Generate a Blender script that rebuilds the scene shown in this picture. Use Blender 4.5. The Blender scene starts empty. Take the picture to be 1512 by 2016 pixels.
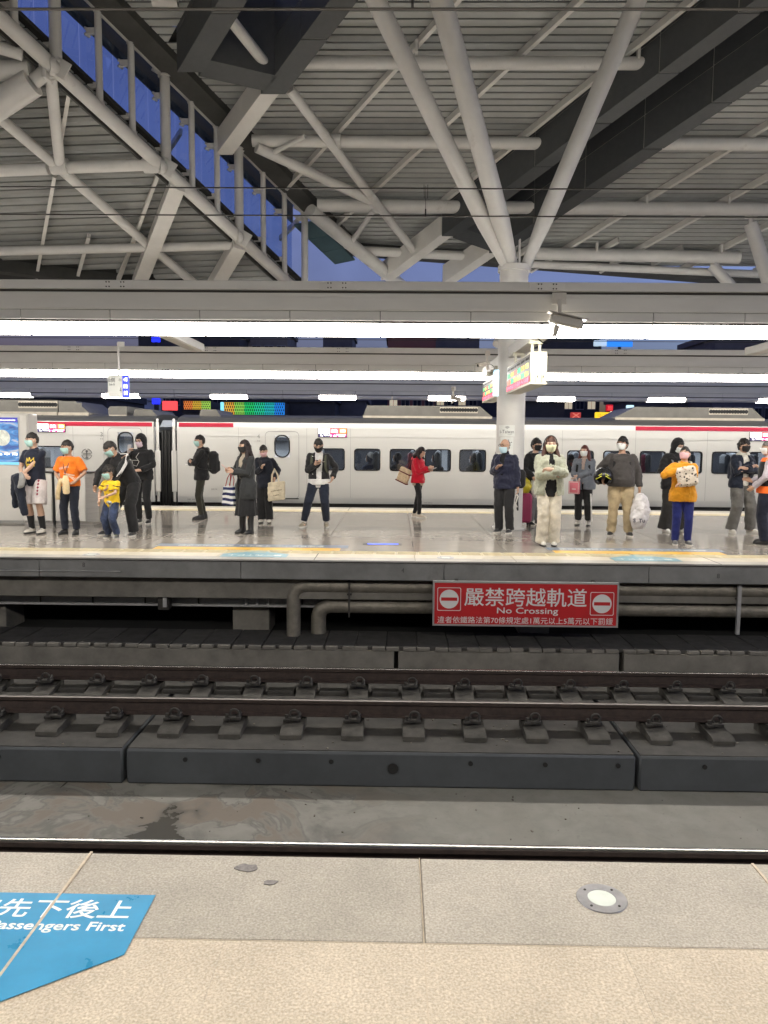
import bpy, bmesh, math, random
from math import radians, sin, cos, pi
from mathutils import Vector, Matrix
from mathutils.bvhtree import BVHTree
random.seed(7)
SC = bpy.context.scene
COL = SC.collection
# ------------------------------------------------------------------ camera
F_PX, PITCH, YAW, ROLL, CAMZ = 1514.0, 5.28, 0.86, 0.48, 1.6
RM = (Matrix.Rotation(radians(YAW), 3, 'Z') @ Matrix.Rotation(radians(90 - PITCH), 3, 'X') @ Matrix.Rotation(radians(ROLL), 3, 'Z'))
cam_d = bpy.data.cameras.new('camera')
cam_d.sensor_fit = 'VERTICAL'; cam_d.sensor_height = 36.0; cam_d.lens = F_PX / 2016.0 * 36.0
cam_d.clip_start = 0.05; cam_d.clip_end = 2000
cam = bpy.data.objects.new('camera', cam_d); COL.objects.link(cam)
cam.matrix_world = Matrix.Translation((0, 0, CAMZ)) @ RM.to_4x4()
SC.camera = cam
# ------------------------------------------------------------------ dusk sky (sun just below the horizon)
world = bpy.data.worlds.new('World'); SC.world = world; world.use_nodes = True
nt = world.node_tree; nt.nodes.clear()
sky = nt.nodes.new('ShaderNodeTexSky'); sky.sky_type = 'NISHITA'; sky.sun_disc = False
sky.sun_elevation = radians(-1.5); sky.sun_rotation = radians(90); sky.ozone_density = 3.8; sky.air_density = 1.0; sky.dust_density = 1.0
hsv = nt.nodes.new('ShaderNodeHueSaturation'); hsv.inputs['Saturation'].default_value = .75; hsv.inputs['Hue'].default_value = .507
bg = nt.nodes.new('ShaderNodeBackground'); bg.inputs['Strength'].default_value = 2.3
out = nt.nodes.new('ShaderNodeOutputWorld')
nt.links.new(sky.outputs[0], hsv.inputs['Color']); tcw = nt.nodes.new('ShaderNodeTexCoord'); mpw = nt.nodes.new('ShaderNodeMapping'); mpw.inputs['Scale'].default_value = (3, 3, 9); cnz = nt.nodes.new('ShaderNodeTexNoise'); cnz.inputs['Scale'].default_value = 1.6; cnz.inputs['Detail'].default_value = 7; cnz.inputs['Distortion'].default_value = .6
nt.links.new(tcw.outputs['Generated'], mpw.inputs[0]); nt.links.new(mpw.outputs[0], cnz.inputs['Vector'])
cmr = nt.nodes.new('ShaderNodeMapRange'); cmr.inputs['From Min'].default_value = .35; cmr.inputs['From Max'].default_value = .7; cmr.inputs['To Min'].default_value = .88; cmr.inputs['To Max'].default_value = 1.1
nt.links.new(cnz.outputs['Fac'], cmr.inputs['Value']); nt.links.new(cmr.outputs[0], hsv.inputs['Value'])   # thin, even veils of cloud over the whole sky
nt.links.new(hsv.outputs[0], bg.inputs['Color']); nt.links.new(bg.outputs[0], out.inputs['Surface'])
# ------------------------------------------------------------------ exposure and render settings
vs = SC.view_settings; vs.view_transform = 'Standard'; vs.look = 'None'; vs.gamma = 1.0; vs.use_curve_mapping = False
vs.exposure = 0.0
SC.cycles.use_denoising = True
SC.cycles.max_bounces = 8; SC.cycles.diffuse_bounces = 4; SC.cycles.glossy_bounces = 4; SC.cycles.transmission_bounces = 6; SC.cycles.transparent_max_bounces = 12
SC.cycles.sample_clamp_indirect = 6.0
SC.cycles.caustics_reflective = False; SC.cycles.caustics_refractive = False
LAMP = 25.0           # radiance of the platform light strips
# ------------------------------------------------------------------ pixel of the photograph -> point in the place
CO = Vector((0, 0, CAMZ))
def ray(x, y): return RM @ Vector(((x - 756) / F_PX, -(y - 1008) / F_PX, -1.0))
def atY(x, y, Y): d = ray(x, y); return CO + d * (Y / d.y)
def atZ(x, y, Z): d = ray(x, y); return CO + d * ((Z - CAMZ) / d.z)
def onpl(x, y, p, n): d = ray(x, y); n = Vector(n); return CO + d * ((Vector(p) - CO).dot(n) / d.dot(n))
V = Vector
# ------------------------------------------------------------------ materials
MATS = {}
def mat(name, col, rough=.5, metal=0., nz=None, bump=None, emit=0., rnd=0., coat=0., col2=None, spec=.5, dirt=None, rvar=0., coord='pos', sheen=0., stretch=None):
    if name in MATS: return MATS[name]
    m = bpy.data.materials.new(name); m.use_nodes = True; t = m.node_tree; n = t.nodes; L = t.links
    b = n['Principled BSDF']
    b.inputs['Roughness'].default_value = rough; b.inputs['Metallic'].default_value = metal
    b.inputs['Specular IOR Level'].default_value = spec
    if coat: b.inputs['Coat Weight'].default_value = coat; b.inputs['Coat Roughness'].default_value = .06
    if sheen: b.inputs['Sheen Weight'].default_value = sheen; b.inputs['Sheen Roughness'].default_value = .5
    c4 = (*col, 1); b.inputs['Base Color'].default_value = c4
    if emit:
        b.inputs['Emission Color'].default_value = c4; b.inputs['Emission Strength'].default_value = emit
    if nz or bump or rnd or dirt:
        if coord == 'pos': g = n.new('ShaderNodeNewGeometry'); src = g.outputs['Position']
        else: g = n.new('ShaderNodeTexCoord'); src = g.outputs['Object']
        if stretch:
            mp = n.new('ShaderNodeMapping'); mp.inputs['Scale'].default_value = stretch; L.new(src, mp.inputs['Vector']); src = mp.outputs[0]
        cur = None
        if nz:
            tx = n.new('ShaderNodeTexNoise'); tx.inputs['Scale'].default_value = nz[0]; tx.inputs['Detail'].default_value = 6; tx.inputs['Roughness'].default_value = .65
            L.new(src, tx.inputs['Vector'])
            mr = n.new('ShaderNodeMapRange'); mr.inputs['From Min'].default_value = .3; mr.inputs['From Max'].default_value = .7
            L.new(tx.outputs['Fac'], mr.inputs['Value'])
            mx = n.new('ShaderNodeMix'); mx.data_type = 'RGBA'
            L.new(mr.outputs[0], mx.inputs['Factor'])
            a = nz[1]
            if col2: mx.inputs['A'].default_value = c4; mx.inputs['B'].default_value = (*col2, 1)
            else:
                mx.inputs['A'].default_value = (*[max(0, c * (1 - a)) for c in col], 1); mx.inputs['B'].default_value = (*[min(1, c * (1 + a)) for c in col], 1)
            cur = mx.outputs['Result']
            if rvar:
                m2 = n.new('ShaderNodeMapRange'); m2.inputs['From Min'].default_value = .3; m2.inputs['From Max'].default_value = .7
                m2.inputs['To Min'].default_value = max(.02, rough - rvar); m2.inputs['To Max'].default_value = rough + rvar
                L.new(tx.outputs['Fac'], m2.inputs['Value']); L.new(m2.outputs[0], b.inputs['Roughness'])
        if dirt:   # (scale, threshold, colour)
            tx = n.new('ShaderNodeTexNoise'); tx.inputs['Scale'].default_value = dirt[0]; tx.inputs['Detail'].default_value = 8; tx.inputs['Roughness'].default_value = .7
            L.new(src, tx.inputs['Vector'])
            mr = n.new('ShaderNodeMapRange'); mr.inputs['From Min'].default_value = dirt[1]; mr.inputs['From Max'].default_value = dirt[1] + .12; mr.inputs['To Max'].default_value = .8
            L.new(tx.outputs['Fac'], mr.inputs['Value'])
            mx = n.new('ShaderNodeMix'); mx.data_type = 'RGBA'; L.new(mr.outputs[0], mx.inputs['Factor'])
            if cur: L.new(cur, mx.inputs['A'])
            else: mx.inputs['A'].default_value = c4
            mx.inputs['B'].default_value = (*dirt[2], 1); cur = mx.outputs['Result']
        if rnd:
            oi = n.new('ShaderNodeObjectInfo'); mr = n.new('ShaderNodeMapRange'); mr.inputs['To Min'].default_value = 1 - rnd; mr.inputs['To Max'].default_value = 1 + rnd
            L.new(oi.outputs['Random'], mr.inputs['Value'])
            hs = n.new('ShaderNodeHueSaturation'); L.new(mr.outputs[0], hs.inputs['Value'])
            if cur: L.new(cur, hs.inputs['Color'])
            else: hs.inputs['Color'].default_value = c4
            cur = hs.outputs[0]
        if cur: L.new(cur, b.inputs['Base Color'])
        if bump:
            tx = n.new('ShaderNodeTexNoise'); tx.inputs['Scale'].default_value = bump[0]; tx.inputs['Detail'].default_value = 4
            L.new(src, tx.inputs['Vector'])
            bp = n.new('ShaderNodeBump'); bp.inputs['Strength'].default_value = bump[1]; bp.inputs['Distance'].default_value = bump[2] if len(bump) > 2 else .01
            L.new(tx.outputs['Fac'], bp.inputs['Height']); L.new(bp.outputs[0], b.inputs['Normal'])
    MATS[name] = m; return m
def glass_mat(name, tint, gloss=.08):
    m = bpy.data.materials.new(name); m.use_nodes = True; t = m.node_tree; t.nodes.clear()
    o = t.nodes.new('ShaderNodeOutputMaterial'); mx = t.nodes.new('ShaderNodeMixShader'); tr = t.nodes.new('ShaderNodeBsdfTransparent'); gl = t.nodes.new('ShaderNodeBsdfGlossy')
    tr.inputs[0].default_value = (*tint, 1); gl.inputs['Roughness'].default_value = .03; mx.inputs[0].default_value = gloss
    t.links.new(tr.outputs[0], mx.inputs[1]); t.links.new(gl.outputs[0], mx.inputs[2]); t.links.new(mx.outputs[0], o.inputs[0])
    MATS[name] = m; return m
# ------------------------------------------------------------------ mesh builder
class MB:
    def __init__(s): s.v = []; s.f = []
    def add(s, vs, fs):
        o = len(s.v); s.v += [tuple(p) for p in vs]; s.f += [tuple(i + o for i in f) for f in fs]; return s
    def box(s, mn, mx, b=0., rot=None, piv=None):
        c = [(mn[i] + mx[i]) / 2 for i in range(3)]; h = [abs(mx[i] - mn[i]) / 2 for i in range(3)]
        return s.boxc(c, [2 * q for q in h], b, rot)
    def boxc(s, c, size, b=0., rot=None):
        h = [q / 2 for q in size]; c = V(c); R = rot if rot is not None else Matrix.Identity(3)
        vs = []; fs = []
        if b <= 0:
            for sx in (-1, 1):
                for sy in (-1, 1):
                    for sz in (-1, 1): vs.append(c + R @ V((sx * h[0], sy * h[1], sz * h[2])))
            fs = [(0, 1, 3, 2), (4, 6, 7, 5), (0, 4, 5, 1), (2, 3, 7, 6), (0, 2, 6, 4), (1, 5, 7, 3)]
        else:
            b = min(b, min(h) * .9); idx = {}
            for sx in (-1, 1):
                for sy in (-1, 1):
                    for sz in (-1, 1):
                        for a in range(3):
                            p = [sx * (h[0] - b), sy * (h[1] - b), sz * (h[2] - b)]; p[a] = (sx, sy, sz)[a] * h[a]
                            idx[(sx, sy, sz, a)] = len(vs); vs.append(c + R @ V(p))
            S = (-1, 1)
            for a in range(3):
                o = [q for q in range(3) if q != a]
                for sg in S:
                    f = []
                    for (p, q) in ((-1, -1), (1, -1), (1, 1), (-1, 1)):
                        k = [0, 0, 0]; k[a] = sg; k[o[0]] = p; k[o[1]] = q; f.append(idx[(*k, a)])
                    fs.append(f)
                for p in S:
                    for q in S:
                        k0 = [0, 0, 0]; k0[a] = -1; k0[o[0]] = p; k0[o[1]] = q; k1 = list(k0); k1[a] = 1
                        fs.append((idx[(*k0, o[0])], idx[(*k1, o[0])], idx[(*k1, o[1])], idx[(*k0, o[1])]))
            for sx in S:
                for sy in S:
                    for sz in S: fs.append([idx[(sx, sy, sz, a)] for a in range(3)])
        return s.add(vs, fs)
    def loft(s, rings, cap=True):
        n = len(rings[0]); vs = [p for r in rings for p in r]; fs = []
        for i in range(len(rings) - 1):
            for j in range(n):
                k = (j + 1) % n; fs.append((i * n + j, i * n + k, (i + 1) * n + k, (i + 1) * n + j))
        if cap: fs.append(tuple(range(n))[::-1]); fs.append(tuple(range((len(rings) - 1) * n, len(rings) * n)))
        return s.add(vs, fs)
    def tube(s, p0, p1, r0, r1=None, n=14, cap=True):
        p0 = V(p0); p1 = V(p1); r1 = r0 if r1 is None else r1; d = (p1 - p0).normalized()
        a = V((0, 0, 1)) if abs(d.z) < .9 else V((1, 0, 0)); u = d.cross(a).normalized(); w = d.cross(u)
        return s.loft([[p + (u * cos(t) + w * sin(t)) * r for t in [2 * pi * i / n for i in range(n)]] for p, r in ((p0, r0), (p1, r1))], cap)
    def path(s, pts, r, n=10, cap=True):
        pts = [V(p) for p in pts]; rr = r if isinstance(r, (list, tuple)) else [r] * len(pts); rings = []; u = None
        for i, p in enumerate(pts):
            d = ((pts[min(i + 1, len(pts) - 1)] - pts[max(i - 1, 0)])).normalized()
            if u is None:
                a = V((0, 0, 1)) if abs(d.z) < .9 else V((1, 0, 0)); u = d.cross(a).normalized()
            else: u = (u - d * u.dot(d)).normalized()
            w = d.cross(u); rings.append([p + (u * cos(t) + w * sin(t)) * rr[i] for t in [2 * pi * k / n for k in range(n)]])
        return s.loft(rings, cap)
    def prism(s, poly, vec):
        vec = V(vec); a = [V(p) for p in poly]; n = len(a)
        return s.add(a + [p + vec for p in a], [tuple(range(n))[::-1], tuple(range(n, 2 * n))] + [(i, (i + 1) % n, (i + 1) % n + n, i + n) for i in range(n)])
    def ell(s, c, rx, ry, rz, R=None, nu=14, nv=9):
        R = R or Matrix.Identity(3); c = V(c); rings = []
        for i in range(1, nv):
            t = pi * i / nv; rings.append([c + R @ V((rx * sin(t) * cos(2 * pi * k / nu), ry * sin(t) * sin(2 * pi * k / nu), -rz * cos(t))) for k in range(nu)])
        o = len(s.v); s.loft(rings, False)
        b0 = len(s.v); s.v += [tuple(c + R @ V((0, 0, -rz))), tuple(c + R @ V((0, 0, rz)))]
        for k in range(nu):
            s.f.append((b0, o + (k + 1) % nu, o + k)); q = o + (nv - 2) * nu; s.f.append((b0 + 1, q + k, q + (k + 1) % nu))
        return s
    def mesh(s, name, ang=38):
        me = bpy.data.meshes.new(name); me.from_pydata(s.v, [], s.f); me.update()
        bm = bmesh.new(); bm.from_mesh(me); bmesh.ops.recalc_face_normals(bm, faces=bm.faces); bm.to_mesh(me); bm.free()
        if ang:
            me.polygons.foreach_set('use_smooth', [True] * len(me.polygons)); me.set_sharp_from_angle(angle=radians(ang))
        return me
    def build(s, name, m=None, parent=None, ang=38):
        return link(name, s.mesh(name, ang), m, parent)
def link(name, me, m=None, parent=None, loc=None):
    o = bpy.data.objects.new(name, me); COL.objects.link(o)
    if m and me and not len(me.materials): me.materials.append(m)
    if parent: o.parent = parent
    if loc is not None: o.location = loc
    return o
def empty(name, loc=(0, 0, 0), rz=0.):
    o = bpy.data.objects.new(name, None); COL.objects.link(o); o.location = loc; o.rotation_euler = (0, 0, rz); o.empty_display_size = .2; return o
def tag(o, label=None, cat=None, group=None, kind=None):
    if label: o['label'] = label
    if cat: o['category'] = cat
    if group: o['group'] = group
    if kind: o['kind'] = kind
    return o
TMP = bpy.data.scenes.new('workbench')
def evaluated(data, mods=()):
    o = bpy.data.objects.new('tmp', data); TMP.collection.objects.link(o)
    for kind, kw in mods:
        m = o.modifiers.new(kind, kind)
        for k, v in kw.items(): setattr(m, k, v)
    vl = TMP.view_layers[0]; vl.update(); dg = vl.depsgraph; dg.update()
    me = bpy.data.meshes.new_from_object(o.evaluated_get(dg), depsgraph=dg)
    bpy.data.objects.remove(o); return me
def text_mesh(body, size, extrude=.002, bold=0., align='CENTER', spacing=1.0):
    c = bpy.data.curves.new('t', 'FONT'); c.body = body; c.size = size; c.extrude = extrude; c.offset = bold; c.align_x = align; c.align_y = 'CENTER'; c.space_character = spacing; c.resolution_u = 3
    me = evaluated(c); bpy.data.curves.remove(c); me.materials.clear(); return me
def text(name, body, size, m, parent, M, width=None, height=None, **k):
    me = text_mesh(body, size, **k)
    if len(me.vertices):
        xs = [v.co.x for v in me.vertices]; ys = [v.co.y for v in me.vertices]
        cx, cy = (min(xs) + max(xs)) / 2, (min(ys) + max(ys)) / 2; sx = width / (max(xs) - min(xs)) if width else 1; sy = height / (max(ys) - min(ys)) if height else sx if width else 1
        for v in me.vertices: v.co = V(((v.co.x - cx) * sx, (v.co.y - cy) * sy, v.co.z))
    me.transform(M); o = link(name, me, m, parent); return o
def face_cam(p):   # matrix for text standing on a wall that faces -Y
    return Matrix.Translation(p) @ Matrix.Rotation(pi / 2, 4, 'X')
def rrect(w, h, r, n=5):
    pts = []
    for cx, cz, a0 in ((w / 2 - r, h / 2 - r, 0), (-w / 2 + r, h / 2 - r, pi / 2), (-w / 2 + r, -h / 2 + r, pi), (w / 2 - r, -h / 2 + r, 3 * pi / 2)):
        for i in range(n + 1):
            a = a0 + pi / 2 * i / n; pts.append((cx + r * cos(a), cz + r * sin(a)))
    return pts
# ================================================================== materials of the place
CONC = mat('concrete', (.17, .16, .14), .8, nz=(3, .3), bump=(60, .25, .004), dirt=(1.6, .62, (.08, .075, .07)))
CONC_D = mat('concrete_dark', (.05, .047, .042), .85, nz=(4, .35), bump=(50, .3, .004), dirt=(2.5, .6, (.05, .047, .043)))
SLABSIDE = mat('slab_side_dark', (.055, .061, .067), .7, nz=(2.2, .18), bump=(80, .15, .003), dirt=(1.2, .66, (.06, .06, .06)))  # concrete side, its shaded look against the bed floor put into this dark colour
def bed_material():
    m = mat('bed_floor', (.2, .193, .17), .6); t = m.node_tree; n = t.nodes; L = t.links; bs = n['Principled BSDF']; g = n.new('ShaderNodeNewGeometry')
    def noise(sc, det, dis):
        x = n.new('ShaderNodeTexNoise'); x.inputs['Scale'].default_value = sc; x.inputs['Detail'].default_value = det; x.inputs['Roughness'].default_value = .6; x.inputs['Distortion'].default_value = dis; L.new(g.outputs['Position'], x.inputs['Vector']); return x.outputs['Fac']
    def mr(v, a, b, c=0., d=1.):
        x = n.new('ShaderNodeMapRange'); x.inputs['From Min'].default_value = a; x.inputs['From Max'].default_value = b; x.inputs['To Min'].default_value = c; x.inputs['To Max'].default_value = d; L.new(v, x.inputs['Value']); return x.outputs[0]
    def mul(a, b):
        x = n.new('ShaderNodeMath'); x.operation = 'MULTIPLY'; L.new(a, x.inputs[0]); L.new(b, x.inputs[1]); return x.outputs[0]
    def mix(f, A, B):
        x = n.new('ShaderNodeMix'); x.data_type = 'RGBA'; L.new(f, x.inputs['Factor'])
        for k, v in (('A', A), ('B', B)):
            if isinstance(v, tuple): x.inputs[k].default_value = (*v, 1)
            else: L.new(v, x.inputs[k])
        return x.outputs['Result']
    big = noise(1.15, 7, .9); fine = noise(28, 4, 0); mid = noise(4, 5, .3); sp = n.new('ShaderNodeSeparateXYZ'); L.new(g.outputs['Position'], sp.inputs[0]); left = mr(sp.outputs['X'], .5, -1.2, .12, 1.)
    base = mix(mr(mid, .3, .7), (.185, .178, .155), (.235, .226, .2)); silt = mix(mul(mr(big, .5, .56), left), base, (.165, .138, .11)); ab = n.new('ShaderNodeMath'); ab.operation = 'SUBTRACT'; ab.inputs[1].default_value = .5; L.new(big, ab.inputs[0]); a2 = n.new('ShaderNodeMath'); a2.operation = 'ABSOLUTE'; L.new(ab.outputs[0], a2.inputs[0])
    line = mix(mul(mr(a2.outputs[0], .03, .004, 0., .6), left), silt, (.075, .072, .062)); wet = mul(mr(noise(.75, 6, 1.2), .55, .62), left); fin = mix(wet, line, (.07, .066, .055)); dk = mix(mr(fine, .6, .75, 0., .35), fin, (.08, .077, .07)); L.new(dk, bs.inputs['Base Color']); L.new(mr(wet, 0, 1, .6, .22), bs.inputs['Roughness'])
    return m
BEDF = bed_material()
RUST = mat('rail_rust', (.035, .023, .019), .75, nz=(14, .4), bump=(90, .2, .003))
RAILTOP = mat('rail_polished', (.5, .49, .47), .2, 1.0, nz=(6, .12), stretch=(.2, 8, 1))
STEEL_D = mat('steel_dark', (.05, .047, .043), .6, .5, nz=(20, .4))
BLOCK = mat('sleeper_block', (.062, .058, .05), .85, nz=(9, .35), bump=(70, .3, .004), rnd=.12, dirt=(6, .58, (.045, .042, .038)))
COVER = mat('cover_slab_concrete', (.055, .053, .05), .85, nz=(7, .3), bump=(60, .3, .004), rnd=.18)
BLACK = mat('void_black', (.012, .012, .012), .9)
def terrazzo(name, a, b, c, rough, edge=.0):
    m = mat(name, a, rough); t = m.node_tree; n = t.nodes; L = t.links; bs = n['Principled BSDF']
    g = n.new('ShaderNodeNewGeometry')
    vo = n.new('ShaderNodeTexVoronoi'); vo.inputs['Scale'].default_value = 170; L.new(g.outputs['Position'], vo.inputs['Vector'])
    no = n.new('ShaderNodeTexNoise'); no.inputs['Scale'].default_value = 120; no.inputs['Detail'].default_value = 3; L.new(g.outputs['Position'], no.inputs['Vector'])
    n2 = n.new('ShaderNodeTexNoise'); n2.inputs['Scale'].default_value = 3.2; n2.inputs['Detail'].default_value = 6; n2.inputs['Roughness'].default_value = .7; L.new(g.outputs['Position'], n2.inputs['Vector'])
    rp = n.new('ShaderNodeValToRGB'); e = rp.color_ramp.elements; e[0].position = .36; e[0].color = (*b, 1); e[1].position = .66; e[1].color = (*c, 1); k = e.new(.5); k.color = (*a, 1)
    L.new(no.outputs['Fac'], rp.inputs[0])
    sp = n.new('ShaderNodeSeparateColor'); L.new(vo.outputs['Color'], sp.inputs[0])
    mr = n.new('ShaderNodeMapRange'); mr.inputs['To Min'].default_value = .88; mr.inputs['To Max'].default_value = 1.1; L.new(sp.outputs[0], mr.inputs['Value'])
    m2 = n.new('ShaderNodeMapRange'); m2.inputs['From Min'].default_value = .3; m2.inputs['From Max'].default_value = .7; m2.inputs['To Min'].default_value = .86; m2.inputs['To Max'].default_value = 1.1; L.new(n2.outputs['Fac'], m2.inputs['Value'])
    mu = n.new('ShaderNodeMath'); mu.operation = 'MULTIPLY'; L.new(mr.outputs[0], mu.inputs[0]); L.new(m2.outputs[0], mu.inputs[1])
    oi = n.new('ShaderNodeObjectInfo'); m3 = n.new('ShaderNodeMapRange'); m3.inputs['To Min'].default_value = .95; m3.inputs['To Max'].default_value = 1.05; L.new(oi.outputs['Random'], m3.inputs['Value'])
    mv = n.new('ShaderNodeMath'); mv.operation = 'MULTIPLY'; L.new(mu.outputs[0], mv.inputs[0]); L.new(m3.outputs[0], mv.inputs[1])
    hs = n.new('ShaderNodeHueSaturation'); L.new(mv.outputs[0], hs.inputs['Value']); L.new(rp.outputs[0], hs.inputs['Color']); L.new(hs.outputs[0], bs.inputs['Base Color'])
    bp = n.new('ShaderNodeBump'); bp.inputs['Strength'].default_value = .2; bp.inputs['Distance'].default_value = .0015; L.new(no.outputs['Fac'], bp.inputs['Height']); L.new(bp.outputs[0], bs.inputs['Normal'])
    return m
EDGE_T = terrazzo('edge_slab_granite', (.37, .335, .28), (.3, .27, .225), (.44, .405, .345), .5)
TAN_T = terrazzo('tan_slab', (.51, .435, .335), (.42, .355, .265), (.6, .53, .425), .5)
CAULK = mat('joint_caulk', (.5, .42, .32), .7, nz=(30, .2))
JOINT = mat('joint_dark', (.13, .115, .1), .8)
TILE = mat('platform_tile', (.35, .315, .27), .13, nz=(3, .06), rnd=.05, rvar=.03)
TILE_D = mat('platform_tile_dark', (.21, .195, .175), .1, nz=(3, .06), rnd=.05)
TACT = mat('tactile_yellow', (.6, .52, .33), .45, nz=(8, .15), rnd=.08, dirt=(3, .6, (.5, .42, .27)))
CREAM = mat('edge_tile_cream', (.6, .54, .42), .4, nz=(5, .1), rnd=.05)
STICKY = mat('floor_sticker_yellow', (.75, .43, .05), .4, nz=(12, .12))
BLUE_S = mat('floor_sticker_blue', (.035, .26, .47), .35, nz=(5, .12), dirt=(70, .66, (.3, .52, .66)), rvar=.12)
NAVY_S = mat('floor_sticker_navy', (.12, .17, .24), .35, nz=(8, .2))
WHITE_S = mat('floor_sticker_white', (.82, .82, .78), .45, nz=(40, .1), dirt=(30, .66, (.25, .42, .5)))
X0, X1 = -17.0, 17.0
# ================================================================== track bed between the platforms
o = MB().box((X0, 2.0, -2.1), (X1, 26.2, -1.76)).build('track_bed', BEDF); tag(o, kind='structure'); BED = o
def track_slab(ya, yb, seams):
    xs = [X0] + seams + [X1]
    for a, b in zip(xs[:-1], xs[1:]):
        mb = MB().box((a + .018, ya, -1.76), (b - .018, yb, -1.41), .02); s = mb.build('track_slab', SLABSIDE, BED)
        top = MB().box((a + .03, ya + .03, -1.41), (b - .03, yb - .03, -1.402)).build('slab_top', CONC_D, BED)
seams = [-12.55, -7.58, -2.62, 2.36, 7.33, 12.3]
track_slab(7.2, 9.55, seams); track_slab(3.25, 5.2, [x + .4 for x in seams])
holes = MB()
for x in [-3.85, -2.02, -1.31, -.6, .75, 1.47, 2.02 + .15, 3.0, -4.6, 4.4]:
    holes.tube((x, 7.197, -1.5), (x, 7.185, -1.5), .023, n=12)
holes.tube((.0, 7.197, -1.56), (.0, 7.183, -1.56), .052, n=16)
holes.build('drain_hole', BLACK, BED)
# water stains lie in the bed's own material; a few flat patches of silt
def blob(c, rx, ry, z, seed, n=36):
    rnd = random.Random(seed); ph = [rnd.uniform(0, 6.28) for _ in range(5)]
    return [V((c[0] + rx * cos(t) * (1 + sum(.13 / (k * .7 + 1) * sin((k + 2) * t + ph[k]) for k in range(5))), c[1] + ry * sin(t) * (1 + sum(.13 / (k * .7 + 1) * cos((k + 2) * t + ph[k]) for k in range(5))), z)) for t in [2 * pi * i / n for i in range(n)]]
SILT = mat('dry_silt', (.19, .17, .145), .75, nz=(5, .2)); WET = mat('damp_stain', (.11, .105, .092), .45, nz=(3, .35))
for c, rx, ry, m, sd in (((1.05, 5.95), .2, .12, WET, 4), ((1.05, 5.95), .13, .08, SILT, 5)):
    MB().prism(blob(c, rx, ry, -1.76 + .001 * sd, sd), (0, 0, .003)).build('floor_stain', m, BED)
# ------------------------------------------------------------------ rails
def rail_mesh():
    pr = [(-.065, 0), (.065, 0), (.065, .012), (.012, .03), (.009, .115), (.035, .128), (.035, .158), (.028, .165), (-.028, .165), (-.035, .158), (-.035, .128), (-.009, .115), (-.012, .03), (-.065, .012)]
    return [[V((x, y, z)) for y, z in pr] for x in (X0, X1)]
def clip_mesh():
    mb = MB(); pts = [(.035 * cos(a), -.13, .035 * sin(a) + .06) for a in [radians(q) for q in range(-60, 221, 28)]]
    mb.path(pts, .009, 6); mb.path([(.03, -.13, .03), (.045, -.09, .05), (.03, -.06, .06)], .009, 6); mb.boxc((0, -.1, .015), (.1, .09, .03), .006); mb.tube((-.06, -.13, .02), (-.06, -.13, .055), .014, n=6); mb.boxc((-.06, -.13, .012), (.05, .06, .024), .004)
    return mb.mesh('clip')
CLIP = clip_mesh(); CLIP.materials.append(STEEL_D)
def wedge(y0, y1, w, z0, ztop0, ztop1):
    mb = MB(); a = w / 2; b = .02
    mb.prism([(-a, y0, z0), (-a, y1, z0), (-a, y1, ztop1), (-a, y0 + .03, ztop0), (-a, y0, ztop0 - .025)], (w, 0, 0)); return mb.mesh('sleeper_block')
BLK_O = wedge(-.36, .12, .22, 0, .075, .12); BLK_O.materials.append(BLOCK)
BLK_I = wedge(-.36, .12, .22, 0, .025, .12); BLK_I.materials.append(BLOCK)
PAN = MB().box((-.16, -.2, 0), (.16, .1, .05), .008).box((-.14, -.21, .03), (.14, -.19, .06)).mesh('side_pan'); PAN.materials.append(CONC_D)
RAILDULL = mat('rail_worn', (.13, .12, .115), .34, 1.0, nz=(6, .2), stretch=(.2, 8, 1)); RAILMID = mat('rail_half_worn', (.34, .33, .32), .24, 1.0, nz=(6, .2), stretch=(.2, 8, 1))
def make_track(ynear, yfar, label, phase):
    t = empty('railway_track', (0, (ynear + yfar) / 2, -1.41)); tag(t, label, 'track', 'tracks between the platforms')
    zc = -1.41
    for yy, blk in ((ynear, BLK_O), (yfar, BLK_I)):
        y = yy - t.location.y
        mb = MB(); mb.loft([[p + V((0, y, .135)) for p in r] for r in rail_mesh()]); r = mb.build('rail', RUST, t, 25)
        MB().loft([[V((x, y + .031 * q, .2995 + .006 * (1 - q * q))) for q in (-1, -.75, -.5, -.25, 0, .25, .5, .75, 1)] + [V((x, y, .298))] for x in (X0, X1)]).build('rail_head', RAILTOP if yfar < 6 else RAILDULL if yy < 8.5 else RAILMID, r, 60)
        k = -27
        while k < 28:
            x = phase + .62 * k
            if abs(x) < 8.5:
                b = link('sleeper_block', blk, None, t, (x, y, 0)); link('clip', CLIP, None, b, (0.01, 0, .12)).scale = (1.3, 1.15, 1.25)
                if blk is BLK_I: link('cable_pan', PAN, None, t, (x + .31, y + .06, 0))
            k += 1
    return t
TR1 = make_track(7.845, 8.975, 'rusty railway track with concrete blocks beside the far platform', -.415)
TR0 = make_track(3.82, 4.95, 'railway track with polished rail close along the speckled near platform', -.2)
rn = random.Random(11); mb = MB()
for k in range(300):
    if k % 3: x, y, z = rn.uniform(-5.5, 5.5), rn.uniform(7.25, 9.5), -1.402
    else: x, y, z = rn.uniform(-4.5, 4.5), rn.uniform(5.3, 7.15), -1.76
    r = rn.choice((.005, .006, .008, .011)) * (1 if k % 3 else .7); mb.boxc((x, y, z + r * .4), (r * 2 * rn.uniform(.7, 1.8), r * 1.6, r), 0, Matrix.Rotation(rn.uniform(0, 3), 3, 'Z'))
lt = mb.build('track_litter', mat('grit_mixed', (.13, .115, .095), .9, nz=(9, .7))); tag(lt, 'scattered grit and small litter on the track slabs', 'litter', kind='stuff')
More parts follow.
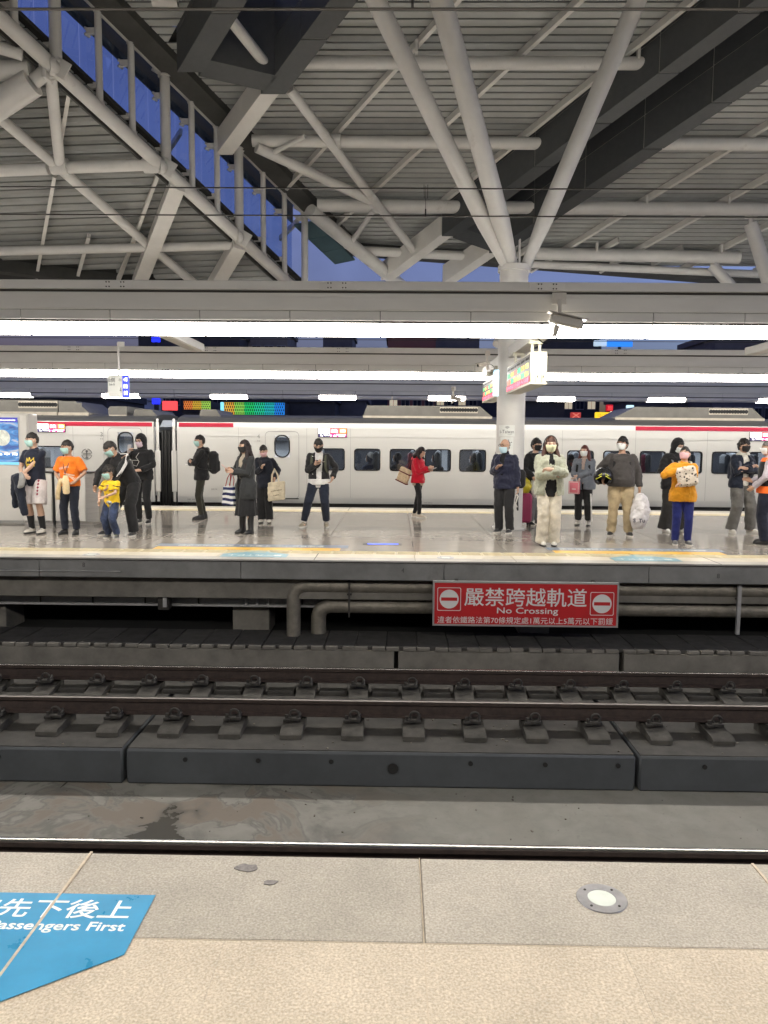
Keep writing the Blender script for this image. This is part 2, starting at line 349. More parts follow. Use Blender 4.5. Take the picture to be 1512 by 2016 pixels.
# ------------------------------------------------------------------ walkway of cover slabs under the far platform
wk = MB().box((X0, 9.8, -1.76), (-.0, 10.0, -1.12), .01).build('walkway_kerb', CONC); tag(wk, kind='structure')
wk2 = MB().box((.055, 9.8, -1.76), (2.95 - .03, 10.0, -1.12), .01).build('walkway_kerb', CONC, wk); MB().box((2.95 + .03, 9.8, -1.76), (X1, 10.0, -1.12), .01).build('walkway_kerb', CONC, wk)
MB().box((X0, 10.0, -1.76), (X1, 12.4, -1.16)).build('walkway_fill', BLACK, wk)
CS = MB().box((0, 0, 0), (.395, .78, .05), .006).mesh('cover_slab'); CS.materials.append(COVER)
CN = MB().box((0, -.004, 0), (.19, .12, .045), .005).mesh('slab_nose'); CN.materials.append(CONC)
k = 0; x = -8.6
while x < 8.6:
    s = link('cover_slab', CS, None, wk, (x, 9.84, -1.115 + random.uniform(-.004, .004))); s.rotation_euler.z = random.uniform(-.008, .008)
    for dx in (.0, .225): 
        n_ = link('slab_nose', CN, None, s, (dx + random.uniform(-.01, .01), -.05 + random.uniform(-.012, .008), 0)); n_.scale.x = .85
    x += .405
# ================================================================== near platform
npf = MB().box((X0, -9.0, -1.76), (X1, 2.80, -.03)).build('near_platform', CONC); tag(npf, kind='structure')
def tiles(parent, xs, y0, y1, m, gap=.004, z=0., th=.03, name='floor_slab', b=.003):
    for a, c in zip(xs[:-1], xs[1:]):
        MB().box((a + gap / 2, y0 + gap / 2, z - th + .001), (c - gap / 2, y1 - gap / 2, z), b).build(name, m, parent)
xs = [-1.166 + 1.272 * k for k in range(-9, 11)]
tiles(npf, xs, 2.327, 2.832, EDGE_T, .007)
xs2 = [-.534 + 1.272 * k for k in range(-9, 11)]
tiles(npf, xs2, 1.06, 2.323, TAN_T, .0006, b=.0007); tiles(npf, xs2, -.2, 1.06, TAN_T, .003); tiles(npf, xs2, -1.5, -.2, TAN_T, .003)
MB().box((X0, -9.0, -.031), (X1, -1.505, -.001)).build('floor_slab', TAN_T, npf)
MB().box((-1.171, -4, -.02), (-1.161, 2.832, .0052)).build('joint_strip', CAULK, npf)
MB().box((.103, .5, -.02), (.107, 2.832, .0008)).build('joint_strip', CAULK, npf)
MB().box((1.375, .5, -.02), (1.385, 2.832, .001)).build('joint_strip', CAULK, npf)
MB().box((X0, 2.3235, -.02), (X1, 2.3265, .0004)).build('joint_strip', CAULK, npf)
GUM = mat('tar_spot', (.17, .155, .15), .6, nz=(60, .4))
MB().prism(blob((-.545, 2.742), .04, .027, .0006, 21), (0, 0, .002)).build('tar_spot', GUM, npf)
MB().prism(blob((-.44, 2.648), .026, .016, .0006, 23), (0, 0, .002)).build('tar_spot', GUM, npf)
# ------------------------------------------------------------------ painted arrow on the near platform
def floor_arrow(cx, y0, y1, hw, ytip, flip, label, big):
    # rectangle with the text towards the edge y1, point away from the edge
    o = MB().prism([(cx - hw, y1, .003), (cx + hw, y1, .003), (cx + hw, y0, .003), (cx, ytip, .003), (cx - hw, y0, .003)], (0, 0, .0012)).build('floor_arrow', BLUE_S)
    tag(o, label, 'floor marking'); return o
fa = floor_arrow(-1.72, 2.24, 2.555, .89, 1.58, 0, 'large blue floor arrow with white lettering on the near platform', True)
def flat(p, rz=0): return Matrix.Translation(p) @ Matrix.Rotation(rz, 4, 'Z')
for ch, xx in (('旅', -1.72), ('客', -1.57), ('先', -1.315), ('下', -1.18), ('後', -1.04), ('上', -.93)):
    pass
text('lettering', '請讓旅客先下後上', .1, WHITE_S, fa, flat((-1.342, 2.468, .0043)), width=.92, height=.105, bold=.001, extrude=.0006)
text('lettering', 'Disembarking Passengers First', .06, WHITE_S, fa, flat((-1.302, 2.368, .0043)), width=.857, height=.06, bold=.001, extrude=.0006)
# ------------------------------------------------------------------ recessed floor light on the near platform
STAIN = mat('stainless', (.45, .44, .45), .35, .9, nz=(20, .15), bump=(120, .1, .001))
def floor_light(x, y, r, label, glow):
    t = empty('floor_light', (x, y, 0)); tag(t, label, 'floor light')
    mb = MB(); n = 40
    rg = lambda rr, z: [V((rr * cos(2 * pi * k / n), rr * sin(2 * pi * k / n), z)) for k in range(n)]
    mb.loft([rg(r, .0005), rg(r * .98, .004), rg(r * .56, .004), rg(r * .54, .0008)], False); mb.build('rim', STAIN, t)
    MB().loft([rg(r * .55, .0006), rg(r * .55, .0032)]).build('lens', glow, t)
    for a in (45, 135, 225, 315): MB().tube((r * .77 * cos(radians(a)), r * .77 * sin(radians(a)), .003), (r * .77 * cos(radians(a)), r * .77 * sin(radians(a)), .0055), r * .055, n=8).build('screw', STEEL_D, t)
LENS = mat('frosted_lens', (.62, .66, .6), .5, nz=(30, .05))
floor_light(.74, 2.585, .088, 'round steel floor light with frosted lens set in the near platform edge', LENS)
# ================================================================== far platform
fp = MB().box((X0, 10.3, -.55), (X1, 18.42, -.03)).build('far_platform', CONC); tag(fp, kind='structure')
EDGEB = mat('platform_edge_concrete', (.21, .21, .205), .75, nz=(2.5, .22), bump=(60, .2, .003), dirt=(1.4, .62, (.12, .12, .118)))
xs = [-15.55 + 2.7 * k for k in range(0, 13)]
for a, b in zip([X0] + xs[:-1], xs): MB().box((a + .002, 10.08, -.245), (b - .002, 10.3, -.012), .008).build('edge_beam', EDGEB, fp)
MB().box((X0, 10.068, -.0115), (X1, 10.2, .001)).build('edge_strip', STEEL_D, fp)
XT = [-1.09 + 1.36 * k for k in range(-10, 12)]
tiles(fp, XT, 10.085, 10.46, mat('edge_tile_grey', (.42, .39, .34), .4, nz=(6, .12), rnd=.05), .006)
tiles(fp, XT, 10.46, 10.78, CREAM, .005)
# tactile strip: ribbed paving, 0.3 m tiles
TM = MB().box((.002, .002, -.03), (.304, .298, -.001), .003)
for k in range(5): TM.box((.02, .035 + .055 * k, -.002), (.286, .06 + .055 * k, .005), .002)
TME = TM.mesh('tactile_tile'); TME.materials.append(TACT)
x = -11.0
while x < 11.0: link('tactile_tile', TME, None, fp, (x, 10.78, 0)); x += .306
x = -11.0
while x < 11.0: link('tactile_tile', TME, None, fp, (x, 17.2, 0)); x += .306
ys = [11.08, 12.3, 13.75, 14.35, 15.7, 17.2]
for a, b in zip(ys[:-1], ys[1:]): tiles(fp, XT, a, b, TILE_D if abs(a - 13.75) < .01 else TILE, .007)
tiles(fp, XT, 17.5, 18.0, CREAM, .006); tiles(fp, XT, 18.0, 18.42, mat('edge_tile_grey', (.42, .39, .34)), .006)
MB().box((-1.096, 10.085, -.02), (-1.084, 18.4, .0012)).build('expansion_joint', JOINT, fp)
MB().box((4.344, 10.085, -.02), (4.356, 18.4, .0012)).build('expansion_joint', JOINT, fp)
for xa, xb in ((-3.55, -.81), (2.33, 4.8), (-8.9, -6.2), (7.6, 10.3)):
    q = MB().box((xa, 11.09, .001), (xb, 11.36, .0025)).build('floor_line', STICKY); tag(q, {-3.55: 'yellow queue line before the woman in the long black skirt', 2.33: 'yellow queue line before the woman in mustard jacket', -8.9: 'yellow queue line off beyond the boys', 7.6: 'yellow queue line past the staff member'}[xa], 'floor marking', 'queue lines along the far platform edge')
    n2 = MB().box((xa - .05, 11.37, .001), (xb + .1, 11.66, .0025)).build('text_band', NAVY_S, q)
    text('lettering', '請依序排隊候車  先下後上  小心月台間隙', .14, WHITE_S, q, flat(((xa + xb) / 2, 11.51, .003)), width=2.2, height=.13, extrude=.0004)
for cx, lb in ((-1.95, 'pale blue floor arrow by the woman carrying the striped bag'), (3.45, 'pale blue floor arrow before the man with the crash helmet')):
    PB = mat('floor_sticker_pale_blue', (.17, .38, .45), .3, nz=(6, .12))
    q = MB().prism([(cx - .46, 10.4, .003), (cx + .46, 10.4, .003), (cx + .46, 10.66, .003), (cx, 11.0, .003), (cx - .46, 10.66, .003)], (0, 0, .0012)).build('floor_arrow', PB); tag(q, lb, 'floor marking')
    text('lettering', '旅客先下後上', .13, WHITE_S, q, flat((cx, 10.56, .0042), pi), width=.76, height=.13, extrude=.0004, bold=.003)
floor_light(-4.2, 10.47, .12, 'small round floor light at the far edge near the boys', LENS)
floor_light(.7, 10.54, .12, 'small round floor light at the far edge left of the red sign', LENS)
floor_light(-1.62, 10.43, .1, 'small round floor light beside the pale blue arrow', LENS)
fs = MB().box((-.5, 11.78, .0005), (.1, 11.98, .004), .002).build('floor_sign', STEEL_D); tag(fs, 'blue glowing strip sign let into the far platform floor', 'floor sign')
MB().box((-.43, 11.8, .0042), (.05, 11.92, .006)).build('lit_panel', mat('blue_led', (.1, .16, .9), .4, emit=1.2), fs)
# ---- underside of the far platform
WALLG = mat('painted_girder', (.33, .33, .33), .6, nz=(3, .12), dirt=(2, .64, (.2, .19, .18)))
g = MB().box((X0, 10.62, -.69), (X1, 10.74, -.5), .004).box((X0, 10.56, -.73), (X1, 10.74, -.7), .004).build('platform_girder', WALLG); tag(g, 'long pale steel girder under the far platform edge', 'girder')
MB().box((X0, 10.68, -.5), (X1, 10.74, -.25)).build('web', WALLG, g)
for px_ in (80, 183, 286, 391, 595): 
    p = atY(px_, 1188, 10.6); MB().tube((p.x, 10.6, -.72), (p.x, 10.6, -.62), .012, n=8).build('bolt', STEEL_D, g)
for px_ in (485, 507, 527):
    p = atY(px_, 1185, 10.6); MB().tube((p.x, 10.6, -.72), (p.x, 10.6, -.6), .02, n=8).build('bolt', WALLG, g)
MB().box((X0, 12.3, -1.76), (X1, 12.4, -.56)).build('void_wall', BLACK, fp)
def pier(px0, px1, ytop, label):
    a = atY(px0, 1230, 10.75); b = atY(px1, 1230, 10.75); zt = -.74 if ytop is None else ytop
    o = MB().box((a.x, 10.76, -1.16), (b.x, 11.3, zt), .01).build('concrete_pier', CONC); tag(o, label, 'pier', 'piers under the far platform')
pier(458, 530, -.735, 'speckled concrete pier standing beside the silver pipes'); pier(1025, 1082, -.735, 'concrete pier half hidden below the red sign'); pier(-40, 12, -.735, 'concrete pier in the dark under the far platform, below the boys')
br = MB().boxc((atY(322, 1170, 10.4).x, 10.45, -.5), (.16, .14, .5), .01).boxc((atY(322, 1150, 10.4).x, 10.42, -.3), (.24, .2, .08), .01).build('hanging_bracket', STEEL_D); tag(br, 'dark box bracket hanging from the platform edge left of the pipes', 'bracket')
MB().boxc((atY(322, 1190, 10.4).x + .03, 10.37, -.6), (.05, .04, .2)).build('cover_plate', WALLG, br)
# ---- silver lagged pipes
LAG = mat('pipe_lagging', (.24, .22, .185), .5, .4, nz=(7, .25), bump=(14, .5, .02))
def pipe(pts, r, label):
    P = []
    for i in range(len(pts)):
        p = V(pts[i])
        if 0 < i < len(pts) - 1:
            a = (V(pts[i - 1]) - p).normalized(); b = (V(pts[i + 1]) - p).normalized(); R = .2
            for k in range(7):
                t = k / 6; P.append(p + a * R * (1 - t) ** 2 + b * R * t ** 2)
        else: P.append(p)
    o = MB().path(P, r, 18).build('lagged_pipe', LAG); tag(o, label, 'pipe'); 
    return o
y_ = 10.35
a = atY(578, 1200, y_); zt1 = atY(720, 1154, y_).z; zt2 = atY(760, 1193, 10.5).z
p1 = pipe([(a.x, y_, -1.13), (a.x, y_, zt1), (X1, y_, zt1 - .0)], .095, 'upper silver lagged pipe turning down beside the pier')
b = atY(627, 1215, 10.5); p2 = pipe([(b.x, 10.5, -1.13), (b.x, 10.5, zt2), (X1, 10.5, zt2)], .105, 'lower silver lagged pipe elbow running behind the red sign')
for px_ in (688, 1452):
    c = atY(px_, 1170, 10.3); h = MB().box((c.x - .012, 10.22, -.78), (c.x + .012, 10.26, -.25)).box((c.x - .03, 10.26, zt1 - .11), (c.x + .03, 10.3, zt1 - .095)).build('pipe_hanger', STEEL_D); tag(h, 'slotted steel hanger strip over the pipes, near the elbow' if px_ < 900 else 'slotted steel hanger strip over the pipes, right of the red sign', 'bracket')
    if px_ > 900: MB().box((c.x - .035, 10.2, -.95), (c.x + .01, 10.24, -.26)).build('slotted_bar', WALLG, h)
# ---- third platform far behind the train
tp = MB().box((X0 - 6, 26.2, -1.76), (X1 + 6, 36, 0)).build('back_platform', mat('back_platform_grey', (.3, .29, .27), .5)); tag(tp, kind='structure')
gr = MB().box((-900, -900, -2.4), (900, 900, -2.15)).build('ground', mat('ground_dark', (.08, .08, .08), .9)); tag(gr, kind='structure')
# ================================================================== steel roof of the station
PAINT = mat('white_grey_paint', (.62, .605, .575), .42, nz=(3, .06), dirt=(2.5, .68, (.42, .4, .36)))
PAINT_T = mat('tube_paint', (.6, .59, .57), .4, nz=(2, .07), dirt=(2.2, .62, (.42, .4, .375)))
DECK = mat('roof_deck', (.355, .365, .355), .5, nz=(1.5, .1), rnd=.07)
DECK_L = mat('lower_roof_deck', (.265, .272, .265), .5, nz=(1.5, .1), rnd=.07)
SHADE = mat('deck_groove_shade', (.03, .03, .028), .9)  # near-black colour that stands in for shade between the deck ribs
CLAD = mat('dark_cladding', (.065, .069, .072), .55, nz=(8, .1), rnd=.1, bump=(200, .05, .001))
SEAM = mat('cladding_joint', (.33, .32, .3), .6)
EAVE = mat('eave_dark', (.05, .05, .047), .7, nz=(3, .2))
GLASS = glass_mat('clear_glass', (.72, .8, .93), .07)
def Rz(Y, h=0): return 14.8 - .38 * Y - h
def RP(X, Y, h=0): return V((X, Y, Rz(Y, h)))
def onR(x, y, h=0): return onpl(x, y, (0, 0, 14.8 - h), (0, .38, 1))
def chX(Y): return -2.32 + .585 * (Y - 19.6)
def PX(c, Y): return c - .8 * Y                  # purlin line number c
roof = empty('station_roof', (0, 22, 6)); tag(roof, 'upper station roof of ribbed pale decking on steel tubes with dark skylight frames', 'roof')
def P(o): # keep world place under a parent with its own location
    o.matrix_parent_inverse = Matrix.Translation(-o.parent.location) ; return o
NR = V((0, .38, 1)).normalized()
pitch = .157; Y = 21.9; YN = 8.2
reg = [(lambda y: chX(y) + .12, lambda y: PX(7.76, y)), (lambda y: PX(10.08, y), lambda y: PX(16.62, y)), (lambda y: PX(18.8, y), lambda y: 13.0)]
fill = [(7.76, 10.08, 14.85, 15.34), (16.62, 18.8, 19.34, 20.1)]
def yend(i, X, Y): # skylight ends here
    c0, c1, y0, y1 = fill[i]; c = X + .8 * Y; return y0 + (y1 - y0) * (c - c0) / (c1 - c0)
def panel(xl, xr, ya, yb):
    a = [RP(xl(ya), ya), RP(xr(ya), ya), RP(xr(yb), yb), RP(xl(yb), yb)]
    if a[1].x - a[0].x < .05 or a[2].x - a[3].x < .05: return
    mb = MB().prism(a, NR * .03)
    # small standing lip on the near side of each pan
    P(mb.build('deck_panel', DECK, roof, 20))
def clampL(f): return lambda y: max(f(y), (y - 21.22) / .115 - 1.14 if y > 21.2 else -99)
while Y > YN:
    ya, yb = Y - pitch + .034, Y
    skyl = [False, False]
    R_ = []
    cur_l = reg[0][0]
    ym = (ya + yb) / 2
    open1 = ym < 15.1; open2 = ym < 19.72
    if open1 and ym > 14.0: pass
    segs = []
    if open1: segs.append((reg[0][0], reg[0][1])); l = reg[1][0]
    else: l = reg[0][0]
    if open2: segs.append((l, reg[1][1])); l = reg[2][0]
    segs.append((l, reg[2][1]))
    for a, b in segs:
        if a is reg[0][0] and (b(ym) - a(ym)) < .1: continue
        panel(clampL(a), b, ya, yb)
    Y -= pitch
# black backing paints in groove shade above the pans, one sheet for each field
def sheet(poly, name='deck_backing', m=SHADE, h=-.14, th=.1):
    P(MB().prism([RP(x, y, h) for x, y in poly], NR * th).build(name, m, roof))
yl, y_ = 22.8, YN
sheet([(chX(YN) + .1, YN), (PX(7.76, YN), YN), (PX(7.76, 15.1), 15.1), (chX(15.1) + .1, 15.1)] if PX(7.76, 15.1) > chX(15.1) + .1 else [(chX(YN) + .1, YN), (PX(7.76, YN), YN), (chX(14.6) + .1, 14.6)])
sheet([(PX(10.08, YN), YN), (PX(16.62, YN), YN), (PX(16.62, 15.1), 15.1), (PX(10.08, 15.1), 15.1)])
sheet([(chX(15.1) + .1, 15.1), (PX(16.62, 15.1), 15.1), (PX(16.62, 19.72), 19.72), (chX(19.72) + .1, 19.72)])
sheet([(PX(18.8, YN), YN), (13, YN), (13, 19.72), (PX(18.8, 19.72), 19.72)])
sheet([(chX(19.72) + .1, 19.72), (13, 19.72), (13, 21.9), (4.8, 21.9), (-1.14, 21.22), (chX(21.0) + .1, 21.0)])
# purlins
def bar(a, b, w, h, up=NR):
    a = V(a); b = V(b); d = (b - a).normalized(); s = d.cross(up).normalized(); u = s.cross(d)
    q = [s * (w / 2) + u * (h / 2), s * (-w / 2) + u * (h / 2), s * (-w / 2) - u * (h / 2), s * (w / 2) - u * (h / 2)]
    return MB().loft([[a + k for k in q], [b + k for k in q]])
for c in (5.9, 12.37, 14.5, 16.45, 19.05, 21.24, 23.16, 25.3, 27.4):
    ya = max(YN, (c - 12.6) / .8); yb = 21.95
    yc = (c + 2.32 + .585 * 19.6) / (.585 + .8) - .1; yb = min(yb, yc)
    if c in (16.45, 19.05): yb = min(yb, 19.4 if c < 17 else 21.9)
    if yb - ya > .5: P(bar(RP(PX(c, ya), ya, .11), RP(PX(c, yb), yb, .11), .075, .16).build('purlin', PAINT, roof))
for c, yy in ((22.2, 21.3), (20.2, 21.5), (24.2, 21.6), (11.2, 20.4), (13.4, 20.6), (15.3, 21.1), (10.1, 19.4), (9.0, 17.8)):  # short stub purlins by the eave
    P(bar(RP(PX(c, yy - .7), yy - .7, .13), RP(PX(c, yy), yy, .13), .07, .15).build('purlin', PAINT, roof))
# cross tubes, parallel to the platforms
def rtube(x0, x1, y, r, h=.34):
    a = onR(x0, y[0], h); b = onR(x1, y[1], h); 
    P(MB().tube(a, b, r, n=18).build('tube_beam', PAINT_T, roof)); return a, b
rtube(555, 1285, (122, 125), .115); rtube(497, 1075, (277, 283), .125); rtube(1272, 1700, (283, 285), .125); rtube(625, 928, (404, 408), .15); rtube(760, 1700, (407, 413), .15)
rtube(1040, 1455, (499, 507), .16); rtube(700, 960, (493, 506), .12); rtube(1040, 1700, (520, 549), .1, .5)
rtube(300, 350, (0, 3), .1)
for q in ((820, 92), (1257, 105), (1273, 396), (1435, 397), (1175, 487), (1420, 490)):   # cleats between purlin and tube
    p = onR(*q, .22); P(MB().boxc(p, (.05, .12, .22)).build('cleat', PAINT, roof))
# diagonal braces under the deck
for a, b, r in (((455, 40), (530, 135), .1), ((570, 175), (745, 405), .1), ((745, 405), (822, 503), .1), ((505, 290), (730, 395), .11), ((610, 415), (790, 562), .17), ((735, 415), (690, 480), .06), ((600, 268), (540, 300), .05)):
    p = onR(*a, .55); q = onR(*b, .55); P(MB().tube(p, q, r, n=16).build('brace_tube', PAINT_T, roof))
for q in ((660, 278), (745, 407)):
    p = onR(*q, .42); P(MB().tube(p + V((-.12, 0, 0)), p + V((.12, 0, 0)), .15, n=16).build('sleeve', PAINT_T, roof))
# dark clad skylight frames: panels with pale joints
def clad_beam(c0, c1, ya, yb, h0, h1, step):
    core = [[RP(PX(c, y) , y, h) for c, h in ((c0 + .02, h0 + .02), (c1 - .02, h0 + .02), (c1 - .02, h1 - .02), (c0 + .02, h1 - .02))] for y in (ya + .02, yb - .02)]
    k = P(MB().loft(core).build('skylight_frame', SEAM, roof))
    y = yb
    while y > ya + .05:
        y0 = max(ya, y - step)
        for hh in ((h0, (h0 + h1) / 2 - .012), ((h0 + h1) / 2 + .012, h1)):
            rr = [[RP(PX(c, yy), yy, h) for c, h in ((c0, hh[0]), (c1, hh[0]), (c1, hh[1]), (c0, hh[1]))] for yy in (y0 + .014, y - .014)]
            o = MB().loft(rr).build('cladding_panel', CLAD, k)
        y = y0
def P2(o, root): o.matrix_parent_inverse = Matrix.Translation(-root.location); return o
for c0, c1, ye in ((7.76, 8.24, 14.86), (9.61, 10.08, 15.34), (16.62, 17.01, 19.45), (18.38, 18.79, 20.1)):
    clad_beam(c0, c1, YN, ye, -.55, .8, 1.15)
# end beams of the two skylights
def endbeam(c0, y0, c1, y1, w):
    a0 = V((PX(c0, y0), y0)); a1 = V((PX(c1, y1), y1)); d = (a1 - a0); pts = []
    q = [a0, a1, a1 + V((.35, -.42)) * w, a0 + V((.35, -.42)) * w]
    P(MB().loft([[RP(p.x, p.y, h) for p in q] for h in (-.55, .8)]).build('skylight_end', CLAD, roof))
endbeam(8.2, 14.93, 9.66, 15.26, .8); endbeam(16.95, 19.5, 18.45, 20.05, .8)
for yy in (12.9, 13.6, 14.25):
    P(bar(RP(PX(8.2, yy), yy, -.5), RP(PX(9.66, yy + .25), yy + .25, -.5), .06, .2).build('skylight_bar', CLAD, roof))
P(MB().prism([RP(PX(8.0, YN), YN, -.6), RP(PX(9.9, YN), YN, -.6), RP(PX(9.9, 15.3), 15.3, -.6), RP(PX(8.0, 14.9), 14.9, -.6)], (0, 0, .02)).build('skylight_glass', GLASS, roof))
P(MB().prism([RP(PX(16.8, YN), YN, -.6), RP(PX(18.6, YN), YN, -.6), RP(PX(18.6, 20), 20, -.6), RP(PX(16.8, 19.5), 19.5, -.6)], (0, 0, .02)).build('skylight_glass', glass_mat('smoky_glass', (.12, .14, .2), .05), roof))
# pale box beams running on from the skylights to the eave
for c0, c1, ya, yb in ((9.66, 10.02, 15.36, 16.95), (16.66, 16.98, 19.5, 21.4), (18.42, 18.76, 20.15, 21.5)):
    rr = [[RP(PX(c, y), y, h) for c, h in ((c0, .25), (c1, .25), (c1, .72), (c0, .72))] for y in (ya, yb)]; P(MB().loft(rr).build('box_beam', PAINT, roof))
# eave along the far edge
ea = [(-1.5, 21.1), (12.9, 22.75)]
rr = [[RP(x, y + dy, h) for dy, h in ((-.28, .06), (.22, -.08), (.22, .12), (-.12, .19))] for x, y in ea]; P(MB().loft(rr).build('eave', EAVE, roof))
# soffit strip along the slanting side edge and its glass fin
rr = [[RP(chX(y) + dx, y, h) for dx, h in ((.05, -.1), (.5, -.02), (.5, .16), (.05, .2))] for y in (YN, 21.2)]; P(MB().loft(rr).build('side_soffit', EAVE, roof))
TEAL = mat('teal_panel', (.07, .12, .14), .3, nz=(4, .1))
for k in range(3):
    ya = 19.75 + .52 * k; rr = [[RP(chX(y) + dx + .05, y, h) for dx, h in ((-.42, .32), (.12, .22), (.12, .26), (-.42, .37))] for y in (ya, ya + .5)]; P(MB().loft(rr).build('edge_panel', TEAL, roof))
# the roof runs on over the near platform, out of sight overhead
P(MB().prism([V((-20, 8.2, 11.75)), V((14, 8.2, 11.75)), V((14, -9, 9.2)), V((-20, -9, 9.2))], (0, 0, .15)).build('near_slope', DECK, roof)); P(MB().prism([V((-20, 12.9, 9.0)), V((chX(12.9) - .3, 12.9, 9.0)), V((chX(8.2) - .3, 8.2, 11.7)), V((-20, 8.2, 11.7))], (0, 0, .15)).build('near_slope', DECK, roof))
# ================================================================== glazed clerestory on the slanting edge
cl = empty('clerestory_wall', (chX(17), 17, 6.3)); tag(cl, 'slanting glazed clerestory wall with white posts between the two roofs', 'glass wall')
def loZ(Y): return 8.217 - .449 * (Y - 12.74)
def Q(o): o.matrix_parent_inverse = Matrix.Translation(-cl.location); return o
ND = V((1, -.585, 0)).normalized()      # towards the right-hand side (inside)
def CP(Y, z, off=0): return V((chX(Y), Y, z)) + ND * off
Q(MB().path([CP(Y, Rz(Y, .05)) for Y in (9, 15.6, 19.8)], .125, 18).build('top_chord', PAINT_T, cl)); Q(MB().path([CP(Y, loZ(Y)) for Y in (9, 19.3)], .125, 18).build('bottom_chord', PAINT_T, cl))
posts = [(12.3, 0), (12.95, 0), (13.6, 1), (14.36, 0), (14.99, 0), (15.7, 1), (16.31, 0), (16.94, 0), (17.53, 1), (18.24, 0), (18.91, 0), (19.6, 2)]
for i, (Y, big) in enumerate(posts):
    r = (.062, .1, .085)[big]; zb = loZ(Y) + .1 if big < 2 else 5.25; zt = Rz(Y, .05) - .1
    p = Q(MB().tube(CP(Y, zb), CP(Y, zt), r, n=16).build('post', PAINT_T, cl))
    Q(MB().tube(CP(Y, zb), CP(Y, zb + .03), r * 1.3, n=16).tube(CP(Y, zt - .03), CP(Y, zt), r * 1.3, n=16).build('flange', PAINT_T, cl))
    for f in ((.2, .78) if big < 2 else (.08, .93)):   # spider clamps
        z = zb + (zt - zb) * f; a = CP(Y, z, -.0) - V((.12, 0, 0)); mb = MB().boxc(CP(Y, z) + V((-.12, .02, 0)), (.2, .07, .11), .01)
        for dz in (-.05, .05): mb.tube(CP(Y, z + dz) + V((-.24, .0, 0)), CP(Y, z + dz) + V((-.2, .1, 0)), .028, n=8)
        Q(mb.build('clamp', PAINT, cl))
go = -.22
for Y in (13.6, 15.65, 17.55, 19.5):
    Q(MB().boxc(CP(Y, Rz(Y, .05), .0), (.34, .03, .3), .01, Matrix.Rotation(radians(30), 3, 'Y')).build('gusset', PAINT, cl))
    if Y < 19: Q(MB().boxc(CP(Y, loZ(Y), .1), (.3, .03, .3), .01, Matrix.Rotation(radians(30), 3, 'Y')).tube(CP(Y, loZ(Y) + .0, .0) + V((-.05, -.14, 0)), CP(Y, loZ(Y), 0) + V((.02, -.1, .0)), .145, n=16).build('gusset', PAINT_T, cl))
for a, b in zip(posts[:-1], posts[1:]):
    ya, yb = a[0] - .2, b[0] - .2 - .018; q = [CP(ya, loZ(ya) + .25, go), CP(yb, loZ(yb) + .25, go), CP(yb, Rz(yb, .3), go), CP(ya, Rz(ya, .3), go)]
    Q(MB().prism(q, ND * .012).build('glass_pane', GLASS, cl))
for n_, z0, z1 in (('sill_band', lambda Y: loZ(Y) - .05, lambda Y: loZ(Y) + .5), ('head_band', lambda Y: Rz(Y, .45), lambda Y: Rz(Y, -.1))):
    ys = (9, 19.35) if n_ == 'sill_band' else (9, 19.45)
    Q(MB().prism([CP(ys[0], z0(ys[0]), go - .06), CP(ys[1], z0(ys[1]), go - .06), CP(ys[1], z1(ys[1]), go - .06), CP(ys[0], z1(ys[0]), go - .06)], ND * .05).build(n_, EAVE if n_ == 'sill_band' else CLAD, cl))
# ================================================================== lower roof on the left
lr = empty('lower_roof', (-8, 18, 5)); tag(lr, 'lower station roof of grey ribbed decking left of the glazed wall', 'roof')
def Lz(X, Y, h=0): return 14.433 + .036 * X - .470 * Y + .3 - h
def LP(X, Y, h=0): return V((X, Y, Lz(X, Y, h)))
def onL(x, y, h=0): return onpl(x, y, (0, 0, 14.433 + .3 - h), (-.036, .470, 1))
def W(o): o.matrix_parent_inverse = Matrix.Translation(-lr.location); return o
NL = V((-.036, .47, 1)).normalized()
Y = 18.9; 
e0, e1 = onL(0, 512), onL(330, 553)
def lfar(X): return e0.y + (e1.y - e0.y) * (X - e0.x) / (e1.x - e0.x)
Y = 20.2
while Y > 9.0:
    ya, yb = Y - .2 + .034, Y; xr = lambda y: chX(y) - .1; xl = -15.0
    # clip by the far edge
    if lfar(-15) < yb: xl = max(xl, e0.x + (yb - e0.y) / (e1.y - e0.y) * (e1.x - e0.x)) if (e1.y - e0.y) > 0 else xl
    if xr(ya) - xl > .1:
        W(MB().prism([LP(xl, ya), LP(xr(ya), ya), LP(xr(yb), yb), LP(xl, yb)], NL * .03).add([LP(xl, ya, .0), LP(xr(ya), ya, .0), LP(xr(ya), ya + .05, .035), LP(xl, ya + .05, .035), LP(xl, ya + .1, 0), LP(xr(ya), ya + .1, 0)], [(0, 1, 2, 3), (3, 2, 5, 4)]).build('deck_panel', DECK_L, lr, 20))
    Y -= .2
W(MB().prism([LP(-15, 9, -.14), LP(chX(9) - .1, 9, -.14), LP(chX(20.3) - .1, 20.3, -.14), LP(-15, 20.3, -.14)], NL * .08).build('deck_backing', SHADE, lr))
W(bar(LP(-15, lfar(-15), .15), LP(e1.x + 1, lfar(e1.x + 1), .15), .12, .34, NL).build('eave', EAVE, lr))
def ltube(a, b, r, h=.3, name='tube_beam', m=None): W(MB().tube(onL(*a, h), onL(*b, h), r, n=18).build(name, m or PAINT_T, lr))
ltube((-60, 338), (95, 332), .115); ltube((130, 330), (310, 323), .115); ltube((-60, 496), (465, 483), .1); ltube((-80, 165), (118, 332), .1); ltube((118, 332), (295, 485), .1); ltube((295, 485), (400, 572), .1)
ltube((100, 150), (118, 325), .1); ltube((-60, 75), (45, 108), .1); ltube((-60, 140), (62, 138), .16)
for q in ((118, 328), (300, 325)): p = onL(*q, .3); W(MB().tube(p - V((.16, 0, 0)), p + V((.16, 0, 0)), .15, n=16).build('sleeve', PAINT_T, lr))
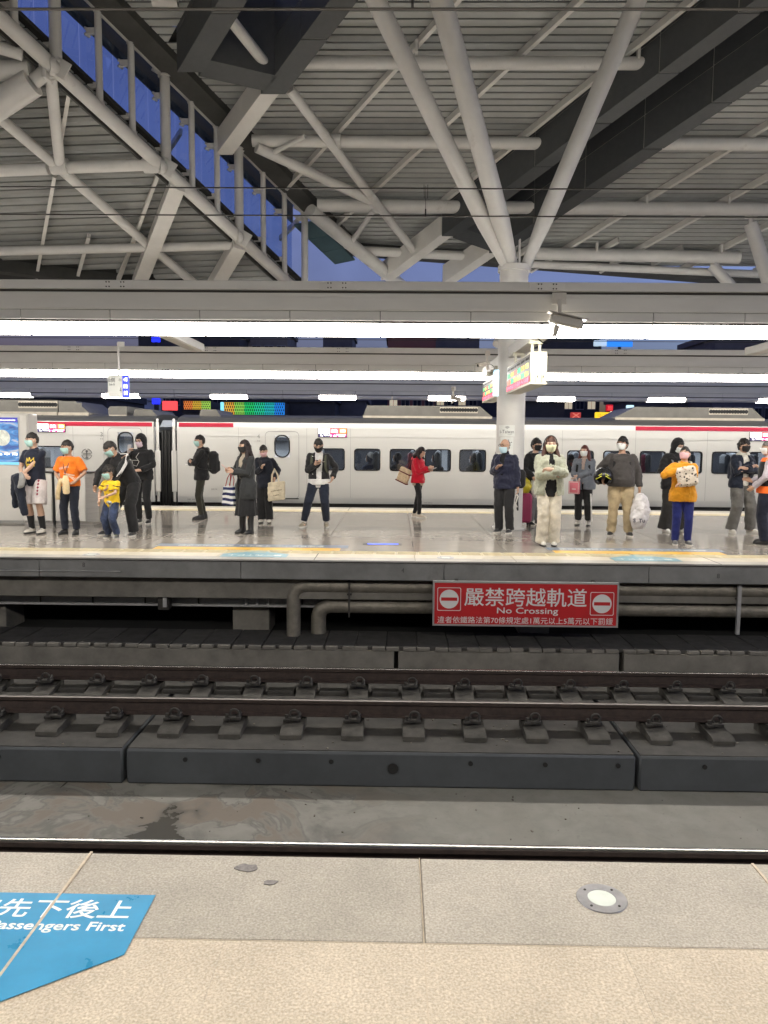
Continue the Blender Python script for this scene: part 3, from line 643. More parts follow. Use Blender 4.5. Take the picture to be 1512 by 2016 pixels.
def lbar(a, b, w, d, h, name='purlin'): W(bar(onL(*a, h), onL(*b, h), w, d, NL).build(name, PAINT, lr))
for a, b in (((140, 160), (118, 290)), ((108, 345), (72, 545)), ((175, 465), (152, 548)), ((312, 340), (235, 548)), ((265, 470), (232, 550))): lbar(a, b, .07, .12, .14)
lbar((350, 360), (272, 560), .3, .34, .32, 'box_beam'); lbar((472, 478), (420, 565), .3, .34, .32, 'box_beam')
# node and large strut of a column beyond the left of the picture
sp = empty('roof_strut', (-10.8, 14.3, 0)); tag(sp, 'thick white roof strut with bolted head under the lower roof', 'strut'); 
nd = onL(78, 150, .4)
def S2(o): o.matrix_parent_inverse = Matrix.Translation(-sp.location); return o
S2(MB().tube(V((-10.8, 14.3, 5.35)), nd + V((-.12, 0, -.1)), .225, n=24).build('tube', PAINT_T, sp)); S2(MB().tube(V((-10.8, 14.3, 0)), V((-10.8, 14.3, 5.4)), .255, n=28).build('post', PAINT, sp)); S2(MB().tube(nd + V((-.12, 0, -.1)), nd + V((.1, .05, .1)), .12, n=16).boxc(nd + V((.12, 0, .1)), (.3, .06, .28), .01).boxc(nd + V((.14, 0, .05)), (.06, .3, .26), .01).build('bolted_head', PAINT_T, sp))
# ================================================================== tree column on the far platform
colm = empty('roof_column', (2.1, 14.27, 0)); tag(colm, 'round white steel column branching into three thick roof struts', 'column')
MB().tube((0, 0, 0), (0, 0, 4.72), .255, n=36).build('shaft', PAINT, colm); MB().tube((0, 0, 4.66), (0, 0, 4.76), .29, n=36).tube((0, 0, 0), (0, 0, .03), .3, n=36).build('collar', PAINT, colm)
base = V((2.1, 14.27, 0))
def strut(px0, dx0, tgt, Yt, r0, r1):
    a = V((2.1 + dx0, 14.2, 4.7)); b = atY(tgt, 0, Yt); d = (b - a)
    # lengthen until it meets the roof
    t = (Rz(a.y, .3) - a.z) / (d.z + .38 * d.y); e = a + d * t
    MB().tube(a - base, a + d.normalized() * .9 - base, r0 * .55, r0, n=24, cap=True).build('strut_foot', PAINT_T, colm); MB().tube(a + d.normalized() * .88 - base, e - base, r0, r1, n=24).build('strut', PAINT_T, colm)
strut(980, -.14, 740, 12.3, .14, .155); strut(1000, -.02, 868, 11.9, .16, .175); strut(1030, .17, 1255, 13.3, .145, .155)
MB().boxc((.07, -.12, 4.95), (.03, .1, .5), .005).boxc((-.2, -.05, 4.9), (.03, .2, .4), .005).build('gusset', PAINT, colm)
# far struts seen behind the column and at the right
for k, (a, b, r, lb) in enumerate((((1030, 545), (1068, 445), .11, 'short white strut with clevis end behind the branching column'), ((1530, 610), (1478, 440), .16, 'white raking strut under the roof tube at the far right'), ((1450, 575), (1402, 522), .14, 'short white strut end under the lowest roof tube'))):
    Yb = (18.5, 19.4, 20.9)[k]; p = atY(*a, Yb); q = onR(*b, .5); p = p + (p - q) * (1.2 if k == 0 else 1.6)
    s_ = MB().tube(p, q, r, n=18).build('far_strut', PAINT_T); tag(s_, lb, 'strut'); MB().tube(q - V((0, 0, .04)), q + V((0, 0, .22)), r * .35, n=10).boxc(q + V((0, 0, .18)), (.3, .05, .14), .01).build('clevis', PAINT, s_)
for k, (pa, pb, lb) in enumerate((((440, 560), (470, 475), 'x'),)): pass
# ================================================================== platform beams with strip lights
LIT = mat('lit_diffuser', (1.0, .95, .87), .4, emit=LAMP); UNLIT = mat('unlit_diffuser', (.72, .7, .68), .35)
BEAMP = mat('beam_paint', (.62, .605, .57), .5, nz=(2, .06), dirt=(1.5, .68, (.36, .34, .31)), stretch=(.3, 1, 1))
BEAM_B = mat('beam_paint_shadow_gap', (.05, .045, .04), .8)
def light_beam(Y, xa, xb, x0, seg, label, lit=lambda k: True, splices=()):
    t = empty('light_beam', (0, Y, 3.04)); tag(t, label, 'light beam')
    z = lambda q: q - 3.04
    MB().box((xa, -.06, z(3.63)), (xb, .4, z(3.75)), .006).build('top_flange', BEAMP, t); MB().box((xa, 0, z(3.6)), (xb, .36, z(3.63))).build('shadow_gap', BEAM_B, t)
    MB().box((xa, -.02, z(3.365)), (xb, .36, z(3.598)), .006).box((xa, -.028, z(3.545)), (xb, -.02, z(3.56))).box((xa, -.03, z(3.385)), (xb, -.02, z(3.4))).build('web', BEAMP, t)
    MB().box((xa, .01, z(3.2)), (xb, .33, z(3.364))).build('core', BEAM_B, t)
    n0 = int((xa - x0) / seg)
    for k in range(n0, int((xb - x0) / seg)):
        a = x0 + k * seg; q = MB().box((a + .004, -.005, z(3.232)), (a + seg - .004, .345, z(3.36)), .004).build('lamp_cover', BEAMP, t)
        lt = lit(k); d = MB()
        if lt: d.box((a + .007, .012, .018), (a + seg - .007, .328, z(3.225)), .012)
        else:
            pr = [(.02, z(3.23)), (.0, .12), (.03, .055), (.17, .02), (.31, .055), (.34, .12), (.32, z(3.23))]; d.loft([[V((xx, y, zz)) for y, zz in pr] for xx in (a + .01, a + seg - .01)])
        d.build('diffuser', LIT if lt else UNLIT, q)
    for xs_ in splices:
        sp_ = MB().box((xs_ - .24, -.068, z(3.637)), (xs_ + .24, -.061, z(3.743))).build('splice_plate', PAINT, t)
        for dx in (-.12, -.08, .08, .12):
            for dz in (3.66, 3.72): MB().tube((xs_ + dx, -.07, z(dz)), (xs_ + dx, -.078, z(dz)), .01, n=6).build('bolt', STEEL_D, sp_)
    return t
bx0 = atY(40, 600, 10.7).x
LB1 = light_beam(10.7, X0, X1, bx0, 1.2365, 'long white beam with glowing strip light above the far platform edge', splices=(atY(230, 556, 10.7).x, atY(664, 556, 10.7).x, atY(1076, 558, 10.7).x))
LB2 = light_beam(18.15, X0 - 2, X1 + 2, atY(206, 700, 18.15).x, 1.2365, 'long white beam with glowing strip light just before the train', splices=(atY(145, 680, 18.1).x, atY(415, 680, 18.1).x, atY(675, 680, 18.1).x, atY(1222, 685, 18.1).x))
k3 = atY(0, 780, 27.6).x
LB3 = light_beam(27.6, -19.8, 21.5, atY(-12, 780, 27.6).x, 1.297, 'distant beam behind the train with every third lamp lit', lit=lambda k: k % 3 == 0)
LB0 = light_beam(2.1, X0, X1, -.3, 1.2365, 'white beam with strip light over the near platform edge overhead')
# posts of the distant platform beam, roof slab above them is open to the sky
# cross arms under the beams
def cross_arm(x, ya, yb, label, z0=3.1, z1=3.235):
    o = MB().box((x - .11, ya, z0 + .005), (x + .11, yb, z1), .01).box((x - .07, ya + .05, z0), (x + .07, yb - .05, z0 + .006)).build('cross_arm', BEAMP); tag(o, label, 'cross arm')
p = atY(390, 690, 13.4); cross_arm(p.x, 11.05, 13.4, 'white cross arm reaching back from the beam above the boys')
p = atY(1466, 708, 13.4); cross_arm(p.x + .1, 11.05, 13.4, 'white cross arm reaching back from the beam above the staff member')
cross_arm(2.1, 11.05, 18.1, 'white cross arm passing over the branching column', 3.1, 3.3)
sw = MB().box((-20, -9.5, -1.7), (20, -9.2, 9.3), .02).build('added_wall', mat('added_wall_render', (.3, .28, .25), .8, nz=(1.5, .1))); tag(sw, 'unseen wall added behind the near platform to block the sunset glow', 'wall')  # added wall out of view, keeps the red dusk sky out of reflections
for k in range(14): MB().box((-19 + 2.8 * k, -9.2, .0), (-18.6 + 2.8 * k, -9.05, 9.2), .02).build('added_pilaster', mat('added_wall_render', (.3, .28, .25)), sw)
# ================================================================== overhead wires
WIRE = mat('contact_wire', (.04, .035, .03), .45, .6)
def wire(y0, z0, label, r, sag=0.):
    pts = [(x, y0, z0 + sag * ((x / 17) ** 2)) for x in [X0 + (X1 - X0) * k / 24 for k in range(25)]]
    o = MB().path(pts, r, 6).build('overhead_wire', WIRE); tag(o, label, 'wire', 'overhead wires'); return o
w = wire(8.41, atY(756, 425, 8.41).z, 'overhead contact wire above the far track', .0075)
m_ = wire(8.41, atY(756, 371, 8.41).z, 'overhead carrier wire above the far track', .0075, .06)
wire(4.39, atY(756, 18, 4.39).z, 'thick contact wire crossing close overhead above the near track', .0075)
dp = atY(838, 400, 8.41); mb = MB().tube((dp.x, 8.41, w.data.vertices[0].co.z), (dp.x, 8.41, atY(756, 371, 8.41).z + .03), .003, n=6).tube((dp.x, 8.41, dp.z - .14), (dp.x, 8.41, dp.z - .06), .008, n=6)
mb.path([(dp.x - .02, 8.41, atY(756, 371, 8.41).z + .04), (dp.x - .015, 8.41, atY(756, 371, 8.41).z - .1), (dp.x + .02, 8.41, atY(756, 371, 8.41).z - .1), (dp.x + .02, 8.41, atY(756, 371, 8.41).z + .04)], .003, 5); d_ = mb.build('dropper', WIRE); tag(d_, 'thin wire dropper hanging between the two far wires', 'wire')
dp = atY(812, 8, 4.39); d_ = MB().tube((dp.x, 4.39, atY(756, 18, 4.39).z), (dp.x, 4.39, atY(756, 18, 4.39).z + .6), .004, n=6).tube((dp.x, 4.39, atY(756, 18, 4.39).z), (dp.x, 4.39, atY(756, 18, 4.39).z + .05), .008, n=6).build('dropper', WIRE); tag(d_, 'thin wire dropper rising from the near contact wire', 'wire')
for yy, zz in ((21.0, 3.9), (24.8, 3.92)):
    wire(yy, atY(400, 667, yy).z, 'overhead wire beyond the train' if yy < 22 else 'overhead wire in front of the distant beam', .008)
# ================================================================== white express train at the back of the platform
TW = mat('train_white', (.5, .495, .475), .25, coat=1.0, nz=(1.2, .02), bump=(1.1, .35, .02), stretch=(.35, 1, 2.5))
TG = mat('train_skirt_grey', (.42, .42, .41), .3, coat=.3)
TRED = mat('train_red', (.3, .012, .032), .3, coat=.4)
TBLK = mat('train_black', (.012, .012, .013), .25)
TROOF = mat('train_roof_black', (.02, .02, .02), .5)
ACM = mat('roof_unit_metal', (.1, .095, .085), .4, .35, nz=(5, .12)); ACB = mat('roof_unit_bright', (.32, .29, .24), .3, .5, nz=(6, .15))
INT_W = mat('carriage_interior', (.6, .62, .65), .6); SEAT = mat('seat_grey', (.07, .075, .085), .7); SEAT_H = mat('seat_cover_pale', (.36, .38, .4), .7)
WGL = glass_mat('train_glass', (.7, .73, .76), .08); INT_L = mat('carriage_ceiling_light', (.95, .97, 1.0), .4, emit=11.0)
DK = mat('interior_dark', (.05, .055, .07), .6)
YT = 18.9
def tx(px, py=905): return atY(px, py, YT).x
def tz(px, py): return atY(px, py, YT).z
ZB, ZT = .05, tz(756, 834); WZ0, WZ1 = tz(722, 926), tz(722, 884)
def carriage(xa, xb, wins, doors, label, seats, number, nx, disp, stripes):
    t = empty('train_carriage', ((xa + xb) / 2, YT + 1.4, -1.0)); tag(t, label, 'train carriage', 'carriages of the waiting train'); o0 = t.location
    def B(mb, name, m, par=None, ang=38):
        o = mb.build(name, m, par or t, ang)
        if not par: o.matrix_parent_inverse = Matrix.Translation(-o0)
        return o
    # side wall built of real openings
    ops = sorted([(a, b, WZ0, WZ1) for a, b in wins] + [(a, b, c, d) for a, b, c, d in doors])
    mb = MB(); yo, yi = YT, YT + .07
    mb.box((xa, yo, .2), (xb, yi, WZ0)) if not doors else None
    segs = []; 
    zlo = min([c for _, _, c, _ in ops]); zhi = max([d for _, _, _, d in ops])
    mb = MB(); mb.box((xa, yo, .2), (xb, yi, zlo)); mb.box((xa, yo, zhi), (xb, yi, ZT - .12))
    x = xa
    for a, b, c, d in ops:
        mb.box((x, yo, zlo), (a, yi, zhi))
        if c > zlo + .002: mb.box((a, yo, zlo), (b, yi, c))
        if d < zhi - .002: mb.box((a, yo, d), (b, yi, zhi))
        x = b
    mb.box((x, yo, zlo), (xb, yi, zhi)); B(mb, 'side_wall', TW)
    # curved cant rail and roof
    pr = [(YT, ZT - .12), (YT + .01, ZT - .06), (YT + .03, ZT), (YT + .1, ZT + .06), (YT + .25, ZT + .13), (YT + .7, ZT + .2), (YT + 1.4, ZT + .22), (YT + 2.1, ZT + .2), (YT + 2.55, ZT + .13), (YT + 2.72, ZT), (YT + 2.75, ZT - .12), (YT + 2.7, ZT - .12), (YT + .07, ZT - .12)]
    B(MB().loft([[V((x, y, z)) for y, z in pr[:3] + [(YT + .07, ZT), (YT + .07, ZT - .12)]] for x in (xa, xb)]), 'cant_rail', TW)
    B(MB().loft([[V((x, y, z)) for y, z in pr[2:] + [(YT + .07, ZT)]] for x in (xa, xb)]), 'roof', TROOF)
    B(MB().loft([[V((x, y, z)) for y, z in ((YT, .2), (YT + .002, .12), (YT + .008, ZB), (YT + .07, ZB), (YT + .07, .2))] for x in (xa, xb)]), 'skirt', TG)
    B(MB().box((xa, YT - .003, .185), (xb, YT - .0005, .195)), 'skirt_line', TG)
    B(MB().box((xa + .1, YT + .15, -.75), (xb - .1, YT + 2.6, ZB + .02)), 'underframe', TROOF)
    B(MB().box((xa, YT + 2.68, .2), (xb, YT + 2.75, ZT - .12)), 'back_wall', INT_W); B(MB().box((xa, YT + .07, .15), (xb, YT + 2.68, .2)), 'floor', DK)
    B(MB().box((xa, YT + .07, ZT - .125), (xb, YT + 2.68, ZT - .1)), 'ceiling', INT_W)
    B(MB().box((xa + .3, YT + .9, ZT - .14), (xb - .3, YT + 1.15, ZT - .127)).box((xa + .3, YT + 1.6, ZT - .14), (xb - .3, YT + 1.85, ZT - .127)), 'ceiling_light', INT_L)
    for bx in (xa, xb): B(MB().box((bx, YT + .07, .2), (bx + (.05 if bx == xa else -.05), YT + 2.68, ZT - .13)), 'end_wall', INT_W)
    def frame(a, b, z0, z1, r, fw, proud, m, name='window_frame'):
        w, h = b - a, z1 - z0; O = rrect(w + 2 * fw, h + 2 * fw, r + fw); I = rrect(w - .03, h - .03, r); cx, cz = (a + b) / 2, (z0 + z1) / 2; n = len(O); vs = []; fs = []
        for ring, y in ((O, YT - proud * .2), (O, YT - proud), (I, YT - proud), (I, YT + .05)): vs += [V((cx + p[0], y, cz + p[1])) for p in ring]
        for q in range(3):
            for j in range(n): k = (j + 1) % n; fs.append((q * n + j, q * n + k, (q + 1) * n + k, (q + 1) * n + j))
        return B(MB().add(vs, fs), name, m)
    for i, (a, b) in enumerate(wins):
        f = frame(a, b, WZ0, WZ1, .07, .012, .006, TBLK, 'window'); g = MB().prism([V((( a + b) / 2 + p[0], YT + .03, (WZ0 + WZ1) / 2 + p[1])) for p in rrect(b - a, WZ1 - WZ0, .07)], (0, .006, 0)); o = g.build('pane', WGL, f)
    for a, b, z0, z1, in doors:
        f = frame(a, b, z0, z1, .16, .012, .008, TBLK, 'door_window'); o = MB().prism([V(((a + b) / 2 + p[0], YT + .03, (z0 + z1) / 2 + p[1])) for p in rrect(b - a, z1 - z0, .16)], (0, .006, 0)).build('pane', WGL, f)
    for a, b in wins: B(MB().box((a - .12, YT + 2.66, WZ0 - .12), (b - .06, YT + 2.69, WZ1 + .08)), 'far_side_window', DK)
    # seats and shapes inside
    for x in seats:
        s = MB(); s.boxc((x, YT + .5, .95), (.14, .46, .75), .05).boxc((x + .25, YT + .5, .58), (.5, .46, .14), .04); so = B(s, 'seat', SEAT); B(MB().boxc((x, YT + .5, 1.2), (.155, .4, .28), .06), 'seat_cover', SEAT_H, so)
        s = MB(); s.boxc((x + .1, YT + 1.9, .95), (.14, .46, .78), .05); so = B(s, 'seat', SEAT); B(MB().boxc((x + .1, YT + 1.9, 1.22), (.155, .4, .28), .06), 'seat_cover', SEAT_H, so)
    B(MB().box((xa + 1, YT + 2.2, ZT - .42), (xb - 1, YT + 2.66, ZT - .36), .01), 'luggage_rack', DK)
    for a, b, z, h in disp:   # destination display
        d = B(MB().box((a, YT - .012, z), (b, YT - .002, z + h), .003), 'destination_display', TBLK)
        def DB(x0, x1, z0, z1, m): B(MB().box((a + (b - a) * x0, YT - .015, z + h * z0), (a + (b - a) * x1, YT - .0125, z + h * z1)), 'led_field', m, d)
        DB(.02, .41, .42, .96, LW); DB(.41, .74, .42, .96, LR); DB(.74, .98, .42, .96, LO); DB(.02, .41, .04, .40, LN); DB(.41, .98, .04, .40, LM)
        def DT(s_, x, zz, w, hh, m): 
            o = text('led_text', s_, .1, m, d, face_cam((a + (b - a) * x, YT - .0165, z + h * zz)), width=(b - a) * w, height=h * hh, extrude=.0006, bold=.001)
        DT('To', .12, .2, .09, .24, LW); DT('Taitung', .33, .22, .28, .26, LW); DT('via', .58, .2, .12, .22, LW); DT('Mountain', .8, .3, .32, .14, LW); DT('Line', .82, .14, .2, .16, LW); DT('自強', .57, .7, .2, .4, LW); DT('3000', .86, .7, .17, .3, LW)
    for a, b in stripes: B(MB().loft([[V((x, y, z)) for y, z in ((YT - .003, ZT - .118), (YT + .004, ZT - .06), (YT + .018, ZT - .015), (YT + .03, ZT - .015), (YT + .03, ZT - .118))] for x in (a, b)]), 'red_stripe', TRED)
    return t, B
LW = mat('led_white', (1, 1, 1), .5, emit=2.5); LR = mat('led_red', (1, .08, .1), .5, emit=1.6); LO = mat('led_orange', (1, .25, .05), .5, emit=1.6); LM = mat('led_magenta', (.45, .02, .2), .5, emit=.8); LN = mat('led_navy', (.05, .04, .12), .5, emit=.5)
xg0, xg1 = tx(303), tx(349)
wl = [(tx(61), tx(126)), (tx(61) - 2.3, tx(61) - 1.4), (tx(61) - 3.7, tx(61) - 2.8)]
d3 = (tx(233), tx(263), tz(248, 894), tz(248, 851)); d4 = (tx(541), tx(570), tz(556, 900), tz(556, 857))
CA, CB = carriage(-26, xg0, wl, [d3], 'white train carriage numbered 3 with round emblem beside the door', [tx(70) - .9 * k for k in range(6)], '3', 200, [(tx(75), tx(131), tz(100, 851), tz(100, 834) - tz(100, 851))], [(tx(57), xg0 - .03), (-24, tx(57) - .1)])
w4 = [(628, 678), (698, 748), (768, 818), (837, 887), (905, 956), (976, 1027), (1046, 1097), (1117, 1168), (1188, 1239), (1260, 1310), (1331, 1382), (1402, 1453), (1474, 1526), (1546, 1598)]
w4 = [(tx(a), tx(b)) for a, b in w4]
DA, DB_ = carriage(xg1, 19.5, w4, [d4], 'white train carriage numbered 4 with a long row of dark framed windows', [w4[i][0] + .42 + (.1 if i % 3 else -.1) for i in range(1, 14)], '4', 508, [(tx(626), tx(683), tz(655, 861), tz(655, 843) - tz(655, 861)), (tx(1473), tx(1530), tz(1500, 868), tz(1500, 851) - tz(1500, 868))], [(xg1 + .05, tx(460)), (tx(1249), 17)])
GREY = mat('marking_grey', (.1, .1, .1), .5)
def door_out(a, b, z0, z1, BB):   # recessed outline of the plug door with its step
    w, h = b - a, z1 - z0; I = rrect(w, h, .1); O = rrect(w + .022, h + .022, .11); n = len(I); cx, cz = (a + b) / 2, (z0 + z1) / 2
    vs = [V((cx + p[0], YT - .004, cz + p[1])) for p in O] + [V((cx + p[0], YT - .004, cz + p[1])) for p in I]; d = BB(MB().add(vs, [(j, (j + 1) % n, (j + 1) % n + n, j + n) for j in range(n)]), 'door', TBLK if False else mat('door_gap', (.2, .2, .2), .5))
    BB(MB().box((a, YT - .03, z0 - .015), (b, YT - .001, z0 + .005)), 'door_step', TBLK, d); BB(MB().box((b - .045, YT - .012, cz - .28), (b - .03, YT - .002, cz - .12)).box((b - .045, YT - .012, cz + .1), (b - .03, YT - .002, cz + .26)), 'hinge', TG, d)
door_out(tx(214), tx(280), tz(250, 978), tz(250, 843), CB); door_out(tx(523), tx(588), tz(556, 981), tz(556, 850), DB_)
def ttext(s, px, py, w, h, root, B, m=GREY):
    p = atY(px, py, YT); o = text('marking', s, .1, m, root, face_cam((p.x, YT - .004, p.z)), width=w, height=h, extrude=.001); o.matrix_parent_inverse = Matrix.Translation(-root.location)
ttext('3', 200, 855, .055, .1, CA, CB); ttext('車 廂', 200, 864, .07, .03, CA, CB); ttext('4', 509, 859, .06, .1, DA, DB_); ttext('車 廂', 509, 868, .07, .03, DA, DB_)
ttext('50E 3005', 378, 983, .22, .03, DA, DB_); ttext('38.2t  46', 377, 988, .2, .03, DA, DB_); ttext('EMC 04', 422, 963, .14, .03, DA, DB_); ttext('55P 3012', 843, 990, .2, .03, DA, DB_); ttext('36.1t  52', 843, 995, .2, .03, DA, DB_)
p = atY(445, 963, YT); DB_(MB().box((p.x - .045, YT - .008, p.z - .045), (p.x + .045, YT - .001, p.z + .045)), 'call_box', TRED)
# round emblem of the carriage: ring cut by a rail and an upright
p = atY(171, 894, YT); mb = MB(); R = .125
for a0, a1 in ((100, 172), (8, 80), (188, 352)):
    pts = [V((p.x + R * cos(radians(a)), YT - .004, p.z + R * sin(radians(a)))) for a in range(a0, a1 + 1, 6)]; mb.path(pts, .008, 5)
for z_, w in ((.018, .1), (-.018, .1), (-.095, .045)): mb.box((p.x - w, YT - .008, p.z + z_ - .007), (p.x + w, YT - .001, p.z + z_ + .007))
mb.box((p.x - .012, YT - .008, p.z - .09), (p.x + .012, YT - .001, p.z + .06)); mb.ell((p.x, YT - .004, p.z + .07), .03, .005, .03, nu=12, nv=8); mb.tube((p.x, YT - .001, p.z - .09), (p.x, YT - .005, p.z - .09), .03, n=10); CB(mb, 'emblem', GREY)
SEAMM = mat('panel_seam', (.25, .25, .245), .5)
for px_ in (470, 604, 690, 1106, 1250, 1391): x = tx(px_); DB_(MB().box((x - .004, YT - .0022, .2), (x + .004, YT - .0004, ZT - .13)), 'panel_seam', SEAMM)
for px_ in (145, 205, 290): x = tx(px_); CB(MB().box((x - .004, YT - .0022, .2), (x + .004, YT - .0004, ZT - .13)), 'panel_seam', SEAMM)
DB_(MB().box((xg1, YT - .006, ZT - .335), (19.4, YT - .0004, ZT - .325)), 'side_crease', TW); CB(MB().box((-25.9, YT - .006, ZT - .335), (xg0, YT - .0004, ZT - .325)), 'side_crease', TW)
# gangway between the carriages
gw = empty('gangway', ((xg0 + xg1) / 2, YT + 1, -.6)); tag(gw, 'black folded gangway between the two train carriages', 'gangway')
def G(mb, n, m): o = mb.build(n, m, gw); o.matrix_parent_inverse = Matrix.Translation(-gw.location)
for k in range(9):
    x = xg0 + .16 + k * (xg1 - xg0 - .2) / 8.5; G(MB().box((x, YT + .12 + .03 * (k % 2), -.3), (x + .03, YT + 2.4, ZT - .2), .01), 'bellows_fold', TROOF)
G(MB().box((xg0 + .05, YT + .3, -.4), (xg1 - .05, YT + 2.4, ZT - .25)), 'bellows', BLACK)
for x, w in ((xg0 + .02, .13), (xg1 - .15, .13)): G(MB().box((x, YT + .02, .3), (x + w, YT + .07, 1.32), .01), 'fairing_plate', TW); G(MB().box((x + .02, YT + .06, ZB), (x + .09, YT + .1, ZT), .01).box((x + .03, YT + .06, ZT), (x + .08, YT + .12, ZT + .08), .01), 'end_post', mat('end_grey', (.55, .54, .52), .4))
G(MB().loft([[V((x, y, z)) for y, z in ((YT + .1, ZT - .12), (YT + .4, ZT + .05), (YT + 2.0, ZT + .05), (YT + 2.0, ZT - .15))] for x in (xg0 + .12, xg1 - .12)]), 'gangway_roof', mat('gangway_grey', (.2, .22, .25), .4))
# roof units
def roof_unit(x0, x1, py0, py1, grille, BB, slope_l=.0, slope_r=.4):
    Yr = YT + .45; a = atY(x0, py1, Yr); b = atY(x1, py1, Yr); zt = atY((x0 + x1) / 2, py0, Yr).z; zb = ZT + .02; zm = zb + (zt - zb) * .42
    u = BB(MB().loft([[V((x, y, z)) for y, z in ((Yr - .06, zb), (Yr - .06, zm), (Yr + 1.9, zm), (Yr + 1.9, zb))] for x in (a.x, b.x)]), 'roof_unit', ACB)
    sec = [(a.x + (0 if k == 0 else slope_l), zz) for k, zz in ((0, zm), (1, zt))] ; 
    BB(MB().prism([V((a.x, Yr, zm)), V((b.x, Yr, zm)), V((b.x - slope_r, Yr, zt)), V((a.x + slope_l, Yr, zt))], (0, 1.8, 0)), 'unit_hood', ACM, u)
    for fx in (.12, .5, .88): BB(MB().boxc((a.x + (b.x - a.x) * fx, Yr - .075, (zb + zm) / 2), (.05, .03, .06), .005), 'latch', STEEL_D, u)
    if grille:
        g0, g1 = atY(grille[0], py0, Yr).x, atY(grille[1], py0, Yr).x; zc = zm + (zt - zm) * .62; hh = (zt - zm) * .3
        BB(MB().box((g0, Yr - .012, zc - hh), (g1, Yr - .002, zc + hh), .003), 'grille', ACB, u)
        n = 14
        for k in range(n): x = g0 + (g1 - g0) * (k + .7) / (n + .4); BB(MB().tube((x, Yr - .014, zc), (x, Yr - .01, zc), hh * .62, n=10), 'grille_hole', BLACK, u)
    BB(MB().box(((a.x + b.x) / 2 - .25, Yr - .006, zm + .02), ((a.x + b.x) / 2 + .2, Yr - .001, zt - .04)), 'hatch', ACM, u)
roof_unit(-120, 114, 787, 815, (36, 113), CB, 0, .0); roof_unit(116, 176, 790, 815, None, CB, .0, .35)
roof_unit(715, 968, 799, 827, (866, 941), DB_, .1, .3); roof_unit(1210, 1503, 802, 833, (1396, 1473), DB_, .5, .3)
roof_unit(216, 250, 800, 818, None, CB, 0, 0); roof_unit(262, 310, 806, 820, None, CB, .05, .15); roof_unit(392, 435, 806, 822, None, DB_, .05, .12)
# passengers' heads behind the glass
SKIN_D = mat('skin_dim', (.38, .24, .17), .6); HAIRB = mat('hair_black', (.012, .01, .01), .5, nz=(40, .5))
for px_, cloth, cap in ((727, (.03, .04, .08), (.6, .6, .58)), (782, (.05, .05, .06), None), (860, (.02, .02, .03), None), (936, (.05, .05, .05), None), (1278, (.25, .03, .07), (.25, .03, .07)), (1130, (.04, .04, .04), None)):
    x = tx(px_); w0 = empty('person', (x, YT + .45, .2)); tag(w0, {727: 'seated passenger in a pale cap behind the train window', 782: 'seated dark haired passenger behind the train window left of the red jacket', 860: 'dark seated passenger behind the train window right of the red jacket', 936: 'seated masked passenger behind the window nearest the column', 1278: 'seated passenger in crimson knitwear behind the train window', 1130: 'seated passenger in shadow behind the window beside the red haired woman'}[px_], 'person', 'passengers seated in the train')
    b = MB(); b.ell((0, 0, .98), .085, .095, .115); b.tube((0, 0, .7), (0, 0, .92), .05); b.loft([[V((rx * cos(q), ry * sin(q), z)) for q in [2 * pi * k / 16 for k in range(16)]] for z, rx, ry in ((.2, .16, .13), (.5, .19, .14), (.74, .2, .12), (.82, .1, .08))]); b.boxc((-.2, -.02, .3), (.5, .3, .2), .06)
    bo = b.build('body', mat('cloth_%d' % px_, cloth, .85), w0); h = MB().ell((-.085, 0, .96), .02, .06, .09).build('face', SKIN_D, w0); h = MB().ell((.02, 0, 1.02), .095, .1, .105).build('hair', mat('cap_%d' % px_, cap, .8) if cap else HAIRB, w0)
    MB().ell((-.1, 0, .93), .02, .05, .045).build('mask', mat('mask_white', (.75, .78, .8), .7), w0)
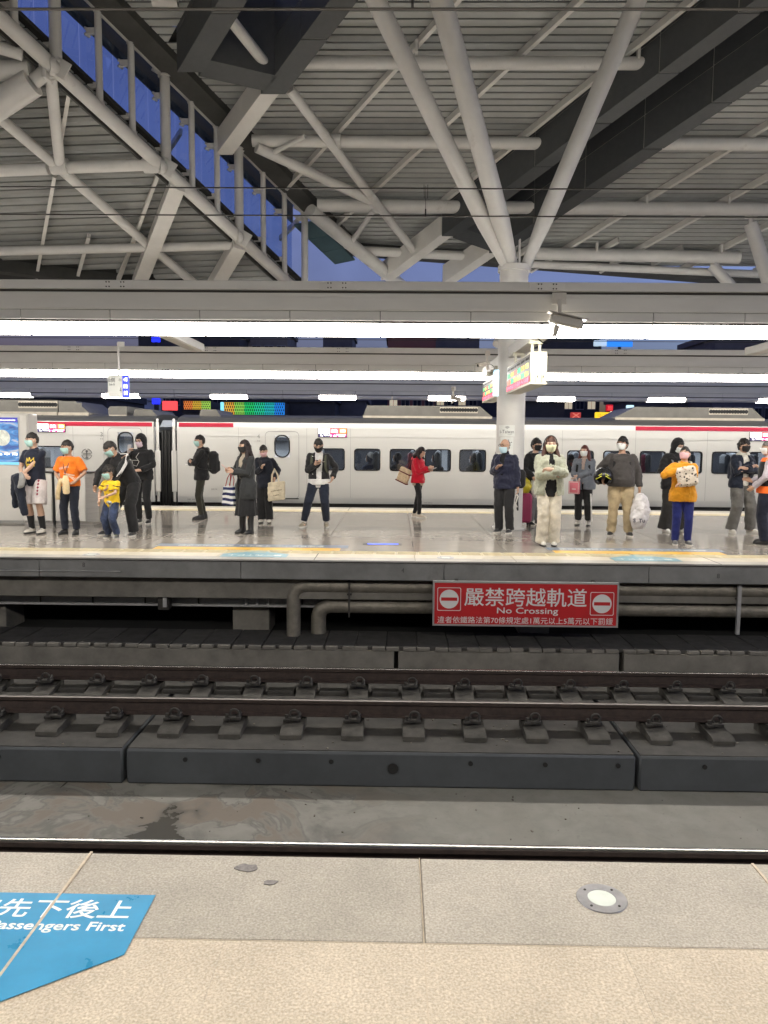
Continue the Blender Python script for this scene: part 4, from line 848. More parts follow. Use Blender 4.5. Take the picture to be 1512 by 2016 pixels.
# ================================================================== town behind the station
rnd = random.Random(3); mb = MB()
for k in range(150):
    a = 2 * pi * k / 150 + rnd.uniform(-.01, .01); r = rnd.uniform(150, 190); front = abs(math.degrees(math.atan2(sin(a - pi / 2), cos(a - pi / 2)))) < 40
    h = rnd.uniform(8, 14) if front else rnd.uniform(12, 30); w = rnd.uniform(6, 11); mb.boxc((r * cos(a), r * sin(a), h / 2 - 2), (w, w, h), 0, Matrix.Rotation(a, 3, 'Z'))
sk_ = mb.build('horizon_screen', mat('horizon_screen_dark', (.05, .05, .06), .9, nz=(.3, .3))); tag(sk_, 'ring of dark far off town blocks added to hide the red horizon', 'skyline', kind='stuff')  # invented ring of blocks, added to cut off the red horizon glow
def building(x0, x1, ytop, Y, m, label, cols, rows, lit=0., win=None, z0=-2, depth=6):
    a = atY(x0, ytop, Y); b = atY(x1, ytop, Y); zt = max(a.z, b.z); t = empty('building', ((a.x + b.x) / 2, Y, z0)); tag(t, label, 'building')
    def K(mb, n, mm, par=None):
        o = mb.build(n, mm, par or t)
        if not par: o.matrix_parent_inverse = Matrix.Translation(-t.location)
        return o
    K(MB().box((a.x, Y, z0), (b.x, Y + depth, zt)), 'wall', m); K(MB().box((a.x - .15, Y - .15, zt), (b.x + .15, Y + depth, zt + .35)), 'parapet', m)
    W_ = (b.x - a.x) / cols; wm = win or mat('far_window_dark', (.02, .025, .04), .15)
    wl_ = mat('far_window_lit', (.9, .75, .5), .5, emit=.5)
    for r in range(rows):
        for c in range(cols):
            zz = zt - 1.0 - r * 3.1; xx = a.x + W_ * (c + .5)
            f = K(MB().box((xx - W_ * .36, Y - .05, zz - 1.5), (xx + W_ * .36, Y - .01, zz)), 'window', mat('far_frame', (.25, .25, .27), .5)); K(MB().box((xx - W_ * .32, Y - .07, zz - 1.42), (xx - W_ * .02, Y - .052, zz - .08)).box((xx + W_ * .02, Y - .07, zz - 1.42), (xx + W_ * .32, Y - .052, zz - .08)), 'pane', wl_ if random.random() < lit else wm, f)
    return t, K, a, b, zt
BG1 = mat('wall_mauve', (.12, .115, .125), .8, nz=(2, .15)); BG2 = mat('wall_beige', (.2, .18, .165), .8, nz=(2, .15)); BG3 = mat('wall_slate', (.05, .05, .056), .7, nz=(2, .2)); BG4 = mat('wall_rust', (.22, .09, .08), .8)
building(272, 470, 660, 62, BG3, 'dark slate apartment block showing above the second beam', 7, 5, .06); building(468, 566, 656, 66, BG2, 'beige apartment block showing beside the slate one', 4, 5, .05)
building(636, 694, 661, 70, BG1, 'narrow mauve block with roof plant between the beams', 3, 5, .1); building(764, 858, 663, 58, BG4, 'rust coloured roof block left of the column', 4, 5, .04); building(858, 944, 664, 64, BG1, 'mauve tower block just left of the column', 4, 5, .1)
building(1066, 1180, 662, 60, BG3, 'dark block with red band right of the column', 5, 5, .05); building(1408, 1530, 668, 48, BG1, 'lattice fronted hall at the far right', 6, 4, .0)
building(-60, 210, 786, 40, BG3, 'dark low building above the train roof at the far left', 8, 3, .06); building(560, 660, 792, 44, BG3, 'dark building with pale window grid beside the coloured facade', 4, 3, .3, mat('far_window_grey', (.25, .27, .33), .2)); building(655, 720, 790, 47, BG1, 'mauve building behind the train roof', 3, 3, .1)
building(1022, 1112, 792, 44, BG3, 'dark building right of the column behind the train', 4, 3, .1); building(1240, 1420, 790, 52, BG1, 'pale building behind the right roof unit', 6, 3, .1); building(205, 262, 784, 50, mat('wall_pale', (.5, .5, .55), .7), 'pale building with grey curtain wall behind the sign', 3, 3, .0, mat('far_window_grey', (.25, .27, .33)))
def lit_sign(x0, y0, x1, y1, Y, colr, s, label, txt=None, tc=(1, 1, 1)):
    a = atY(x0, y1, Y); b = atY(x1, y0, Y); o = MB().box((a.x, Y - .25, a.z), (b.x, Y, b.z), .03).build('lit_sign', mat('neon_%d' % int(x0), colr, .5, emit=s)); tag(o, label, 'sign')
    # posts down to the roofs
    MB().box(((a.x + b.x) / 2 - .1, Y - .15, -2), ((a.x + b.x) / 2 + .1, Y - .02, a.z)).build('post', STEEL_D, o)
    if txt: text('lettering', txt, .5, mat('neon_text_%d' % int(x0), tc, .5, emit=s), o, face_cam(((a.x + b.x) / 2, Y - .27, (a.z + b.z) / 2)), width=(b.x - a.x) * .8, height=(b.z - a.z) * .7)
    return o
# rainbow lit lattice facades
def lattice(x0, x1, y0, y1, Y, cols, label):
    t = empty('lit_facade', (atY((x0 + x1) / 2, y1, Y).x, Y, -2)); tag(t, label, 'facade'); a = atY(x0, y1, Y); b = atY(x1, y0, Y); n = int((x1 - x0) / 4); q = (b.x - a.x) / n; rows = 4; hz = (b.z - a.z) / rows
    def K(mb, nn, m): o = mb.build(nn, m, t); o.matrix_parent_inverse = Matrix.Translation(-t.location); return o
    K(MB().box((a.x, Y + .1, -2), (b.x, Y + 3, b.z)), 'wall', BG3)
    step = max(1, n // len(cols))
    for i, c in enumerate(cols):
        xa_ = a.x + (b.x - a.x) * i / len(cols); xb_ = a.x + (b.x - a.x) * (i + 1) / len(cols); m = mat('facade_%d_%d' % (x0, i), c, .5, emit=.8); mb = MB()
        K(mb.box((xa_, Y - .02, a.z), (xb_, Y + .05, b.z)), 'light_band', m)
    fr = mat('lattice_black', (.01, .01, .012), .5); mb = MB()
    for r in range(rows):
        for c in range(n): 
            xx = a.x + q * (c + (.5 if r % 2 else 0)); mb.prism([V((xx, Y - .06, a.z + hz * r)), V((xx + q * .42, Y - .06, a.z + hz * (r + .5))), V((xx, Y - .06, a.z + hz * (r + 1))), V((xx - q * .2, Y - .06, a.z + hz * (r + .5)))], (0, .02, 0))
    o = K(mb, 'lattice', fr); o['kind'] = 'stuff'
    K(MB().box((a.x - .1, Y - .1, a.z - .2), (b.x + .1, Y + .05, a.z)).box((a.x - .1, Y - .1, b.z), (b.x + .1, Y + .05, b.z + .15)), 'rim', fr)
lattice(362, 414, 790, 806, 42, [(.9, .25, .05), (.8, .5, .05), (.4, .7, .1)], 'short lattice facade lit orange to green behind the train'); lattice(442, 560, 793, 816, 42, [(.8, .4, .05), (.3, .7, .1), (.02, .6, .15), (.02, .6, .3), (.02, .5, .5), (.02, .25, .8)], 'long lattice facade lit green to blue behind the train')
lit_sign(322, 790, 350, 808, 42, (.9, .08, .08), 1.2, 'red glowing glass sign left of the lattice facades'); lit_sign(302, 784, 316, 796, 38, (.02, .03, 1), 1.5, 'deep blue glowing sign above the train gangway'); lit_sign(436, 792, 441, 818, 41.8, (.25, .75, .9), 1.2, 'thin pale cyan upright light beside the lattice facade'); lit_sign(309, 816, 321, 820, 36, (.9, .05, .7), 1.2, 'small magenta light above the gangway')
lit_sign(300, 664, 316, 674, 60, (.02, .04, 1), 1.2, 'small blue sign on the slate apartment block'); lit_sign(1194, 672, 1244, 683, 56, (.03, .25, .9), 1.0, 'bright blue rooftop sign right of the column'); lit_sign(1168, 671, 1193, 682, 56.5, (.55, .7, .8), .8, 'pale rooftop sign beside the bright blue one')
lit_sign(1170, 812, 1200, 830, 40, (.9, .6, .02), 1.2, 'yellow neon sign above the train with dark strokes', '丰泉', (.5, .2, .02)); lit_sign(1200, 810, 1214, 828, 40.2, (.95, .9, .6), 1.3, 'cream lit sign panel beside the yellow one'); lit_sign(1192, 797, 1205, 810, 43, (.5, .01, .02), .9, 'dark red neon board above the yellow sign', '旅', (1, .1, .1)); lit_sign(1122, 812, 1142, 824, 43, (.5, .05, .04), .7, 'small red sign right of the column behind the train', 'X', (1, .3, .2)); lit_sign(1130, 826, 1158, 831, 41, (.9, .4, .05), .9, 'low orange strip sign above the train roof'); lit_sign(1232, 798, 1246, 805, 45, (.6, .85, .9), 1.2, 'small pale square lamp sign above the train')
# ================================================================== signs and fittings
# ---- red no-crossing sign hung under the far platform edge
SR = mat('sign_red', (.52, .02, .025), .4, nz=(6, .06)); SW = mat('sign_white', (.74, .74, .73), .5); ALU = mat('sign_frame_alu', (.6, .6, .6), .35, .7)
s = empty('track_sign', (1.715, 9.98, -.81)); tag(s, 'red rectangular sign forbidding crossing of the tracks, under the far platform', 'sign')
hw, z0, z1 = 1.2, .01, .575
MB().box((-hw, -.02, z0), (hw, .02, z1), .004).build('panel', SR, s)
for mn, mx in (((-hw - .015, -.03, z0 - .015), (hw + .015, .025, z0 + .008)), ((-hw - .015, -.03, z1 - .008), (hw + .015, .025, z1 + .015)), ((-hw - .0152, -.0302, z0 + .008), (-hw + .008, .0252, z1 - .008)), ((hw - .008, -.0302, z0 + .008), (hw + .0152, .0252, z1 - .008))): MB().box(mn, mx).build('frame', ALU, s)
def sg(body, x, z, w, h, bold): return text('lettering', body, .2, SW, s, face_cam((x, -.0225, z)), width=w, height=h, bold=bold, extrude=.0015)
sg('嚴禁跨越軌道', -.0, .385, 1.6, .245, .0012); sg('No Crossing', 0.03, .195, .8, .105, .0018); sg('違者依鐵路法第70條規定處1萬元以上5萬元以下罰鍰', 0, .075, 2.3, .09, 0)
for sx in (-1, 1):
    cx = sx * 1.0; cz = .33 - .02 * sx; w = .31
    O = rrect(w, w, .02, 3); I = rrect(w - .016, w - .016, .015, 3); n = len(O); MB().add([V((cx + p[0], -.023, cz + p[1])) for p in O] + [V((cx + p[0], -.023, cz + p[1])) for p in I], [(j, (j + 1) % n, (j + 1) % n + n, j + n) for j in range(n)]).build('pictogram_border', SW, s)
    MB().tube((cx, -.0205, cz), (cx, -.0235, cz), .125, n=40).build('pictogram_disc', SW, s); MB().box((cx - .105, -.0255, cz - .022), (cx + .105, -.0236, cz + .022)).build('pictogram_bar', SR, s)
for x in (-.9, .9): MB().box((x - .02, .02, .4), (x + .02, .1, .6)).build('hanger', STEEL_D, s)
CH = mat('chalk_grey', (.05, .05, .05), .8)
for body, px_, py in (('8', 165, 1112), ('4', 793, 1123), ('8', 1414, 1134)):
    p = atY(px_, py, 10.08); text('painted_number', body, .08, CH, fp, face_cam((p.x, 10.077, p.z)), height=.06, width=.035, extrude=.0006)
a, b = atY(0, 1124, 10.07), atY(237, 1125, 10.07); cd = MB().path([(X0, 10.065, a.z), (b.x, 10.065, b.z)], .009, 6).build('conduit', ALU); tag(cd, 'thin pale conduit along the far platform edge beam', 'conduit')
# ---- bullet camera on the first beam
CAMW = mat('camera_body', (.5, .47, .42), .45, nz=(8, .05))
def cctv(p, rz, s, label, drop, post_top):
    t = empty('security_camera', p); tag(t, label, 'security camera'); t.scale = (s, s, s); R = Matrix.Rotation(radians(12), 3, 'Y')
    MB().boxc((.05, 0, 0), (.46, .15, .13), .025, R).build('housing', CAMW, t); MB().boxc((.07, 0, .075), (.56, .18, .018), .006, R).build('sun_shield', mat('camera_shield', (.3, .28, .25), .5), t)
    MB().tube((.27, 0, -.055), (.29, 0, -.06), .05, n=16).build('lens', BLACK, t); MB().tube((-.07, 0, -.06), (-.1, 0, -.2), .045, .03, n=14).build('mount', CAMW, t)
    pts = [V((-.17 - .155 * sin(q) - .02, .03, -.07 - .145 * (1 - cos(q)) + .06)) for q in [pi * k / 12 for k in range(13)]]; MB().path(pts, .01, 6).build('cable', BLACK, t)
    if post_top: MB().box((-.05, .09, .05), (.01, .13, post_top), .004).box((-.12, .13, post_top - .06), (.08, .15, post_top + .1), .004).build('bracket', CAMW, t); MB().tube((-.1, .13, -.19), (-.02, .11, .1), .02, n=8).build('arm', CAMW, t)
    t.rotation_euler = (0, 0, rz); return t
p = atY(1108, 634, 10.5); cctv((p.x - .02, 10.45, p.z), 0, .95, 'grey bullet security camera bracketed on the first light beam', 0, .32)
p = atY(905, 785, 16.5); cctv((p.x, 18.0, atY(905, 785, 18.0).z), .2, .55, 'small dark security camera hanging before the train beside the column', 0, .4)
p = atY(962, 716, 13.6); cctv((p.x - .05, 13.7, p.z), radians(200), .5, 'tan security camera fixed left of the column head', 0, .35)
# ---- departure boards hung along the column
def board(y0, y1, x, z0, z1, label):
    t = empty('departure_board', (x, (y0 + y1) / 2, z0)); tag(t, label, 'display board', 'departure boards by the column'); L_ = (y1 - y0) / 2; H = z1 - z0
    BC = mat('board_cream', (.5, .48, .38), .45); MB().box((-.12, -L_, .02), (.12, L_, H), .012).build('housing', BC, t); MB().box((-.13, -L_ - .004, .0), (.13, L_, .03), .006).build('base_tray', BC, t)
    for xx in (-.045, .045): MB().box((xx - .003, -L_ - .006, .03), (xx + .003, -L_ - .001, H - .01)).build('groove', mat('groove_olive', (.3, .29, .2), .6), t)
    for xx in (-.01, .075): MB().box((xx - .012, -L_ - .007, .1), (xx + .0, -L_ - .002, .13)).build('lock', STEEL_D, t)
    MB().box((-.124, -L_ + .03, .04), (-.12, L_ - .03, H - .03)).build('screen', mat('screen_dark', (.035, .032, .028), .4), t)
    cols = [(.05, .7, .2), (.9, .6, .1), (.9, .15, .08), (.05, .7, .3), (.9, .45, .1), (.8, .75, .2)]; rnd = random.Random(int(y0 * 10))
    txts = ['自強', '424', '台東', '山線', '17:42', '準點', '區間', '1254', '苗栗', '海線', '17:50', '晚5']
    for r_, zf in ((0, .62), (1, .38)):
        for c in range(6):
            yy = L_ - .12 - (2 * L_ - .24) * (c + .5) / 6
            M_ = Matrix.Translation((-.126, yy, H * zf)) @ Matrix.Rotation(-pi / 2, 4, 'Z') @ Matrix.Rotation(pi / 2, 4, 'X')
            text('led_text', txts[r_ * 6 + c], .1, mat('led_col_%d' % ((c + r_ * 2) % 6), cols[(c + r_ * 2) % 6], .5, emit=1.3), t, M_, width=(2 * L_ - .24) / 6 * .85, height=H * .17, extrude=.001, bold=.004)
    MB().box((-.128, -L_ + .05, .05), (-.1245, L_ - .05, H * .27)).build('led_band', mat('led_band_red', (.5, .01, .04), .5, emit=.9), t)
    text('led_text', '請勿跨越月台黃線 小心列車', .1, mat('led_hot', (1, .12, .2), .5, emit=2.5), t, Matrix.Translation((-.13, 0, H * .165)) @ Matrix.Rotation(-pi / 2, 4, 'Z') @ Matrix.Rotation(pi / 2, 4, 'X'), width=2 * L_ - .2, height=H * .16, extrude=.001)
    text('lettering', '月台  車次  往  經由  開車  備註', .1, BLACK, t, Matrix.Translation((-.126, 0, H * .83)) @ Matrix.Rotation(-pi / 2, 4, 'Z') @ Matrix.Rotation(pi / 2, 4, 'X'), width=2 * L_ - .2, height=H * .08, extrude=.001)
    for yy in (-L_ + .3, L_ - .5):
        for xx in (-.05, .06): MB().box((xx - .02, yy - .02, H), (xx + .02, yy + .02, H + .16), .004).build('hanger', BC, t)
        MB().box((-.1, yy - .05, H + .14), (.1, yy + .05, H + .2), .005).box((-.02, yy - .03, H + .2), (.03, yy + .03, 3.12 - z0)).build('crossbar', BC, t)
    return t
board(11.35, 13.75, 2.06, atY(1050, 757, 11.35).z, atY(1050, 692, 11.35).z, 'cream edged departure board hung in front of the column'); board(14.9, 17.0, 2.0, atY(955, 793, 16).z + .05, atY(960, 745, 15.5).z + .02, 'departure board hung behind the column, mostly hidden')
pn = atY(990, 750, 13.72); ps = MB().box((pn.x - .16, 13.78, pn.z - .26), (pn.x - .06, 13.82, pn.z + .2), .006).build('light_box', mat('lit_panel_pale', (.55, .8, .95), .5, emit=1.1)); tag(ps, 'pale blue lit sign edge beside the front departure board', 'sign')
# ---- wifi poster and notice on the column
def col_plate(px0, py0, px1, py1, m, name, label, cat):
    a = atY(px0, py1, 14.0); b = atY(px1, py0, 14.0); mb = MB(); r = .2565; n = 10; rings = []
    xs_ = [a.x + (b.x - a.x) * k / n for k in range(n + 1)]
    for rr in (r, r + .003):
        pass
    vs = []; fs = []
    for x in xs_:
        y = 14.27 - math.sqrt(max(0, r * r - (x - 2.1) ** 2)); 
        for dy, z in ((-.003, a.z), (-.003, b.z), (.0, b.z), (.0, a.z)): vs.append(V((x, y + dy, z)))
    for k in range(n):
        for j in range(4): fs.append((4 * k + j, 4 * k + (j + 1) % 4, 4 * k + 4 + (j + 1) % 4, 4 * k + 4 + j))
    fs += [(0, 1, 2, 3), (4 * n, 4 * n + 3, 4 * n + 2, 4 * n + 1)]
    o = MB().add(vs, fs).build(name, m); tag(o, label, cat); return o, a, b
PAPER = mat('poster_white', (.72, .73, .7), .5); INKG = mat('ink_grey', (.09, .09, .09), .6)
po, a, b = col_plate(984, 837, 1014, 859, PAPER, 'wifi_poster', 'white wireless network poster on the round column', 'poster')
def on_col(me_obj, lift=.0045):
    for v in me_obj.data.vertices: 
        v.co.y = 14.27 - math.sqrt(max(.01, .2565 ** 2 - (v.co.x - 2.1) ** 2)) - lift
cx, cz = (a.x + b.x) / 2, (a.z + b.z) / 2
on_col(text('lettering', 'i-Taiwan', .07, INKG, po, face_cam((cx, 14, cz - .015)), width=.235, height=.062, extrude=0)); on_col(text('lettering', 'hotspot', .02, INKG, po, face_cam((cx + .05, 14, cz - .065)), width=.08, height=.018, extrude=0))
for k, r in enumerate((.018, .034, .05)):
    pts = [V((cx + r * cos(radians(q)), 14, cz + .03 + r * sin(radians(q)) * .9)) for q in range(40, 141, 10)]; o = MB().path(pts, .0035, 5).build('wifi_arc', INKG, po); on_col(o, .004)
po2, a, b = col_plate(986, 861, 1011, 905, PAPER, 'column_notice', 'white notice with dark arrow below the wireless poster', 'notice')
o = MB().prism([V((b.x - .1, 14, b.z - .03)), V((b.x - .02, 14, b.z - .09)), V((b.x - .07, 14, b.z - .12))], (0, .001, 0)).build('arrow', INKG, po2); on_col(o, .0045)
# ---- hanging platform sign B
p = atY(236, 782, 13.9); t = empty('platform_sign', (p.x, 13.9, p.z)); tag(t, 'hanging white platform sign with black letters and blue lit edge', 'sign')
H = atY(236, 738, 13.9).z - p.z; SWL = mat('sign_lit_white', (.75, .76, .72), .5, emit=.12)
MB().prism([(-.235, .06, 0), (-.02, -.02, 0), (-.02, .02, 0), (-.235, .1, 0)], (0, 0, H)).build('front_panel', SWL, t); MB().prism([(-.018, -.02, 0), (.05, .0, 0), (.05, .05, 0), (-.018, .02, 0)], (0, 0, H)).build('side_panel', SWL, t)
MB().prism([(.052, .0, -.01), (.15, .04, -.01), (.15, .09, -.01), (.052, .05, -.01)], (0, 0, H + .01)).build('blue_panel', mat('led_panel_blue', (.03, .05, .55), .5, emit=.8), t)
MB().box((-.035, .01, -.005), (-.005, .04, 3.12 + .2 - p.z), .003).box((-.03, .02, 3.05 + .2 - p.z), (.09, .05, 3.13 + .2 - p.z)).build('pole', PAINT, t)
Rz_ = math.atan2(-.08, .215)
def sgt(body, u, z, w, h, m, c0, c1, off=-.004, bold=0):
    c0 = V((*c0, 0)); c1 = V((*c1, 0)); d = (c1 - c0); q = c0 + d * u; ang = math.atan2(d.y, d.x); M_ = Matrix.Translation((q.x, q.y, z)) @ Matrix.Rotation(ang, 4, 'Z') @ Matrix.Translation((0, off, 0)) @ Matrix.Rotation(pi / 2, 4, 'X'); text('lettering', body, .1, m, t, M_, width=w, height=h, extrude=.001, bold=bold)
sgt('B側', .4, H - .09, .14, .08, INKG, (-.235, .06), (-.02, -.02)); sgt('Side B', .4, H - .17, .13, .035, INKG, (-.235, .06), (-.02, -.02)); sgt('4', .55, .13, .03, .1, INKG, (-.018, -.02), (.05, 0)); sgt('月台', .5, H - .09, .05, .05, INKG, (-.018, -.02), (.05, 0))
for k, q in enumerate(('4車', '自強', '台東')): sgt(q, .5, H * (.8 - .3 * k), .07, .08, LW, (.052, 0), (.15, .04))
# ---- information cabinet with glowing poster, and low barrier behind the boys
WHC = mat('cabinet_white', (.6, .58, .54), .35, nz=(3, .04)); BRUSH = mat('brushed_steel', (.42, .4, .37), .35, .8, nz=(4, .1), stretch=(1, 1, 12))
a = atZ(40, 1028, 0); Yc = 14.3; xr = atY(57, 900, Yc).x; xl = xr - 1.35; zt = atY(40, 814, Yc).z
t = empty('information_cabinet', ((xl + xr) / 2, Yc, 0)); tag(t, 'tall white cabinet with glowing blue advertising poster at the left', 'cabinet'); w = (xr - xl) / 2
MB().box((-w, .02, .05), (w, .4, zt), .02).build('housing', WHC, t); MB().box((-w + .03, 0, .05), (w - .03, .02, .85), .006).build('lower_panel', WHC, t); MB().box((w - .16, -.005, .9), (w - .02, .02, zt - .03), .006).build('side_trim', WHC, t)
pz0, pz1 = atY(30, 915, Yc).z, atY(30, 822, Yc).z; pxr = atY(37, 900, Yc).x - t.location.x
pm = bpy.data.materials.new('poster_art'); pm.use_nodes = True; n = pm.node_tree.nodes; L = pm.node_tree.links; bs = n['Principled BSDF']; tc = n.new('ShaderNodeTexCoord'); no = n.new('ShaderNodeTexNoise'); no.inputs['Scale'].default_value = 2.2; no.inputs['Detail'].default_value = 8; no.inputs['Distortion'].default_value = 1.5; mp = n.new('ShaderNodeMapping'); mp.inputs['Scale'].default_value = (1, 1, 3); L.new(tc.outputs['Object'], mp.inputs[0]); L.new(mp.outputs[0], no.inputs[0]); rp = n.new('ShaderNodeValToRGB'); e = rp.color_ramp.elements; e[0].position = .35; e[0].color = (.03, .05, .2, 1); e[1].position = .75; e[1].color = (.65, .5, .35, 1); k = e.new(.55); k.color = (.06, .2, .42, 1); L.new(no.outputs['Fac'], rp.inputs[0]); L.new(rp.outputs[0], bs.inputs['Base Color']); L.new(rp.outputs[0], bs.inputs['Emission Color']); bs.inputs['Emission Strength'].default_value = .9
po = MB().box((pxr - .75, .0, pz0), (pxr, .018, pz1), .004).build('poster', pm, t); MB().box((pxr - .75, -.003, pz1 - .09), (pxr, -.0005, pz1)).build('poster_header', mat('poster_indigo', (.05, .05, .35), .5, emit=.6), po); MB().ell((pxr - .3, .0, pz0 + .5), .15, .004, .15, nu=24, nv=14).build('poster_sphere', mat('poster_pearl', (.6, .62, .55), .5, nz=(9, .4), emit=.3), po)
text('poster_lettering', 'Announcements', .05, LW, po, face_cam((pxr - .2, -.005, pz1 - .045)), width=.32, height=.03, extrude=.0005); text('poster_lettering', '北 中 南', .05, LW, po, face_cam((pxr - .22, -.002, pz0 + .2)), width=.4, height=.05, extrude=.0005); MB().box((pxr - .75, -.003, pz0), (pxr, -.0005, pz0 + .05)).build('poster_footer', mat('poster_cyan', (.2, .55, .7), .5, emit=.6), po)
t = empty('low_barrier', (atZ(110, 1035, 0).x, 14.05, 0)); x0_, x1_ = atY(42, 1030, 14.0).x - t.location.x, atY(168, 1030, 14.0).x - t.location.x; xm = atY(104, 1030, 14).x - t.location.x; tag(t, 'low brushed steel cabinet with dark central joint behind the two boys', 'cabinet'); zt = atY(120, 932, 14).z
for a_, b_ in ((x0_, xm - .022), (xm + .022, x1_)): MB().box((a_, 0, .06), (b_, .5, zt), .02).build('door_panel', WHC, t)
MB().box((xm - .021, .006, .0), (xm + .021, .49, zt + .0), .004).build('central_joint', BLACK, t); MB().box((x0_ + .02, .03, 0), (x1_ + .12, .5, .06)).build('plinth', BRUSH, t); MB().prism([(x1_ + .002, .0, .06), (x1_ + .19, .12, .06), (x1_ + .19, .5, .06), (x1_ + .002, .5, .06)], (0, 0, zt - .06)).build('end_panel', BRUSH, t); MB().box((x0_, -.01, zt + .001), (x1_ + .12, .5, zt + .03), .008).build('top_cap', STEEL_D, t)
# ================================================================== people
def cloud(name, size, depth=2):
    t = bpy.data.textures.new(name, 'CLOUDS'); t.noise_scale = size; t.noise_depth = depth; t.noise_basis = 'ORIGINAL_PERLIN'; return t
FOLD, FINE, FLUFF = cloud('fold', .1), cloud('fine', .035), cloud('fluff', .02)
def el(c, R, rx, ry, n=16, e=1.0):
    c = V(c); return [c + R @ V((rx * cos(t), ry * sin(t), 0)) for t in [2 * pi * k / n for k in range(n)]]
def limb(mb, pts, rad, n=12, flat=1.0):
    pts = [V(p) for p in pts]; P_ = []; R_ = []
    mb.path(pts, rad, n)
    mb.ell(pts[0], rad[0], rad[0], rad[0], nu=10, nv=6); mb.ell(pts[-1], rad[-1], rad[-1], rad[-1], nu=10, nv=6)
def ik(a, b, l1, l2, pole):
    a, b = V(a), V(b); d = b - a; D = d.length; m = (l1 + l2) * .999
    if D > m: b = a + d * (m / D); d = b - a; D = m
    x = (l1 * l1 - l2 * l2 + D * D) / (2 * D); h = math.sqrt(max(0, l1 * l1 - x * x)); u = d.normalized(); p = V(pole); p = p - u * p.dot(u)
    p = p.normalized() if p.length > 1e-4 else V((0, 1, 0)); return a + u * x + p * h, b
def remesh(mb, vox, smooth=4, fold=0., fine=0., fluff=0., dec=None):
    me = bpy.data.meshes.new('raw'); me.from_pydata(mb.v, [], mb.f); bm = bmesh.new(); bm.from_mesh(me); bmesh.ops.recalc_face_normals(bm, faces=bm.faces); bm.to_mesh(me); bm.free()
    mods = [('REMESH', dict(mode='VOXEL', voxel_size=vox, use_smooth_shade=True)), ('SMOOTH', dict(factor=.5, iterations=smooth))]
    for t, s_ in ((FOLD, fold), (FINE, fine), (FLUFF, fluff)):
        if s_: mods.append(('DISPLACE', dict(texture=t, strength=s_ * 1.35, mid_level=.5, texture_coords='LOCAL')))
    if dec: mods.append(('DECIMATE', dict(ratio=dec)))
    r = evaluated(me, mods); bpy.data.meshes.remove(me); r.polygons.foreach_set('use_smooth', [True] * len(r.polygons)); return r
def cut(me, f):
    bm = bmesh.new(); bm.from_mesh(me); dl = [q for q in bm.faces if f(q.calc_center_median())]; bmesh.ops.delete(bm, geom=dl, context='FACES'); bm.to_mesh(me); bm.free(); return me
def shell(me, th=.012):
    r = evaluated(me, [('SOLIDIFY', dict(thickness=th, offset=-1.0))]); r.polygons.foreach_set('use_smooth', [True] * len(r.polygons)); return r
_sk = {}
def skin(k): return mat('skin_%d' % k, [(.52, .33, .235), (.45, .27, .18), (.6, .4, .3)][k], .5, nz=(30, .06), coord='obj')
def cloth(name, c, rough=.85, sheen=.15, **k): return mat('cloth_' + name, c, rough, nz=k.pop('nz', (7, .24)), bump=k.pop('bump', (260, .25, .002)), coord='obj', sheen=sheen, spec=.25, **k)
HAIR_BLK = mat('hair_black', (.012, .01, .01)); 
def hairmat(n, c): return mat('hair_' + n, c, .5, spec=.3, nz=(30, .45), coord='obj', stretch=(9, 9, .8), bump=(60, .5, .004))
HB = hairmat('ink', (.022, .019, .017)); HBR = hairmat('brown', (.07, .03, .02)); HAUB = hairmat('auburn', (.09, .022, .016)); HGR = hairmat('grizzled', (.12, .11, .105))
MASKS = dict(teal=mat('mask_teal', (.42, .66, .62), .75, nz=(40, .08), coord='obj'), white=mat('mask_pale', (.76, .78, .76), .75, nz=(40, .06), coord='obj'), black=mat('mask_black', (.015, .014, .014), .8), pink=mat('mask_pink', (.72, .45, .47), .75), lemon=mat('mask_lemon', (.75, .74, .5), .75), blue=mat('mask_blue', (.5, .68, .75), .75), lilac=mat('mask_lilac', (.68, .55, .62), .75))
EYE = mat('eye_dark', (.02, .015, .012), .3)
def hand(mb, w, d, nrm, curl, side):
    d = V(d).normalized(); nrm = V(nrm); nrm = (nrm - d * nrm.dot(d)).normalized(); s_ = d.cross(nrm) * side
    R = Matrix((s_, nrm, d)).transposed()
    mb.ell(V(w) + d * .05, .042, .02, .058, R, 10, 7); mb.path([V(w) - d * .03, V(w) + d * .03], .027, 10)
    for k, (o_, l) in enumerate(((-.028, .062), (-.009, .074), (.01, .07), (.027, .055))):
        a = V(w) + d * .09 + s_ * o_; c = curl * (1 + .1 * k); b = a + (d * cos(c) + nrm * sin(c)) * l * .5; e = b + (d * cos(2 * c) + nrm * sin(2 * c)) * l * .5
        mb.path([a - d * .02, a, b, e], [.0105, .0105, .01, .0085], 7)
    a = V(w) + d * .03 - s_ * .034; b = a + (d * .7 - s_ * .5 + nrm * .4).normalized() * .035; e = b + (d * .8 + nrm * .5 - s_ * .1).normalized() * .03
    mb.path([V(w) + d * .02 - s_ * .02, a, b, e], [.014, .013, .011, .009], 7)
class Person: pass
